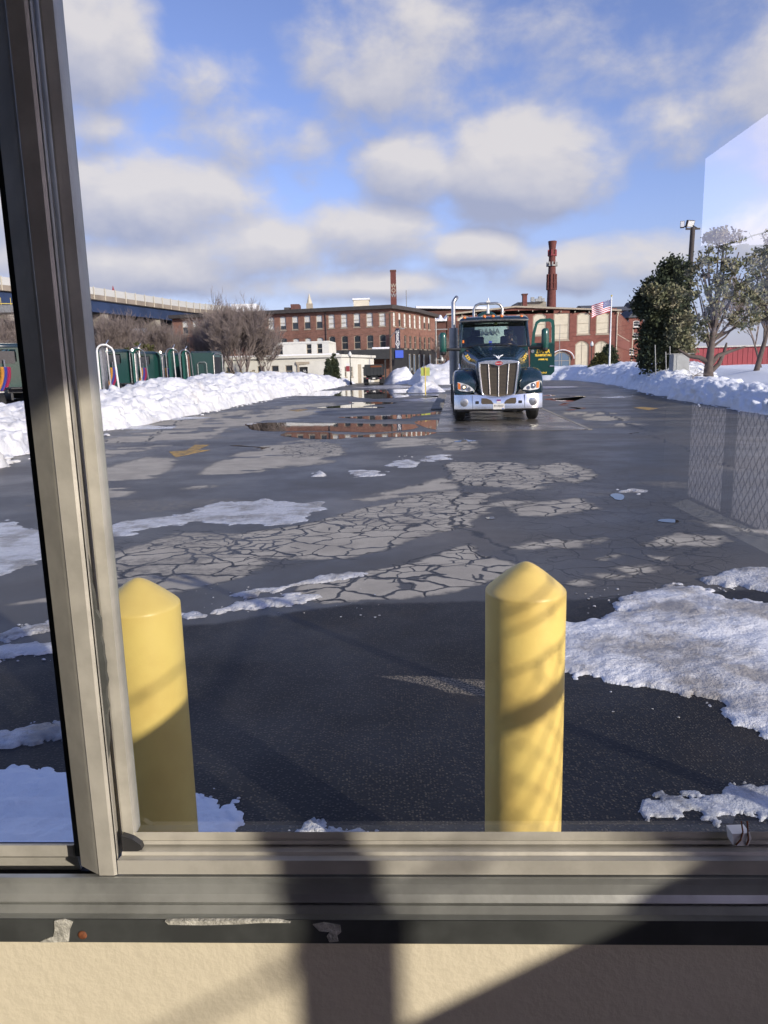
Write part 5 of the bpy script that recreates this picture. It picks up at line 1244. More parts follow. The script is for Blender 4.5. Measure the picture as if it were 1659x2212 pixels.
# the big evergreen by the light pole
def conifer(px, D, z0, blobs, n, label, m, trunk, size=.2, clump=.3, limbs=14, extra=None):
    x = X2(px, D); r_ = random.Random(int(px)); t_ = thing('evergreen_tree', label, 'tree', (x, D, z0), 0, 'evergreens on the lawn')
    tb = MB(); hgt = max(b[2] for b in blobs)
    tb.tube([(x+a, D+b_, z0+c) for a, b_, c, r in trunk], [r for *_, r in trunk], 10)
    for i in range(limbs):
        b = blobs[i % len(blobs)]; zb_ = min(trunk[-1][2]*r_.uniform(.35, 1), b[2]); k = min(zb_/trunk[-1][2], 1)
        s = Vector((x+trunk[-1][0]*k, D+trunk[-1][1]*k, z0+zb_)); e = Vector((x+b[0]+r_.uniform(-.4, .4), D+b[1], z0+b[2])); mid = s.lerp(e, .5)+Vector((0, 0, -.15))
        tb.tube([s, mid, e], [.07, .045, .02], 5)
    ob('trunk', tb, M['bark'], t_, smooth=60)
    mb = MB(); leafcloud([(x+b[0], D+b[1], z0+b[2], b[3], b[4], b[5]) for b in blobs], n, size, r_, mb, clump=clump); ob('crown', mb, M[m], t_, fix=False)
    if extra: mb = MB(); leafcloud([(x+b[0], D+b[1], z0+b[2], b[3], b[4], b[5]) for b in extra], int(n*.25), size, r_, mb, clump=clump); ob('crown', mb, M['leafm'], t_, fix=False, label='lighter olive outer branches')
    return t_
def blobs_px(lst, px0, D, z0):
    """(px, py, half width px, half height px, depth offset) -> local ellipsoids"""
    out = []
    for px, py, hw, hh, dy in lst:
        q = P(px, py, D+dy); k = (D+dy)/F; out.append((q.x-X2(px0, D), dy, q.z-z0, hw*k, hw*k*.8, hh*k))
    return out
b1 = blobs_px([(1455, 600, 26, 26, 0), (1430, 625, 32, 26, 0), (1400, 640, 24, 20, .5), (1395, 665, 24, 18, 0), (1425, 670, 36, 30, -.5), (1460, 650, 26, 36, 0), (1475, 600, 14, 30, .4), (1425, 705, 32, 26, 0), (1400, 725, 20, 22, 0),
                (1450, 700, 28, 34, .3), (1425, 745, 34, 26, 0), (1418, 775, 32, 24, 0), (1455, 745, 26, 34, 0), (1450, 785, 24, 20, 0), (1470, 690, 20, 40, .4), (1392, 770, 12, 30, .3), (1440, 575, 14, 12, 0), (1465, 572, 14, 14, 0)], 1450, 46, .98)
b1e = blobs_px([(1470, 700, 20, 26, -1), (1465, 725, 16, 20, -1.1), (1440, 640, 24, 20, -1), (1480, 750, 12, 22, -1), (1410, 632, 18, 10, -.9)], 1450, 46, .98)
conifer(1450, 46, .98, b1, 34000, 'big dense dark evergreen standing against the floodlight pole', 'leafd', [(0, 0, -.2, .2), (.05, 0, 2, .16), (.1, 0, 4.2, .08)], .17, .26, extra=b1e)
b2 = blobs_px([(1520, 545, 16, 20, 0), (1545, 520, 22, 26, .3), (1580, 500, 20, 18, 0), (1590, 545, 26, 26, 0), (1535, 580, 24, 24, 0), (1505, 600, 18, 18, 0), (1565, 600, 28, 26, 0), (1610, 590, 24, 26, .3), (1545, 640, 30, 26, -.3),
               (1600, 640, 30, 26, 0), (1500, 640, 18, 18, 0), (1555, 685, 34, 22, 0), (1610, 690, 28, 20, 0), (1505, 690, 18, 20, 0), (1560, 500, 12, 14, 0), (1640, 660, 20, 24, .5), (1525, 720, 24, 12, 0)], 1532, 36, .68)
conifer(1532, 36, .68, b2, 5200, 'open branched olive evergreen with a forked trunk near the right bank', 'leafm', [(0, 0, -.3, .29), (-.04, 0, .45, .21), (.0, 0, 1.2, .17), (.15, 0, 3.2, .08)], .15, .2, 30)
mb = MB(); x = X2(1532, 36)
for e in ([(0, .25), (.35, .55), (.55, 1.0), (.62, 1.3)], [(0, .6), (-.35, .8), (-.7, .85), (-1.1, 1.1)], [(.0, .5), (.3, .85), (.75, 1.0), (1.3, 1.15)]):
    mb.tube([(x+a*1.33, 36+.05*i, .68+c*1.33) for i, (a, c) in enumerate(e)], [.14, .11, .08, .04], 8)
for o in list(COL.objects):
    if o.get('label', '').startswith('open branched'): adopt(ob('limbs', mb, M['bark'], None, smooth=60), o)
b3 = blobs_px([(1640, 560, 24, 26, 0), (1665, 530, 26, 26, 0), (1650, 610, 28, 26, 0), (1685, 600, 28, 40, 0), (1625, 640, 18, 20, 0), (1660, 665, 30, 26, 0), (1700, 670, 30, 30, 0)], 1635, 44, .9)
conifer(1635, 44, .9, b3, 6000, 'leaning olive evergreen at the right edge of the picture', 'leafm', [(-.1, 0, -.3, .18), (.1, 0, .7, .14), (.4, 0, 2.0, .11), (.8, 0, 4, .06)], .15, .2, 16)
bare_tree(1655, 50, 9.0, 'pale bare tree top rising behind the right edge evergreens', 44, 2, 6, .1, m='twig', spread=.35, z0=.9, minr=.01)
rr2 = random.Random(4)
mb = MB()
for i in range(26):
    q = P(rr2.uniform(1490, 1540), 808, rr2.uniform(34, 36)); mb.tube([(q.x, q.y, .5), (q.x+rr2.gauss(0, .2), q.y, .9), (q.x+rr2.gauss(0, .35), q.y, .7+rr2.uniform(.2, .7))], .007, 3)
o = ob('brambles', mb, M['bark']); tag(o, 'thin dry brambles poking out of the snow by the forked trunk', 'undergrowth', kind='stuff')

# ================================================================ street furniture
# floodlight pole
D = 46.5; x = X2(1477, D); zt_ = Z2(1477, 492, D)
fp = thing('floodlight_pole', 'tall dark pole with two square floodlights rising from the big evergreen', 'light pole', (x, D, .8))
mb = MB(); mb.tube([(x-.06, D, .5), (X2(1481, D), D, zt_)], [.18, .14], 12); ob('pole', mb, M['darkpole'], fp)
xt = X2(1481, D); mb = MB(); mb.box(xt-.42, xt+.42, D-.06, D+.06, zt_-.12, zt_-.03); mb.box(xt-.04+.2, xt+.42, D-.03, D+.03, zt_-.9*4.2, zt_-.9*4.14); ob('bracket', mb, M['darkpole'], fp)
for s, px, py in ((-1, 1474, 485), (1, 1491, 483)):
    q = P(px, py, D); h_ = .19; mb = MB(); c = Vector(q)
    f_ = Vector((s*.35, -1, -.35 if s > 0 else .2)).normalized(); r_ = Vector((0, 0, 1)).cross(f_).normalized()*(.26 if s > 0 else .12); u_ = f_.cross(r_).normalized()*.19
    v = [c+r_*a+u_*b_+f_*k_ for k_ in (.06, -.08) for a, b_ in ((-1, -1), (1, -1), (1, 1), (-1, 1))]; mb.add(v, [(0,1,2,3),(7,6,5,4),(0,4,5,1),(1,5,6,2),(2,6,7,3),(3,7,4,0)])
    fl = ob('floodlight', mb, M['darkpole'], fp); mb = MB(); v = [c+r_*a*.85+u_*b_*.85+f_*k_ for k_ in (.072, .063) for a, b_ in ((-1, -1), (1, -1), (1, 1), (-1, 1))]; mb.add(v, [(0,1,2,3),(7,6,5,4),(0,4,5,1),(1,5,6,2),(2,6,7,3),(3,7,4,0)])
    adopt(ob('lens', mb, M['lens'], None), fl)
    mb = MB(); mb.tube([(xt+s*.3, D, zt_-.06), tuple(c-f_*.06)], .03, 6); ob('bracket', mb, M['darkpole'], fp)
# cabinet
D = 40; a = P(1455.5, 766, D); c = P(1488, 807, D); cb = thing('electric_cabinet', 'grey metal cabinet on the snow in front of the big evergreen', 'cabinet', ((a.x+c.x)/2, D, c.z))
mb = MB(); mb.box(a.x, c.x, D, D+.6, c.z-.02, a.z, .012); body = ob('body', mb, M['greybox'], cb)
mb = MB(); mb.box(a.x+.17, c.x-.02, D-.018, D-.002, c.z+.05, a.z-.05, .004); dr = ob('door', mb, M['greybox'], cb); mb = MB(); mb.box(a.x+.2, a.x+.23, D-.03, D-.02, (a.z+c.z)/2-.03, (a.z+c.z)/2+.05); adopt(ob('latch', mb, M['chromed'], None), dr)
mb = MB(); mb.box(a.x-.015, c.x+.015, D-.02, D+.47, a.z+.002, a.z+.025); ob('lid', mb, M['galv'], cb)
mb = MB(); mb.box(a.x+.1, c.x-.1, D+.05, D+.4, .2, c.z-.022); ob('foot', mb, M['concrete'], cb)
# little pipe fence left of it
pf = thing('pipe_fence', 'short bent pipe posts with a rail between the evergreen and the bank', 'fence', (X2(1435, 42), 42, .7))
for px, py0_, py1_ in ((1415, 745, 812), (1438, 760, 806), (1447, 748, 806)):
    mb = MB(); p = P(px, py0_, 42); q = P(px+3, py1_, 42); mb.tube([(q.x, q.y, .3), tuple(p)], .03, 7); ob('post', mb, M['galv'], pf)
mb = MB(); mb.tube([P(1438, 765, 42), P(1500, 763, 43)], .015, 5); ob('rail', mb, M['galv'], pf)
# red siding behind the lawn
D = 72; x0, x1 = X2(1480, D), X2(1800, D); rw_ = thing('red_shed', 'long faded red shed wall behind the lawn at the right', 'building', ((x0+x1)/2, D, 1))
mb = MB(); zt3 = Z2(1570, 750, D)
n_ = 60
for i in range(n_): xa = x0+(x1-x0)*i/n_; mb.box(xa, xa+(x1-x0)/n_*.92, D+(.0 if i % 2 else .03), D+7, .8, zt3)
ob('wall', mb, M['redwall'], rw_); mb = MB(); mb.box(x0-.2, x1+.2, D-.2, D+7.2, zt3+.003, zt3+.15); ob('roof', mb, M['alud'], rw_)
mb = MB(); q = P(1652, 775, 48); mb.box(q.x-.35, q.x+.7, 47.6, 48.4, .8, Z2(1652, 801, 48), .05); tag(ob('snow_post', mb, M['darkpole']), 'dark block on the snow at the right edge', 'block')
# flagpole + flag
D = 75; x = X2(1316, D); fz = thing('flagpole', 'white flagpole with a gold ball flying the flag', 'flagpole', (x, D, 0)); zt_ = Z2(1318, 641, D)
mb = MB(); mb.tube([(x, D, 0), (x, D, zt_)], [.10, .055], 12); ob('pole', mb, M['whitep'], fz); mb = MB(); mb.ball((x, D, zt_+.09), .09, 10); ob('finial', mb, M['ylw'], fz, smooth=True)
NXF, NYF = 40, 26; Wf, Hf = 2.0, 1.15
def flagpt(u, v):
    xx = x-.08-u*Wf*.93; dr_ = .62*u**1.2; wv_ = .13*math.sin(u*8.5+v*1.4)*(.3+u); return (xx+.05*math.sin(u*7+v*2)*u, D-.05+wv_, Z2(1316, 647, D)-v*Hf-dr_*.95+.04*math.sin(u*9+v)*u)
def stripf(u0, u1, v0, v1, nm, m_, par):
    mb = MB(); nu, nv_ = max(int((u1-u0)*NXF), 2), max(int((v1-v0)*NYF), 2); P_ = []
    for k_ in (0, .004):
        for i in range(nu+1):
            for j in range(nv_+1): a_ = flagpt(u0+(u1-u0)*i/nu, v0+(v1-v0)*j/nv_); P_.append((a_[0], a_[1]+k_, a_[2]))
    o_ = (nu+1)*(nv_+1); fs = []
    for i in range(nu):
        for j in range(nv_):
            a_ = i*(nv_+1)+j; fs += [(a_, a_+1, a_+nv_+2, a_+nv_+1), (o_+a_+nv_+1, o_+a_+nv_+2, o_+a_+1, o_+a_)]
    mb.add(P_, fs); return ob(nm, mb, M[m_], par, smooth=60, fix=False)
fg = thing('flag', 'american flag with stars and stripes blowing left from the flagpole', 'flag', (x, D, Z2(1316, 670, D)))
for i in range(13): stripf(.40 if i < 7 else 0, 1, i/13, (i+1)/13, 'stripe', 'flagred' if i % 2 == 0 else 'flagwhite', fg)
ca = stripf(0, .40, 0, 7/13, 'canton', 'flagblue', fg)
mb = MB()
for i in range(9):
    for j in range(6 if i % 2 else 5):
        a_ = flagpt(.025+.35*i/8.6, .045+(.09*j if i % 2 == 0 else .09*j-.03)); 
        for s_ in (.024,): mb.box(a_[0]-s_, a_[0]+s_, a_[1]-.006, a_[1]-.003, a_[2]-s_*.7, a_[2]+s_*.7)
st_ = ob('stars', mb, M['flagwhite'], ca); st_['kind'] = 'stuff'
def lamp_post(px, py_top, D, label, banner=False, lod=True):
    x = X2(px, D); z = Z2(px, py_top, D); t_ = thing('street_lamp', label, 'street lamp', (x, D, 0), 0, 'white globe street lamps')
    mb = MB(); mb.lathe([(.16, 0), (.16, .25), (.09, .32), (.06, 1), (.045, z-.75), (.11, z-.70), (.12, z-.62)], 10, (x, D, 0)); ob('post', mb, M['black'], t_, smooth=40)
    mb = MB(); mb.lathe([(.10, z-.618), (.21, z-.48), (.20, z-.3), (.10, z-.08), (.03, z)], 12, (x, D, 0)); ob('globe', mb, M['blind'], t_, smooth=60)
    if banner:
        mb = MB(); mb.box(x-.52, x-.08, D-.03, D+.01, z-2.35, z-1.7); ob('sign', mb, M['redwall'], t_); mb = MB(); mb.box(x-.5, x-.1, D-.03, D+.01, z-1.69, z-1.4); ob('sign', mb, M['whitep'], t_, label='small white sign above the red one')
    return t_
lamp_post(757, 759, 90, 'globe street lamp with a small red sign by the corner of the white building', True)
lamp_post(955, 771, 108, 'globe street lamp in front of the charcoal shopfront')
lamp_post(1277, 737, 95, 'globe street lamp left of the rounded shrubs')
def util_pole(px, py_top, D, r, label, arms=(), m='woodpole'):
    x = X2(px, D); z = Z2(px, py_top, D); t_ = thing('utility_pole', label, 'utility pole', (x, D, 0)); mb = MB(); mb.tube([(x, D, 0), (x+.05, D, z)], [r, r*.7], 8); ob('pole', mb, M[m], t_)
    for (dx0, dx1, z_) in arms: mb = MB(); mb.box(x+dx0, x+dx1, D-.08, D+.08, z+z_-.07, z+z_+.07); ob('crossarm', mb, M[m], t_)
    return t_, x, z
t_, x, z = util_pole(844, 674, 104, .17, 'wooden utility pole with a street light arm at the corner of the lettered mill', ((-1.6, .5, -.1), ))
mb = MB(); zz_ = Z2(848, 730, 104); pts = [(x, 103.8, zz_), (x+.6, 103.6, zz_+.7), (x+1.5, 103.4, zz_+1.15)]; mb.tube(pts, .05, 6); mb.box(x+1.4, x+2.0, 103.3, 103.6, zz_+1.1, zz_+1.25, .03); ob('lamp_arm', mb, M['galv'], t_)
t2, x2, z2 = util_pole(942, 695, 122, .16, 'pale utility pole with transformers in front of the snow topped annex', ((-.2, 1.9, -1.2), (-.2, 1.6, -6.0)), 'galv')
for dx, dz in ((.7, -3.3), (1.5, -3.2), (1.6, -4.4), (.8, -5.2)): mb = MB(); mb.lathe([(.22, z2+dz-.5), (.25, z2+dz-.4), (.25, z2+dz+.2), (.1, z2+dz+.3)], 10, (x2+dx, 121.8, 0)); ob('transformer', mb, M['galv'], t2)
t3, x3, z3 = util_pole(1207, 700, 90, .05, 'thin grey pole in front of the boarded tall opening', (), 'galv')
mb = MB()
for k_, (za, zb_) in enumerate(((-.3, -1.4), (-.9, -2.0), (-1.5, -2.8), (-2.3, -3.5))):
    pts = [Vector((x-.2, 104, z+za)).lerp(Vector((x2, 122, z2+zb_)), i/12) - Vector((0, 0, 1.0*math.sin(math.pi*i/12))) for i in range(13)]; mb.tube(pts, .014, 3)
    pts = [Vector((x, 104, z+za)).lerp(Vector((x-46, 112, z+za-1.5)), i/16) - Vector((0, 0, 1.6*math.sin(math.pi*i/16))) for i in range(17)]; mb.tube(pts, .013, 3)
    pts = [Vector((x2, 122, z2+zb_)).lerp(Vector((x2+34, 108, z2+za-.5)), i/16) - Vector((0, 0, 1.6*math.sin(math.pi*i/16))) for i in range(17)]; mb.tube(pts, .013, 3)
wr_ = ob('overhead_wires', mb, M['black']); tag(wr_, 'thin overhead wires strung from pole to pole before the mills', 'wires', kind='stuff')
# NARROWS blade sign
q0, q1 = P(853, 713, 113.3), P(865, 756, 113.3); sg = thing('blade_sign', 'tall navy sign with white letters reading downwards on the mill corner', 'sign', ((q0.x+q1.x)/2, 113.3, q1.z))
mb = MB(); mb.box(q0.x, q1.x, 113.3, 113.6, q1.z, q0.z, .03); ob('board', mb, M['sign'], sg)
mb = MB(); mb.box(q0.x-.12, q1.x+.12, 113.25, 113.65, q1.z-.35, q1.z-.002, .05); mb.box(q0.x+.1, q1.x-.1, 113.25, 113.65, q0.z+.002, q0.z+.25, .05); ob('end_cap', mb, M['sign'], sg)
hgt = q0.z-q1.z
for i, c in enumerate('NARROWS'):
    text_obj('lettering', c, .56, M['flagwhite'], sg, Matrix.Translation(((q0.x+q1.x)/2, 113.29, q0.z-.32-i*(hgt-.55)/6.6)) @ FACE, .012, .012, sx=1.25)
# lime sign standing in the mound
D = 47; q = P(918.5, 800, D); ls = thing('lime_sign', 'plain lime green square sign seen from behind on a yellow post in a snow mound', 'sign', (q.x, D, 0))
a = P(909, 794, D); c = P(928.5, 811.5, D); mb = MB(); mb.box(a.x, c.x, D+.03, D+.045, c.z, a.z); ob('panel', mb, M['limesign'], ls); mb = MB(); mb.box(q.x-.035, q.x+.035, D-.03, D+.028, 0, Z2(918, 791, D)); ob('post', mb, M['ylw'], ls)
mb = MB(); q = P(950, 786, 84)
mb = MB(); q = P(933, 800, 100)
# small traffic things near the shops
for px, D_, lab in ((880, 108, 'snow capped parking meter left of the blue windows'), (889, 109, 'snow capped parking meter right of its twin')):
    x = X2(px, D_); t_ = thing('parking_meter', lab, 'parking meter', (x, D_, 0), 0, 'parking meters'); mb = MB(); mb.tube([(x, D_, 0), (x, D_, 1.5)], .04, 6); ob('post', mb, M['black'], t_)
    mb = MB(); mb.box(x-.14, x+.14, D_-.1, D_+.1, 1.503, 1.9, .04); ob('head', mb, M['galv'], t_)
# ================================================================ vehicles
def wheel(parent, x, y, r, w, m_rim='chromed', dual=False, side=1):
    mb = MB(); prof = [(r*.56, -w/2), (r*.86, -w/2), (r*.965, -w*.40), (r, -w*.28)]
    for g in (-.16, 0, .16): prof += [(r, w*(g-.035)), (r*.975, w*(g-.03)), (r*.975, w*(g+.03)), (r, w*(g+.035))]
    prof += [(r, w*.28), (r*.965, w*.40), (r*.86, w/2), (r*.56, w/2)]
    mb.lathe(prof, 32, (x, y, r), 'x'); ty = ob('tyre', mb, M['tire'], None, smooth=35); wh = bpy.data.objects.new('wheel', None); COL.objects.link(wh); wh.location = (x, y, r); adopt(wh, parent); adopt(ty, wh)
    mb = MB(); mb.lathe([(r*.08, -side*w*.10+0), (r*.22, side*w*.30), (r*.30, side*w*.28), (r*.34, side*w*.05), (r*.50, side*w*.12), (r*.555, side*w*.45)], 24, (x, y, r), 'x'); adopt(ob('rim', mb, M[m_rim], None, smooth=40), wh)
    return wh
def rr_rect(w_, h_, r, k=4, cx_=0, cz=0):
    out = []
    for sx, sz, a0 in ((1, -1, -90), (1, 1, 0), (-1, 1, 90), (-1, -1, 180)):
        for i in range(k+1): a = R(a0+90*i/k); out.append((cx_+sx*(w_/2-r)+r*math.cos(a), cz+sz*(h_/2-r)+r*math.sin(a)))
    return out
def ring_prism(mb, outer, inner, a, b_, axis='y'):
    n = len(outer)
    def p(q, h): return (q[0], h, q[1]) if axis == 'y' else (h, q[0], q[1])
    vs = [p(q, a) for q in outer]+[p(q, a) for q in inner]+[p(q, b_) for q in outer]+[p(q, b_) for q in inner]; fs = []
    for i in range(n):
        j = (i+1) % n; fs += [(i, j, n+j, n+i), (2*n+i, 3*n+i, 3*n+j, 2*n+j), (i, 2*n+i, 2*n+j, j), (n+i, n+j, 3*n+j, 3*n+i)]
    mb.add(vs, fs)
def tractor(label, main=True, sleeper=False, group=None):
    t = thing('semi_truck', label, 'truck', (0, 0, 0), 0, group)
    N, GR = M['navy'], M['green']
    # ---- hood (loft of half sections mirrored)
    half = [  # y, list of (x, z)
        (.10, [(0, 1.70), (.30, 1.70), (.50, 1.66), (.575, 1.55), (.57, 1.15), (.52, .78), (.40, .68), (0, .60)]),
        (.30, [(0, 1.76), (.34, 1.75), (.54, 1.70), (.62, 1.58), (.63, 1.20), (.60, .80), (.45, .68), (0, .62)]),
        (.70, [(0, 1.86), (.42, 1.85), (.64, 1.79), (.73, 1.66), (.75, 1.25), (.72, .85), (.5, .7), (0, .7)]),
        (1.1, [(0, 1.97), (.50, 1.95), (.76, 1.89), (.86, 1.76), (.89, 1.35), (.86, .9), (.6, .8), (0, .8)]),
        (1.5, [(0, 2.07), (.60, 2.06), (.88, 2.0), (.97, 1.88), (.99, 1.40), (.97, .95), (.7, .9), (0, .9)]),
        (1.72, [(0, 2.12), (.64, 2.11), (.92, 2.06), (1.0, 1.94), (1.01, 1.42), (.99, .95), (.7, .9), (0, .9)])]
    secs = [[(x, y, z) for x, z in h] + [(-x, y, z) for x, z in reversed(h[1:-1])] for y, h in half]
    mb = MB(); mb.loft(secs, closed=True); hood = ob('hood', mb, N, t, smooth=50)
    md = hood.modifiers.new('s', 'SUBSURF'); md.levels = md.render_levels = 2
    mb = MB(); prev = None
    for s in (-1, 1):   # creases on the hood top
        mb = MB(); mb.loft([[(s*.30, .5, 1.80), (s*.33, .5, 1.818), (s*.42, .5, 1.80)], [(s*.40, 1.1, 1.95), (s*.44, 1.1, 1.975), (s*.56, 1.1, 1.945)], [(s*.44, 1.6, 2.085), (s*.50, 1.6, 2.112), (s*.66, 1.6, 2.08)]], closed=True)
        adopt(ob('hood_ridge', mb, N, None, smooth=50), hood)
    # ---- fenders
    for s in (-1, 1):
        fs_ = []
        for y, zt_, xi, xo, zb_ in ((.13, 1.10, .56, 1.19, .77), (.15, 1.20, .55, 1.21, .76), (.36, 1.40, .56, 1.23, .78), (.70, 1.47, .62, 1.235, 1.0), (1.05, 1.47, .68, 1.235, 1.1), (1.40, 1.36, .76, 1.20, 1.0), (1.70, 1.18, .82, 1.17, .8), (1.86, .98, .86, 1.12, .62)):
            fs_.append([(s*xi, y, zb_), (s*xi, y, zt_-.02), (s*(xi+(xo-xi)*.35), y, zt_+.02), (s*(xi+(xo-xi)*.7), y, zt_), (s*(xo-.035), y, zt_-.06), (s*xo, y, zt_-.18), (s*xo, y, zb_+.03), (s*(xo-.03), y, zb_)])
        mb = MB(); mb.loft(fs_, closed=True); fd = ob('fender', mb, N, t, smooth=60); md = fd.modifiers.new('s', 'SUBSURF'); md.levels = md.render_levels = 2
        # headlight follows the fender's nose
        pl = [(s*x, z) for x, z in ((.655, .868), (.70, .935), (.82, 1.02), (.98, 1.075), (1.105, 1.105), (1.115, 1.02), (1.105, .90), (1.05, .868), (.85, .845))]
        mb = MB(); n = len(pl); yy = lambda x: .035+.24*max(abs(x)-.62, 0)**1.6*1.2
        mb.add([(x, yy(x), z) for x, z in pl]+[(x, yy(x)+.16, z) for x, z in pl], [tuple(range(n)), tuple(range(2*n-1, n-1, -1))]+[(i, n+i, n+(i+1) % n, (i+1) % n) for i in range(n)])
        hl = ob('headlight', mb, M['lens'], t)
        mb = MB(); pa = [(s*x, z) for x, z in ((1.03, .905), (1.095, .915), (1.10, 1.085), (1.03, 1.06))]; mb.add([(x, yy(x)-.014, z) for x, z in pa]+[(x, yy(x)+.02, z) for x, z in pa], [(0,1,2,3),(7,6,5,4),(0,4,5,1),(1,5,6,2),(2,6,7,3),(3,7,4,0)])
        adopt(ob('turn_signal', mb, M['amber'], None), hl)
        mb = MB(); c = (s*.93, yy(.93)-.012, .965); mb.lathe([(.075, 0), (.07, .012), (.045, .03)], 20, c, 'y'); adopt(ob('reflector', mb, M['reflector'], None, smooth=True), hl)
        mb = MB(); mb.ball((c[0], c[1]-.004, c[2]), .033, 12, (1, .5, 1)); adopt(ob('bulb', mb, M['lamp'] if (s < 0 and main) else M['reflector'], None, smooth=True), hl)  # the glowing bulb is a painted sun glint
        mb = MB(); mb.lathe([(.05, 0), (.045, .012), (.03, .03)], 16, (s*.80, yy(.8)-.012, .915), 'y'); adopt(ob('reflector', mb, M['reflector'], None, smooth=True), hl)
    # ---- grille
    def gx(z, k=1.0): return (.435+.095*(z-.70)/.93)*k
    outer = [(0, .655), (gx(.72), .725), (gx(.80)+.01, .80), (gx(1.5)+.012, 1.50), (gx(1.6)+.008, 1.645), (0, 1.70)]
    def mir(p): return p + [(-x, z) for x, z in reversed(p) if x > 1e-6]
    o_ = mir([(0, .655), (.36, .70), (.45, .745), (.475, .83), (.54, 1.45), (.545, 1.625), (.36, 1.665), (0, 1.675)])
    i_ = mir([(0, .695), (.335, .735), (.41, .77), (.43, .84), (.495, 1.44), (.49, 1.575), (.20, 1.56), (0, 1.50)])
    mb = MB(); ring_prism(mb, o_, i_, .0, .10, 'y'); gs_ = ob('grille_surround', mb, M['chrome'], t, smooth=30)
    bv = gs_.modifiers.new('b', 'BEVEL'); bv.width = .012; bv.segments = 2; bv.limit_method = 'ANGLE'
    mb = MB(); mb.prism(i_, .045, .09, 'y'); gm_ = ob('grille_mesh', mb, M['bronze'], t)
    mb = MB()
    for i in range(22): z = .78+i*.036; mb.box(-gx(z)+.03, gx(z)-.03, .038, .0449, z, z+.01)
    gl_ = adopt(ob('mesh_lines', mb, M['black'], None), gm_); gl_['kind'] = 'stuff'
    for x, z0, z1 in ((-.255, .755, 1.57), (0, .70, 1.50), (.255, .755, 1.57)):
        mb = MB(); k = 1.08; mb.tube([(x*.9, .025, z0), (x*k, .02, z1)], .015, 8); ob('grille_bar', mb, M['chrome'], t, smooth=40)
    mb = MB(); mb.lathe([(.001, -.045), (.10, -.045), (.105, -.036), (.107, .0)], 28, (0, 0, 0), 'y'); mb.v = [(x, y-.0, z*.50+1.585) for x, y, z in mb.v]; bd = ob('badge', mb, M['red'], t)
    mb = MB(); oo = [(.113*math.cos(a), 1.585+.061*math.sin(a)) for a in [2*math.pi*i/28 for i in range(28)]]; ii = [(.106*math.cos(a), 1.585+.053*math.sin(a)) for a in [2*math.pi*i/28 for i in range(28)]]; ring_prism(mb, oo, ii, -.052, -.0, 'y'); adopt(ob('badge_ring', mb, M['chrome'], None), bd)
    text_obj('lettering', 'Peterbilt', .052, M['plate'], bd, Matrix.Translation((0, -.047, 1.583)) @ FACE, .003, .0005)
    # hood ornament: spread wings on a stem
    mb = MB()
    for s in (-1, 1): mb.loft([[(0, .12, 1.735), (s*.02, .10, 1.71), (s*.012, .16, 1.76)], [(s*.06, .13, 1.79), (s*.06, .12, 1.765), (s*.06, .19, 1.80)], [(s*.135, .20, 1.815), (s*.135, .195, 1.80), (s*.135, .24, 1.82)]], closed=True)
    mb.loft([[(-.018, .08, 1.69), (.018, .08, 1.69), (0, .05, 1.70)], [(-.03, .2, 1.77), (.03, .2, 1.77), (0, .16, 1.80)]], closed=True); ob('hood_ornament', mb, M['whitep'], t, smooth=40)
    # ---- bumper
    def by(x): return .0+.10*abs(x/1.2)**2+.30*max(abs(x)-.95, 0)**1.5*3.2
    xs_ = [-1.2, -1.18, -1.12, -1.0, -.85, -.7, -.55, -.35, -.15, .15, .35, .55, .7, .85, 1.0, 1.12, 1.18, 1.2]
    secs = []
    for x in xs_:
        top = .765 - .09*max(0, 1-abs(x)/.62)**1.0*1.0; k = by(x)-.06
        secs.append([(x, k+.03, .345), (x, k-.005, .37), (x, k, .52), (x, k+.025, .66), (x, k+.045, top-.01), (x, k+.07, top), (x, k+.22, top), (x, k+.22, .345)])
    mb = MB(); mb.loft(secs, closed=True); bp_ = ob('bumper', mb, M['chrome'], t, smooth=35)
    for s in (-1, 1):
        pl = [(s*x, z) for x, z in ((.13, .50), (.44, .50), (.475, .54), (.465, .66), (.33, .655), (.20, .60))]; mb = MB(); mb.prism(pl, by(.3)-.068, by(.3)+.01, 'y'); adopt(ob('air_intake', mb, M['bronze'], None), bp_)
        mb = MB(); mb.prism(rr_rect(.10, .075, .015, 3, s*.58, .545), by(.58)-.068, by(.58)+.02, 'y'); adopt(ob('tow_hole', mb, M['black'], None), bp_)
        mb = MB(); c = (s*.93, by(.93)-.07, .55); mb.lathe([(.112, .03), (.112, .0), (.10, -.004), (.001, -.006)], 24, c, 'y'); adopt(ob('fog_lamp', mb, M['chromed'], None, smooth=30), bp_)
    for s in (-1, 1): mb = MB(); mb.box(s*.705-.004, s*.705+.004, by(.7)-.068, by(.7)-.03, .375, .74); adopt(ob('seam', mb, M['black'], None), bp_)
    if main:
        mb = MB(); mb.box(-.155, .155, -.083, -.072, .355, .51, .003); pl_ = ob('number_plate', mb, M['plate'], t)
        text_obj('lettering', 'P1170157', .088, M['ink'], pl_, Matrix.Translation((0, -.085, .44)) @ FACE, .002, .0012, sx=.72)
        mb = MB(); mb.box(.09, .14, -.087, -.0835, .36, .385); adopt(ob('corner_mark', mb, M['blueink'], None), pl_)
        mb = MB(); mb.box(-.055, .055, -.080, -.068, .53, .62); sk = ob('sticker', mb, M['plate'], t); mb = MB(); mb.box(-.055, .055, -.083, -.0805, .575, .62); adopt(ob('sticker_band', mb, M['purple'], None), sk)
    mb = MB(); mb.box(-1.1, 1.1, .12, .5, .30, .62); mb.box(-.45, .45, .11, .3, .62, .80); ob('valance', mb, M['black'], t)
    # ---- cab shell
    yb = 3.15 if not sleeper else 4.3
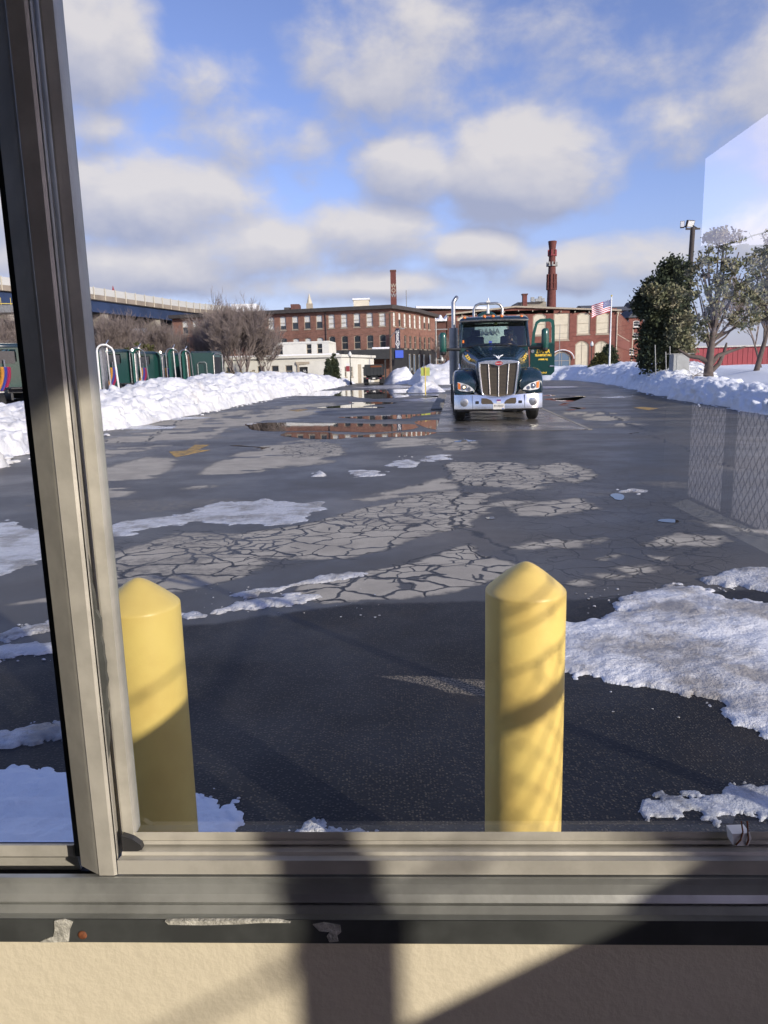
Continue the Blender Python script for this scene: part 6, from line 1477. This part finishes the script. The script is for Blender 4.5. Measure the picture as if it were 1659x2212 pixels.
    def sect(z, w_, yf, r): # plan outline
        return [(-w_, yf+.10, z), (-w_+.08, yf+.03, z), (-w_*.6, yf-.02, z), (0, yf-.05, z), (w_*.6, yf-.02, z), (w_-.08, yf+.03, z), (w_, yf+.10, z), (w_, yb-.08, z), (w_-.08, yb, z), (-w_+.08, yb, z), (-w_, yb-.08, z)]
    mb = MB(); mb.loft([sect(.95, .99, 1.62, 0), sect(1.3, 1.01, 1.62, 0), sect(2.06, 1.02, 1.66, 0)], closed=True); lc = mb
    # lower cab as walls: side panels, rear wall and firewall, so the cab stays hollow
    mb = MB()
    mb.box(-1.02, -.97, 1.72, yb-.02, .95, 2.12)                     # passenger side, door below the glass
    mb.box(-1.02, -.97, yb-.42, yb-.02, 2.121, 2.80); mb.box(-1.01, -.97, 1.72, 1.80, 2.121, 2.3)
    mb.box(.97, 1.02, yb-.42, yb-.02, .95, 2.80)
    mb.box(.97, 1.02, 1.80, yb-.43, .95, 1.12)
    mb.box(-.968, .968, yb-.07, yb-.02, .95, 2.22)
    mb.box(-.968, -.52, yb-.07, yb-.02, 2.221, 2.82); mb.box(.52, .968, yb-.07, yb-.02, 2.221, 2.82); mb.box(-.519, .519, yb-.07, yb-.02, 2.72, 2.82)
    mb.box(-.968, .968, 1.70, 1.75, .95, 2.08); mb.box(-.968, .968, 1.76, yb-.08, .95, 1.05)
    cab = ob('cab', mb, GR, t)
    for s in (-1, 1):   # A pillars
        mb = MB(); mb.tube([(s*.985, 1.72, 2.06), (s*.955, 1.90, 2.5), (s*.93, 2.06, 2.84)], [.045, .04, .045], 8); adopt(ob('pillar', mb, N, None, smooth=50), cab)
    # roof
    secs = []
    for z, w_, yf in ((2.79, .99, 1.98), (2.83, 1.01, 1.93), (2.88, 1.0, 1.96), (2.94, .93, 2.06), (2.97, .75, 2.25)): secs.append(sect(z, w_, yf, 0))
    mb = MB(); mb.loft(secs, closed=True); rf = ob('roof', mb, N, t, smooth=60)
    mb = MB(); mb.loft([[(-1.0, 1.90, 2.80), (-1.0, 1.89, 2.835), (-1.0, 1.98, 2.85)], [(-.6, 1.80, 2.81), (-.6, 1.79, 2.845), (-.6, 1.93, 2.865)], [(0, 1.76, 2.815), (0, 1.75, 2.85), (0, 1.90, 2.87)], [(.6, 1.80, 2.81), (.6, 1.79, 2.845), (.6, 1.93, 2.865)], [(1.0, 1.90, 2.80), (1.0, 1.89, 2.835), (1.0, 1.98, 2.85)]], closed=True); adopt(ob('visor', mb, M['chromed'], None, smooth=60), rf)
    for x in (-.86, -.28, -.03, .22, .80):
        mb = MB(); mb.ball((x, 2.02 if abs(x) < .5 else 2.08, 2.935 if abs(x) > .5 else 2.955), .05, 10, (1.1, 1, .9)); adopt(ob('marker_lamp', mb, M['amber'], None, smooth=True), rf)
    # windscreen
    gl = []
    for z, k, w_ in ((2.07, 0, .955), (2.45, .5, .93), (2.80, 1, .90)):
        y0_ = 1.66+(2.0-1.66)*k; gl.append([(x*w_, y0_-.05+.11*abs(x)**2.2, z) for x in (-1, -.75, -.5, -.25, 0, .25, .5, .75, 1)])
    mb = MB(); n = 9; V = [p for r_ in gl for p in r_] + [(x, y+.008, z) for r_ in gl for x, y, z in r_]; Fs = []
    for i in range(2):
        for j in range(8): a = i*n+j; Fs += [(a, a+1, a+n+1, a+n), (27+a+n, 27+a+n+1, 27+a+1, 27+a)]
    mb.add(V, Fs); wsn = meshobj('windscreen', mb.v, mb.f, M['wglass'], True, fix=False); adopt(wsn, t)
    mb = MB(); mb.tube([p for p in gl[0]], .022, 6); mb.tube([p for p in gl[2]], .022, 6); adopt(ob('seal', mb, M['rubber'], None), wsn)
    mb = MB()
    for x0, x1 in ((-.75, -.1), (.0, .62)): mb.tube([(x0 if x0 < 0 else x1, 1.60, 2.09), ((x0+x1)/2, 1.60, 2.14), (x1 if x0 < 0 else x0, 1.61, 2.17 if x0 < 0 else 2.12)], .011, 5)
    ob('wiper', mb, M['black'], t)
    if main:
        mb = MB(); mb.box(-.17, -.08, 1.66, 1.668, 2.12, 2.24); ob('sticker', mb, M['hoseblue'], t); mb = MB(); mb.box(.0, .10, 1.985, 1.99, 2.70, 2.78); ob('sticker', mb, M['ylw'], t); mb = MB(); mb.box(-.93, -.88, 1.76, 1.765, 2.2, 2.28); ob('sticker', mb, M['amber'], t)
    # side window of the passenger door
    if not main or True:
        mb = MB(); mb.box(-1.0, -.99, 1.86, yb-.45, 2.13, 2.78); ob('side_window', mb, M['dglass'] if not main else M['wglass'], t)
    if not main: mb = MB(); mb.box(.97, 1.02, 1.80, yb-.43, 1.121, 2.12); ob('door', mb, GR, t); mb = MB(); mb.box(.985, .995, 1.82, yb-.44, 2.13, 2.78); ob('side_window', mb, M['dglass'], t)
    # interior
    mb = MB(); mb.loft([[(-.95, 1.76, 1.7), (-.95, 1.74, 2.03), (-.95, 2.05, 2.07), (-.95, 2.12, 1.75)], [(.95, 1.76, 1.7), (.95, 1.74, 2.03), (.95, 2.05, 2.07), (.95, 2.12, 1.75)]], closed=True); ob('dashboard', mb, M['black'], t)
    for s in (-1, 1):
        mb = MB(); mb.box(s*.5-.26, s*.5+.26, 2.35, 2.9, 1.25, 1.62, .06); mb.box(s*.5-.25, s*.5+.25, 2.82, 2.98, 1.63, 2.42, .06); mb.box(s*.5-.14, s*.5+.14, 2.83, 2.94, 2.425, 2.62, .04); ob('seat', mb, M['seat'], t, smooth=40)
    if main:
        mb = MB(); c = Vector((.5, 2.20, 2.0)); pts = [c+Vector((.22*math.cos(a), .09*math.sin(a), .20*math.sin(a))) for a in [2*math.pi*i/24 for i in range(24)]]; mb.tube(pts, .016, 6, closed=True)
        for a in (0, 2.1, 4.2): mb.tube([c, c+Vector((.22*math.cos(a), .09*math.sin(a), .20*math.sin(a)))], .014, 5)
        ob('steering_wheel', mb, M['black'], t)
        # open driver's door, swung forward
        X0, Yd = 1.03, 1.70
        o_ = [(X0, 1.22), (X0+.60, 1.22), (X0+.70, 1.32), (X0+.69, 2.60), (X0+.66, 2.78), (X0+.55, 2.83), (X0+.26, 2.82), (X0+.14, 2.74), (X0+.06, 2.45), (X0+.03, 2.12), (X0, 2.05)]
        i_ = [(X0+.12, 2.14), (X0+.60, 2.14), (X0+.615, 2.18), (X0+.605, 2.55), (X0+.59, 2.70), (X0+.52, 2.735), (X0+.28, 2.73), (X0+.20, 2.68), (X0+.13, 2.42), (X0+.115, 2.22), (X0+.11, 2.16)]
        mb = MB(); mb.prism([(X0, 1.22), (X0+.60, 1.22), (X0+.70, 1.32), (X0+.695, 2.12), (X0+.03, 2.12), (X0, 2.05)], Yd, Yd+.06, 'y'); dr = ob('door', mb, GR, t)
        o2 = [(X0+.03, 2.121), (X0+.695, 2.121), (X0+.69, 2.60), (X0+.66, 2.78), (X0+.55, 2.83), (X0+.26, 2.82), (X0+.14, 2.74), (X0+.06, 2.45)]
        i2 = [(X0+.12, 2.15), (X0+.605, 2.15), (X0+.60, 2.58), (X0+.58, 2.71), (X0+.52, 2.74), (X0+.28, 2.735), (X0+.20, 2.68), (X0+.135, 2.42)]
        mb = MB(); ring_prism(mb, o2, i2, Yd+.005, Yd+.055, 'y'); adopt(ob('window_frame', mb, M['greenl'], None), dr)
        mb = MB(); mb.box(X0+.55, X0+.67, Yd-.03, Yd-.001, 1.46, 1.50, .008); adopt(ob('handle', mb, M['chrome'], None), dr)
        mb = MB(); mb.lathe([(.045, 0), (.05, .01), (.05, .03)], 18, (X0+.06, Yd-.032, 1.91), 'y'); adopt(ob('lamp', mb, M['chromed'], None, smooth=30), dr)
        for s_, sz, z, sx in (('DANA', .15, 1.90, .9), ('TRANSPORT INC.', .085, 1.79, .72), ('AVENEL, N.J.', .058, 1.675, .85)):
            text_obj('lettering', s_, sz, M['ytext'], dr, Matrix.Translation((X0+.37, Yd-.004, z)) @ FACE @ Matrix(((1, .12, 0, 0), (0, 1, 0, 0), (0, 0, 1, 0), (0, 0, 0, 1))), .004, .004, sx=sx)
        text_obj('lettering', 'US DOT', .06, M['ytext'], dr, Matrix.Translation((X0+.38, Yd-.004, 1.29)) @ FACE, .004, .002)
        for s in (-1, 1):
            rot = Matrix.Rotation(R(-58*s), 4, 'Y') if False else Matrix.Rotation(R(s*-55), 4, Vector((0, 1, 0)))
            text_obj('lettering', '3396', .125, M['ytext'], hood, Matrix.Translation((s*.785, .80, 1.74)) @ Matrix.Rotation(R(s*16), 4, 'Z') @ rot @ Matrix.Rotation(R(-14), 4, 'X') @ FACE, .012, .003)
    # mirrors
    for s in (-1, 1):
        xm = 1.44 if s > 0 else -1.50; ym = 1.62; zo = .04 if s > 0 else 0
        mb = MB(); secs = []
        for z, k in ((1.93, .7), (1.98, 1), (2.15, 1.03), (2.35, 1), (2.47, .95), (2.51, .6)):
            secs.append([(xm+a*.10*k, ym+b_*.085*k, z+zo) for a, b_ in ((-1, 1), (-1, -.2), (-.7, -.85), (0, -1), (.7, -.85), (1, -.2), (1, 1))])
        mb.loft(secs, closed=True); mr = ob('mirror', mb, M['greenl'], t, smooth=60)
        mb = MB(); mb.loft([[(xm+a*.095*k, ym+b_*.08*k, z+zo) for a, b_ in ((-1, 1), (-.7, -.85), (0, -1), (.7, -.85), (1, 1))] for z, k in ((1.87, .6), (1.90, .95), (1.979, .98))], closed=True); adopt(ob('mirror_foot', mb, M['black'], None), mr)
        mb = MB(); mb.tube([(xm, ym, 2.0), (s*(abs(xm)-.14), ym+.02, 2.03), (s*1.0, 1.72, 2.02)], [.035, .04, .05], 8); adopt(ob('mirror_arm', mb, M['black'], None), mr)
    # ---- exhaust stack on the passenger side
    mb = MB(); xe = -1.17; ye = yb+.18
    mb.tube([(xe, ye, 1.0), (xe, ye, 2.72)], .135, 16); gd = ob('exhaust_guard', mb, M['chromed'] if not main else M['galv'], t, smooth=40)
    mb = MB(); zq = 3.50 if main else 2.75; pts = [(xe, ye, 2.70), (xe, ye, zq)] + [(xe+.10*(math.sin(a)), ye+.14*(1-math.cos(a)), zq+.15*math.sin(a)) for a in (.4, .8, 1.2, 1.5)] ; mb.tube(pts, .064, 14); ob('exhaust_stack', mb, M['chromed'], t, smooth=50)
    # air cleaner beside the hood on the passenger side
    mb = MB(); mb.lathe([(.05, 1.42), (.15, 1.45), (.17, 1.55), (.17, 1.95), (.12, 2.02), (.02, 2.03)], 20, (-1.02, 1.50, 0)) if False else mb.tube([(-.97, 1.2, 1.25), (-1.02, 1.6, 1.6)], .02, 6); ob('grab_handle', mb, M['chrome'], t)
    # ---- chassis
    mb = MB()
    for s in (-1, 1): mb.box(s*.42-.04, s*.42+.04, .5, yb+(4.0 if main else 2.9), .72, .98)
    mb.box(-.6, .6, 1.0, 1.12, .42, .56); mb.box(-.4, .4, .5, 1.6, .75, 1.3); ob('frame', mb, M['black'], t)
    for s in (-1, 1): wheel(t, s*1.03, 1.12, .50, .29, side=s)
    for y in ((yb+1.7, yb+3.05) if main else (yb+1.15, yb+2.3)):
        for s in (-1, 1): wheel(t, s*1.05, y, .50, .27, side=s); wheel(t, s*.73, y, .50, .27, side=s)
    mb = MB(); mb.box(-.45, .45, yb+1.9, yb+2.9, 1.12, 1.2, .03); mb.box(-.5, .5, yb+2.0, yb+2.6, .985, 1.119); ob('fifth_wheel', mb, M['black'], t)
    for s in (-1, 1): mb = MB(); mb.lathe([(.05, yb-.9), (.29, yb-.88), (.30, yb-.85), (.30, yb+.45), (.29, yb+.48), (.05, yb+.5)], 24, (s*.86, 0, .68), 'y'); ob('fuel_tank', mb, M['chrome'], t, smooth=40)
    mb = MB(); mb.box(-.5, .5, yb+.02, yb+.9, .985, 1.03); ob('deck_plate', mb, M['chromed'], t)
    if not main:
        # rear of the cab: fairings with grab rails, hoses, stand
        for s in (-1, 1):
            mb = MB(); pts = []
            secs = [[(s*1.06, yb+a, z) for a in (-.02, .30)]+[(s*1.02, yb+a, z) for a in (.30, -.02)] for z in (.95, 2.0, 2.7)]
            for k_ in (1, 2, 3): secs.append([(s*(1.06-.04*k_), yb-.02, 2.7+.07*k_), (s*(1.06-.04*k_), yb+.30-.03*k_, 2.7+.07*k_), (s*(1.02-.04*k_), yb+.30-.03*k_, 2.68+.07*k_), (s*(1.02-.04*k_), yb-.02, 2.68+.07*k_)])
            mb.loft(secs, closed=True); ob('side_fairing', mb, M['greenl'], t, smooth=50)
            mb = MB(); mb.tube([(s*1.09, yb-.12, 1.3), (s*1.12, yb-.12, 1.34), (s*1.12, yb-.12, 2.5), (s*1.09, yb-.12, 2.54)], .018, 6); ob('grab_handle', mb, M['whitep'], t)
        mb = MB(); mb.box(-.45, .45, yb-.018, yb-.008, 2.15, 2.65); ob('rear_window', mb, M['dglass'], t)
        for dx, m_ in ((-.12, 'hosered'), (.0, 'hoseblue'), (.12, 'hoseyel')):
            mb = MB(); pts = []
            for i in range(190):
                a = i*.9; f = i/189; pts.append((dx+.075*math.cos(a)+.25*f*f, yb+.22+.35*f*(1-f)+.075*math.sin(a), 2.0-.95*f))
            mb.tube(pts, .013, 4); ob('air_hose', mb, M[m_], t)
        mb = MB(); mb.tube([(0, yb+.15, 1.0), (0, yb+.15, 2.3)], .03, 6); ob('hose_stand', mb, M['chromed'], t)
    return t

trk = tractor('dark green semi truck facing the camera with its driver door swung open on the weighbridge', True)
# drive it onto the deck
tc_ = P(1075.5, 900, 20.45); HEADING = -math.atan(.085)
def put(o, x, y, rz): o.location = (x, y, 0.013); o.rotation_euler = (0, 0, rz)
# parked tractors (built before the main truck is moved so that nothing inherits its place)
pk = tractor('green day cab at the far left, nearest of the parked row, with coiled red and blue hoses', False, group='green semi trucks parked in a row behind the left snow bank')
put(trk, tc_.x, 20.35, HEADING)
rows = [(10, 31, 52, 'nearest parked truck at the far left edge with coiled hoses behind its cab'), (70, 36, 52, 'parked green truck showing between the picture edge and the window stile'), (243, 40, 52, 'parked green truck just right of the window stile with chrome rack'),
        (308, 44.5, 52, 'parked green truck with coiled red hose, third from the right of the row'), (360, 48.5, 52, 'parked green truck with pale side window, second from the right of the row')]
for i, (px, D_, hd, lab) in enumerate(rows):
    o = pk if i == 0 else copy_tree(pk)
    o['label'] = lab; rz = R(hd+90)                    # nose pointing away to the left
    q = P(px, 800, D_); off = Vector((0, 3.2, 0)); off.rotate(Matrix.Rotation(R(-hd-90), 3, 'Z')); put(o, q.x-off.x, q.y-off.y, R(-hd-90)); o.location.z = .0
# last one: a big enclosed sleeper box
D_ = 47; x0 = X2(410, D_); bx_ = thing('box_body_truck', 'dark teal tall box backed truck at the right end of the parked row', 'truck', (x0+1, D_, 0))
zt_ = Z2(440, 759, D_); a = Vector((X2(411, D_), D_)); b_ = Vector((X2(460, D_+.2), D_+.2)); c = Vector((X2(481, D_+1.7), D_+1.7)); d = a + (c-b_)
mb = MB(); mb.prism([tuple(a), tuple(b_), tuple(c), tuple(d)], .9, zt_-.08); ob('box', mb, M['green'], bx_)
mb = MB(); mb.prism([(a.x+.1, a.y+.05), (b_.x-.02, b_.y+.05), (c.x-.05, c.y), (d.x+.1, d.y)], zt_-.078, zt_+.02); ob('roof', mb, M['navy'], bx_)
mb = MB(); e = (c-b_).normalized(); nn = Vector((e.y, -e.x))
for f0, f1, z0_, z1_ in ((.15, .85, 1.0, zt_-.35),): p0 = b_.lerp(c, f0)+nn*.02; p1 = b_.lerp(c, f1)+nn*.02; mb.prism([tuple(p0), tuple(p1), tuple(p1-nn*.015), tuple(p0-nn*.015)], z0_, z1_)
ob('rear_opening', mb, M['black'], bx_)
mb = MB(); p0 = b_.lerp(c, .05)+nn*.05; p1 = b_.lerp(c, .95)+nn*.05; mb.tube([(p0.x, p0.y, .9), (p0.x, p0.y, zt_-.25), (p0.x+e.x*.3, p0.y+e.y*.3, zt_-.12), (p1.x, p1.y, zt_-.2), (p1.x, p1.y, .9)], .04, 6); ob('frame', mb, M['chromed'], bx_)
mb = MB(); mb.tube([(a.x+.5, a.y-.04, 1.0), (a.x+.5, a.y-.06, 2.2), (a.x+.6, a.y-.06, 2.3), (a.x+.95, a.y-.06, 2.3), (a.x+1.05, a.y-.06, 2.2), (a.x+1.05, a.y-.04, 1.0)], .025, 6); ob('grab_handle', mb, M['galv'], bx_)
mb = MB(); mb.box(a.x, a.x+1.4, a.y+.2, a.y+1.4, 0.3, .89); ob('chassis', mb, M['black'], bx_)
for yy_ in (.35, 1.2): wheel(bx_, a.x+.6, a.y+yy_, .5, .3)
# curved green and chrome cab shields standing in the row (quarter fairings with stacks)
def rack(px0, px1, py, D_, label, chrome=False):
    x0, x1 = X2(px0, D_), X2(px1, D_); z = Z2(px0, py, D_); w_ = x1-x0
    t_ = thing('cab_shield', label, 'truck shield', ((x0+x1)/2, D_, 0), 0, 'curved stack shields on the parked trucks')
    def arch(r, xo=0): 
        r = min(r, w_*.45); return [(x0+xo, D_, .6), (x0+xo, D_, z-r)] + [(x0+xo+r*(1-math.cos(a_)), D_, z-r+r*math.sin(a_)) for a_ in (.4, .8, 1.2, 1.57)] + [(x1-r*.6+xo*.0, D_, z-.02), (x1-.05, D_+.2, z-r*.5), (x1, D_+.3, z-r), (x1+.12, D_+.3, .6)]
    mb = MB(); mb.tube(arch(.45), .035 if not chrome else .05, 8); ob('chrome_tube', mb, M['chromed'] if not chrome else M['whitep'], t_, smooth=50)
    mb = MB(); pts = arch(.42, .13)[:-3]; secs = []
    for i, p in enumerate(pts): secs.append([(p[0], D_-.05, p[2]-.03*(i > 1)), (p[0]+.11*(i < 4), D_-.02, p[2]-.11*(i >= 3)), (p[0]+.11*(i < 4), D_+.5, p[2]-.11*(i >= 3)), (p[0], D_+.5, p[2]-.03*(i > 1))])
    mb.loft(secs, closed=True); ob('shield', mb, M['greenl'] if not chrome else M['chromed'], t_, smooth=50)
    mb = MB(); mb.tube([(x1-w_*.28, D_+.1, .6), (x1-w_*.34, D_+.1, z-.55), (x1-w_*.36, D_+.1, z-.3)], .05, 8); ob('exhaust_stack', mb, M['chromed'], t_)
    mb = MB(); mb.tube([(x1-.22, D_+.1, z-.5), (x1-.24, D_+.1, z+.05), (x1-.12, D_+.1, z+.22)], .03, 6); ob('stack_tip', mb, M['chrome'], t_)
    return t_
rack(213, 244, 745, 36, 'white tube rack with a curved chrome plate right beside the window stile', True)
rack(283, 312, 752, 40.5, 'green curved shield and chrome tube left of the pale windowed cab')
rack(361, 385, 753, 44.5, 'green curved shield with tall white pipes in the middle of the parked row')
rack(391, 411, 756, 46, 'narrow green curved shield next to the teal box body')

# ---- tank trailer behind the main truck
tt = thing('tank_trailer', 'white tank trailer with roof hoops coupled behind the semi truck', 'trailer', (0, 0, 0))
mb = MB(); yt = 4.55; mb.lathe([(.05, yt-.30), (.45, yt-.26), (.80, yt-.12), (.93, yt), (.95, yt+.2), (.95, yt+11), (.8, yt+11.2), (.05, yt+11.35)], 40, (0, 0, 2.02), 'y'); tk = ob('tank', mb, M['tank'], tt, smooth=40)
text_obj('lettering', 'DANA', .25, M['galv'], tk, Matrix.Translation((-.02, yt-.29, 2.62)) @ FACE, .02, .006)
mb = MB(); pts = [(-.47, yt+.5, 2.85), (-.47, yt+.5, 3.40), (-.40, yt+.5, 3.52), (-.28, yt+.5, 3.57), (.28, yt+.5, 3.57), (.40, yt+.5, 3.52), (.47, yt+.5, 3.40), (.47, yt+.5, 2.85)]; mb.tube(pts, .045, 10); ob('roof_hoop', mb, M['chromed'], tt, smooth=50)
mb = MB(); mb.tube([(.0, yt+.5, 3.25), (0, yt+.5, 3.75)], [.05, .02], 8); mb.box(-.06, .06, yt+.4, yt+.6, 3.6, 3.66); ob('vent', mb, M['whitep'], tt)
mb = MB(); mb.tube([(.38*math.cos(a_), yt+1.2, 2.95+.38*math.sin(a_)) for a_ in [math.pi*i/12 for i in range(13)]], .055, 8); ob('dome_ring', mb, M['green'], tt, smooth=50)
for y in (yt+7.8, yt+9.1):
    for s in (-1, 1): wheel(tt, s*1.05, y, .5, .27, side=s)
mb = MB(); mb.box(-.5, .5, yt+7, yt+10, .55, 1.06); mb.box(-.45, .45, yt-.0, yt+3, 1.21, 1.3)
for s in (-1, 1): mb.box(s*.6-.05, s*.6+.05, yt+3.3, yt+3.4, .1, 1.4)
ob('chassis', mb, M['galv'], tt)
put(tt, tc_.x, 20.35, HEADING)

# ---- tipper truck
D_ = 85; q = P(808, 829, D_); dt = thing('dump_truck', 'small black dump truck seen from behind at the end of the yard', 'truck', (0, 0, 0))
mb = MB(); W2 = 1.17
mb.box(-W2, W2, 0, .08, 1.05, 1.95); 
for x in (-1.17, -.8, -.4, 0, .4, .8, 1.11): mb.box(x, x+.06, -.06, -.002, 1.05, 1.95)
tg = ob('tailgate', mb, M['truckbed'], dt)
mb = MB(); mb.box(-W2, -W2+.06, .09, 3.4, 1.05, 2.0); mb.box(W2-.06, W2, .09, 3.4, 1.05, 2.0); mb.box(-W2+.061, W2-.061, .09, 3.4, 1.02, 1.1); mb.box(-W2+.061, W2-.061, 3.34, 3.4, 1.101, 2.3); mb.box(-W2-.1, -W2-.002, -.05, 3.4, 1.85, 1.98); mb.box(W2+.002, W2+.1, -.05, 3.4, 1.85, 1.98); ob('bed', mb, M['truckbed'], dt)
mb = MB(); mb.box(-.4, .9, .4, 2.5, 1.9, 2.15, .1); ob('load', mb, M['rust'], dt)
mb = MB(); mb.box(-.95, .95, 3.5, 5.1, .8, 2.0, .1); mb.box(-.85, .85, 5.1, 6.2, .75, 1.4, .1); ob('cab', mb, M['truckbed'], dt)
mb = MB(); mb.box(-1.0, 1.0, -.02, .1, .62, .84); mb.box(-.4, .4, .12, 5.8, .55, .95); ob('rear_frame', mb, M['black'], dt)
mb = MB(); mb.box(-.16, .16, -.04, -.022, .66, .80); ob('number_plate', mb, M['plate'], dt)
for s in (-1, 1):
    mb = MB(); mb.box(s*.75-.1, s*.75+.1, -.035, -.021, .68, .78); ob('tail_light', mb, M['redwall'], dt)
    wheel(dt, s*1.0, 1.2, .42, .24, side=s); wheel(dt, s*.74, 1.2, .42, .24, side=s); wheel(dt, s*.95, 5.2, .42, .24, side=s)
    mb = MB(); mb.box(s*.95-.25, s*.95+.25, .55, .57, .15, .85); ob('mud_flap', mb, M['black'], dt)
dt.location = (q.x, D_, 0)

# ---- driver, one continuous skin body with clothes modelled over it
def skinned(name, verts, edges, radii, m, root=0, sub=2):
    me = bpy.data.meshes.new(name); me.from_pydata(verts, edges, []); o = bpy.data.objects.new(name, me); COL.objects.link(o)
    sk = o.modifiers.new('sk', 'SKIN'); sk.use_smooth_shade = True
    for v, r_ in zip(me.skin_vertices[0].data, radii): v.radius = (r_, r_) if not isinstance(r_, tuple) else r_
    me.skin_vertices[0].data[root].use_root = True
    ss = o.modifiers.new('ss', 'SUBSURF'); ss.levels = ss.render_levels = sub
    dg = bpy.context.evaluated_depsgraph_get(); dg.update(); m2 = bpy.data.meshes.new_from_object(o.evaluated_get(dg)); bpy.data.objects.remove(o)
    m2.materials.clear(); m2.materials.append(m); m2.polygons.foreach_set('use_smooth', [True]*len(m2.polygons)); o = bpy.data.objects.new(name, m2); COL.objects.link(o); return o
pr = bpy.data.objects.new('person', None); COL.objects.link(pr); pr.location = (.5, 2.68, 1.62); tag(pr, 'driver in a dark jacket behind the windscreen with one hand raised', 'person')
x, y, z = .5, 2.68, 1.66
V = [(x, y, z), (x, y+.03, z+.22), (x, y+.04, z+.42), (x, y+.02, z+.55), (x, y-.01, z+.66), (x, y-.03, z+.76),
     (x-.19, y+.02, z+.45), (x-.24, y-.12, z+.25), (x-.17, y-.36, z+.32), (x-.16, y-.42, z+.34),
     (x+.19, y+.02, z+.45), (x+.25, y-.16, z+.36), (x+.05, y-.22, z+.62), (x+.03, y-.24, z+.70),
     (x-.10, y-.05, z-.02), (x-.13, y-.42, z), (x-.14, y-.5, z-.42), (x-.14, y-.62, z-.45), (x+.10, y-.05, z-.02), (x+.13, y-.42, z), (x+.14, y-.5, z-.42), (x+.14, y-.62, z-.45)]
E = [(0,1),(1,2),(2,3),(3,4),(4,5),(2,6),(6,7),(7,8),(8,9),(2,10),(10,11),(11,12),(12,13),(0,14),(14,15),(15,16),(16,17),(0,18),(18,19),(19,20),(20,21)]
Rd = [(.16,.12),(.15,.11),(.16,.10),.055,(.085,.10),(.075,.09),.07,.055,.038,.03,.07,.055,.036,.03,.09,.075,.05,.04,.09,.075,.05,.04]
nv0 = len(V)
for hx, hy, hz, dirz in ((V[9][0], V[9][1], V[9][2], 0), (V[13][0], V[13][1], V[13][2], 1)):
    base_i = 9 if dirz == 0 else 13
    for k in range(5):
        o_ = (k-2)*.017; i0 = len(V); Lf = (.045, .06, .066, .062, .05)[k]
        if dirz: V += [(hx+o_, hy-.01, hz+.045), (hx+o_*1.2, hy-.03, hz+.045+Lf*.6), (hx+o_*1.2, hy-.05, hz+.045+Lf)]
        else: V += [(hx+o_, hy-.045, hz+.01), (hx+o_, hy-.045-Lf*.4, hz-.005), (hx+o_, hy-.04-Lf*.5, hz-.035)]
        E += [(base_i, i0), (i0, i0+1), (i0+1, i0+2)]; Rd += [.009, .0085, .007]
body = skinned('body', V, E, Rd, M['skin'], 0, 2); adopt(body, pr)
V2 = [V[i] for i in (0, 1, 2, 6, 7, 8, 10, 11, 12)]; E2 = [(0,1),(1,2),(2,3),(3,4),(4,5),(2,6),(6,7),(7,8)]
jk = skinned('jacket', V2, E2, [(.185,.145),(.175,.135),(.18,.125),.088,.07,.05,.088,.07,.048], M['jacket'], 0, 2); adopt(jk, pr)
V3 = [V[i] for i in (0, 14, 15, 16, 18, 19, 20)]; E3 = [(0,1),(1,2),(2,3),(0,4),(4,5),(5,6)]
tr_ = skinned('trousers', V3, E3, [(.19,.14),.11,.095,.068,.11,.095,.068], M['seat'], 0, 2); adopt(tr_, pr)
mb = MB(); mb.ball((x, y+.0, z+.77), .108, 16, (.86, .98, .8)); hr = ob('hair', mb, M['hair'], pr, smooth=True)
mb = MB(); mb.loft([[(x-.014, y-.118, z+.70), (x+.014, y-.118, z+.70), (x, y-.11, z+.745)], [(x-.018, y-.10, z+.69), (x+.018, y-.10, z+.69), (x, y-.09, z+.75)]], closed=True)
for s in (-1, 1): mb.ball((x+s*.034, y-.098, z+.725), .011, 8); mb.ball((x+s*.083, y-.0, z+.70), .025, 8, (.4, .8, 1.2))
mb.box(x-.026, x+.026, y-.106, y-.095, z+.652, z+.662); ob('face', mb, M['skin'], pr, smooth=True)
pM = Matrix.Translation(trk.location) @ Matrix.Rotation(HEADING, 4, 'Z')
pr.rotation_euler = (0, 0, HEADING); pr.location = pM @ Vector((.5, 2.68, 1.62))
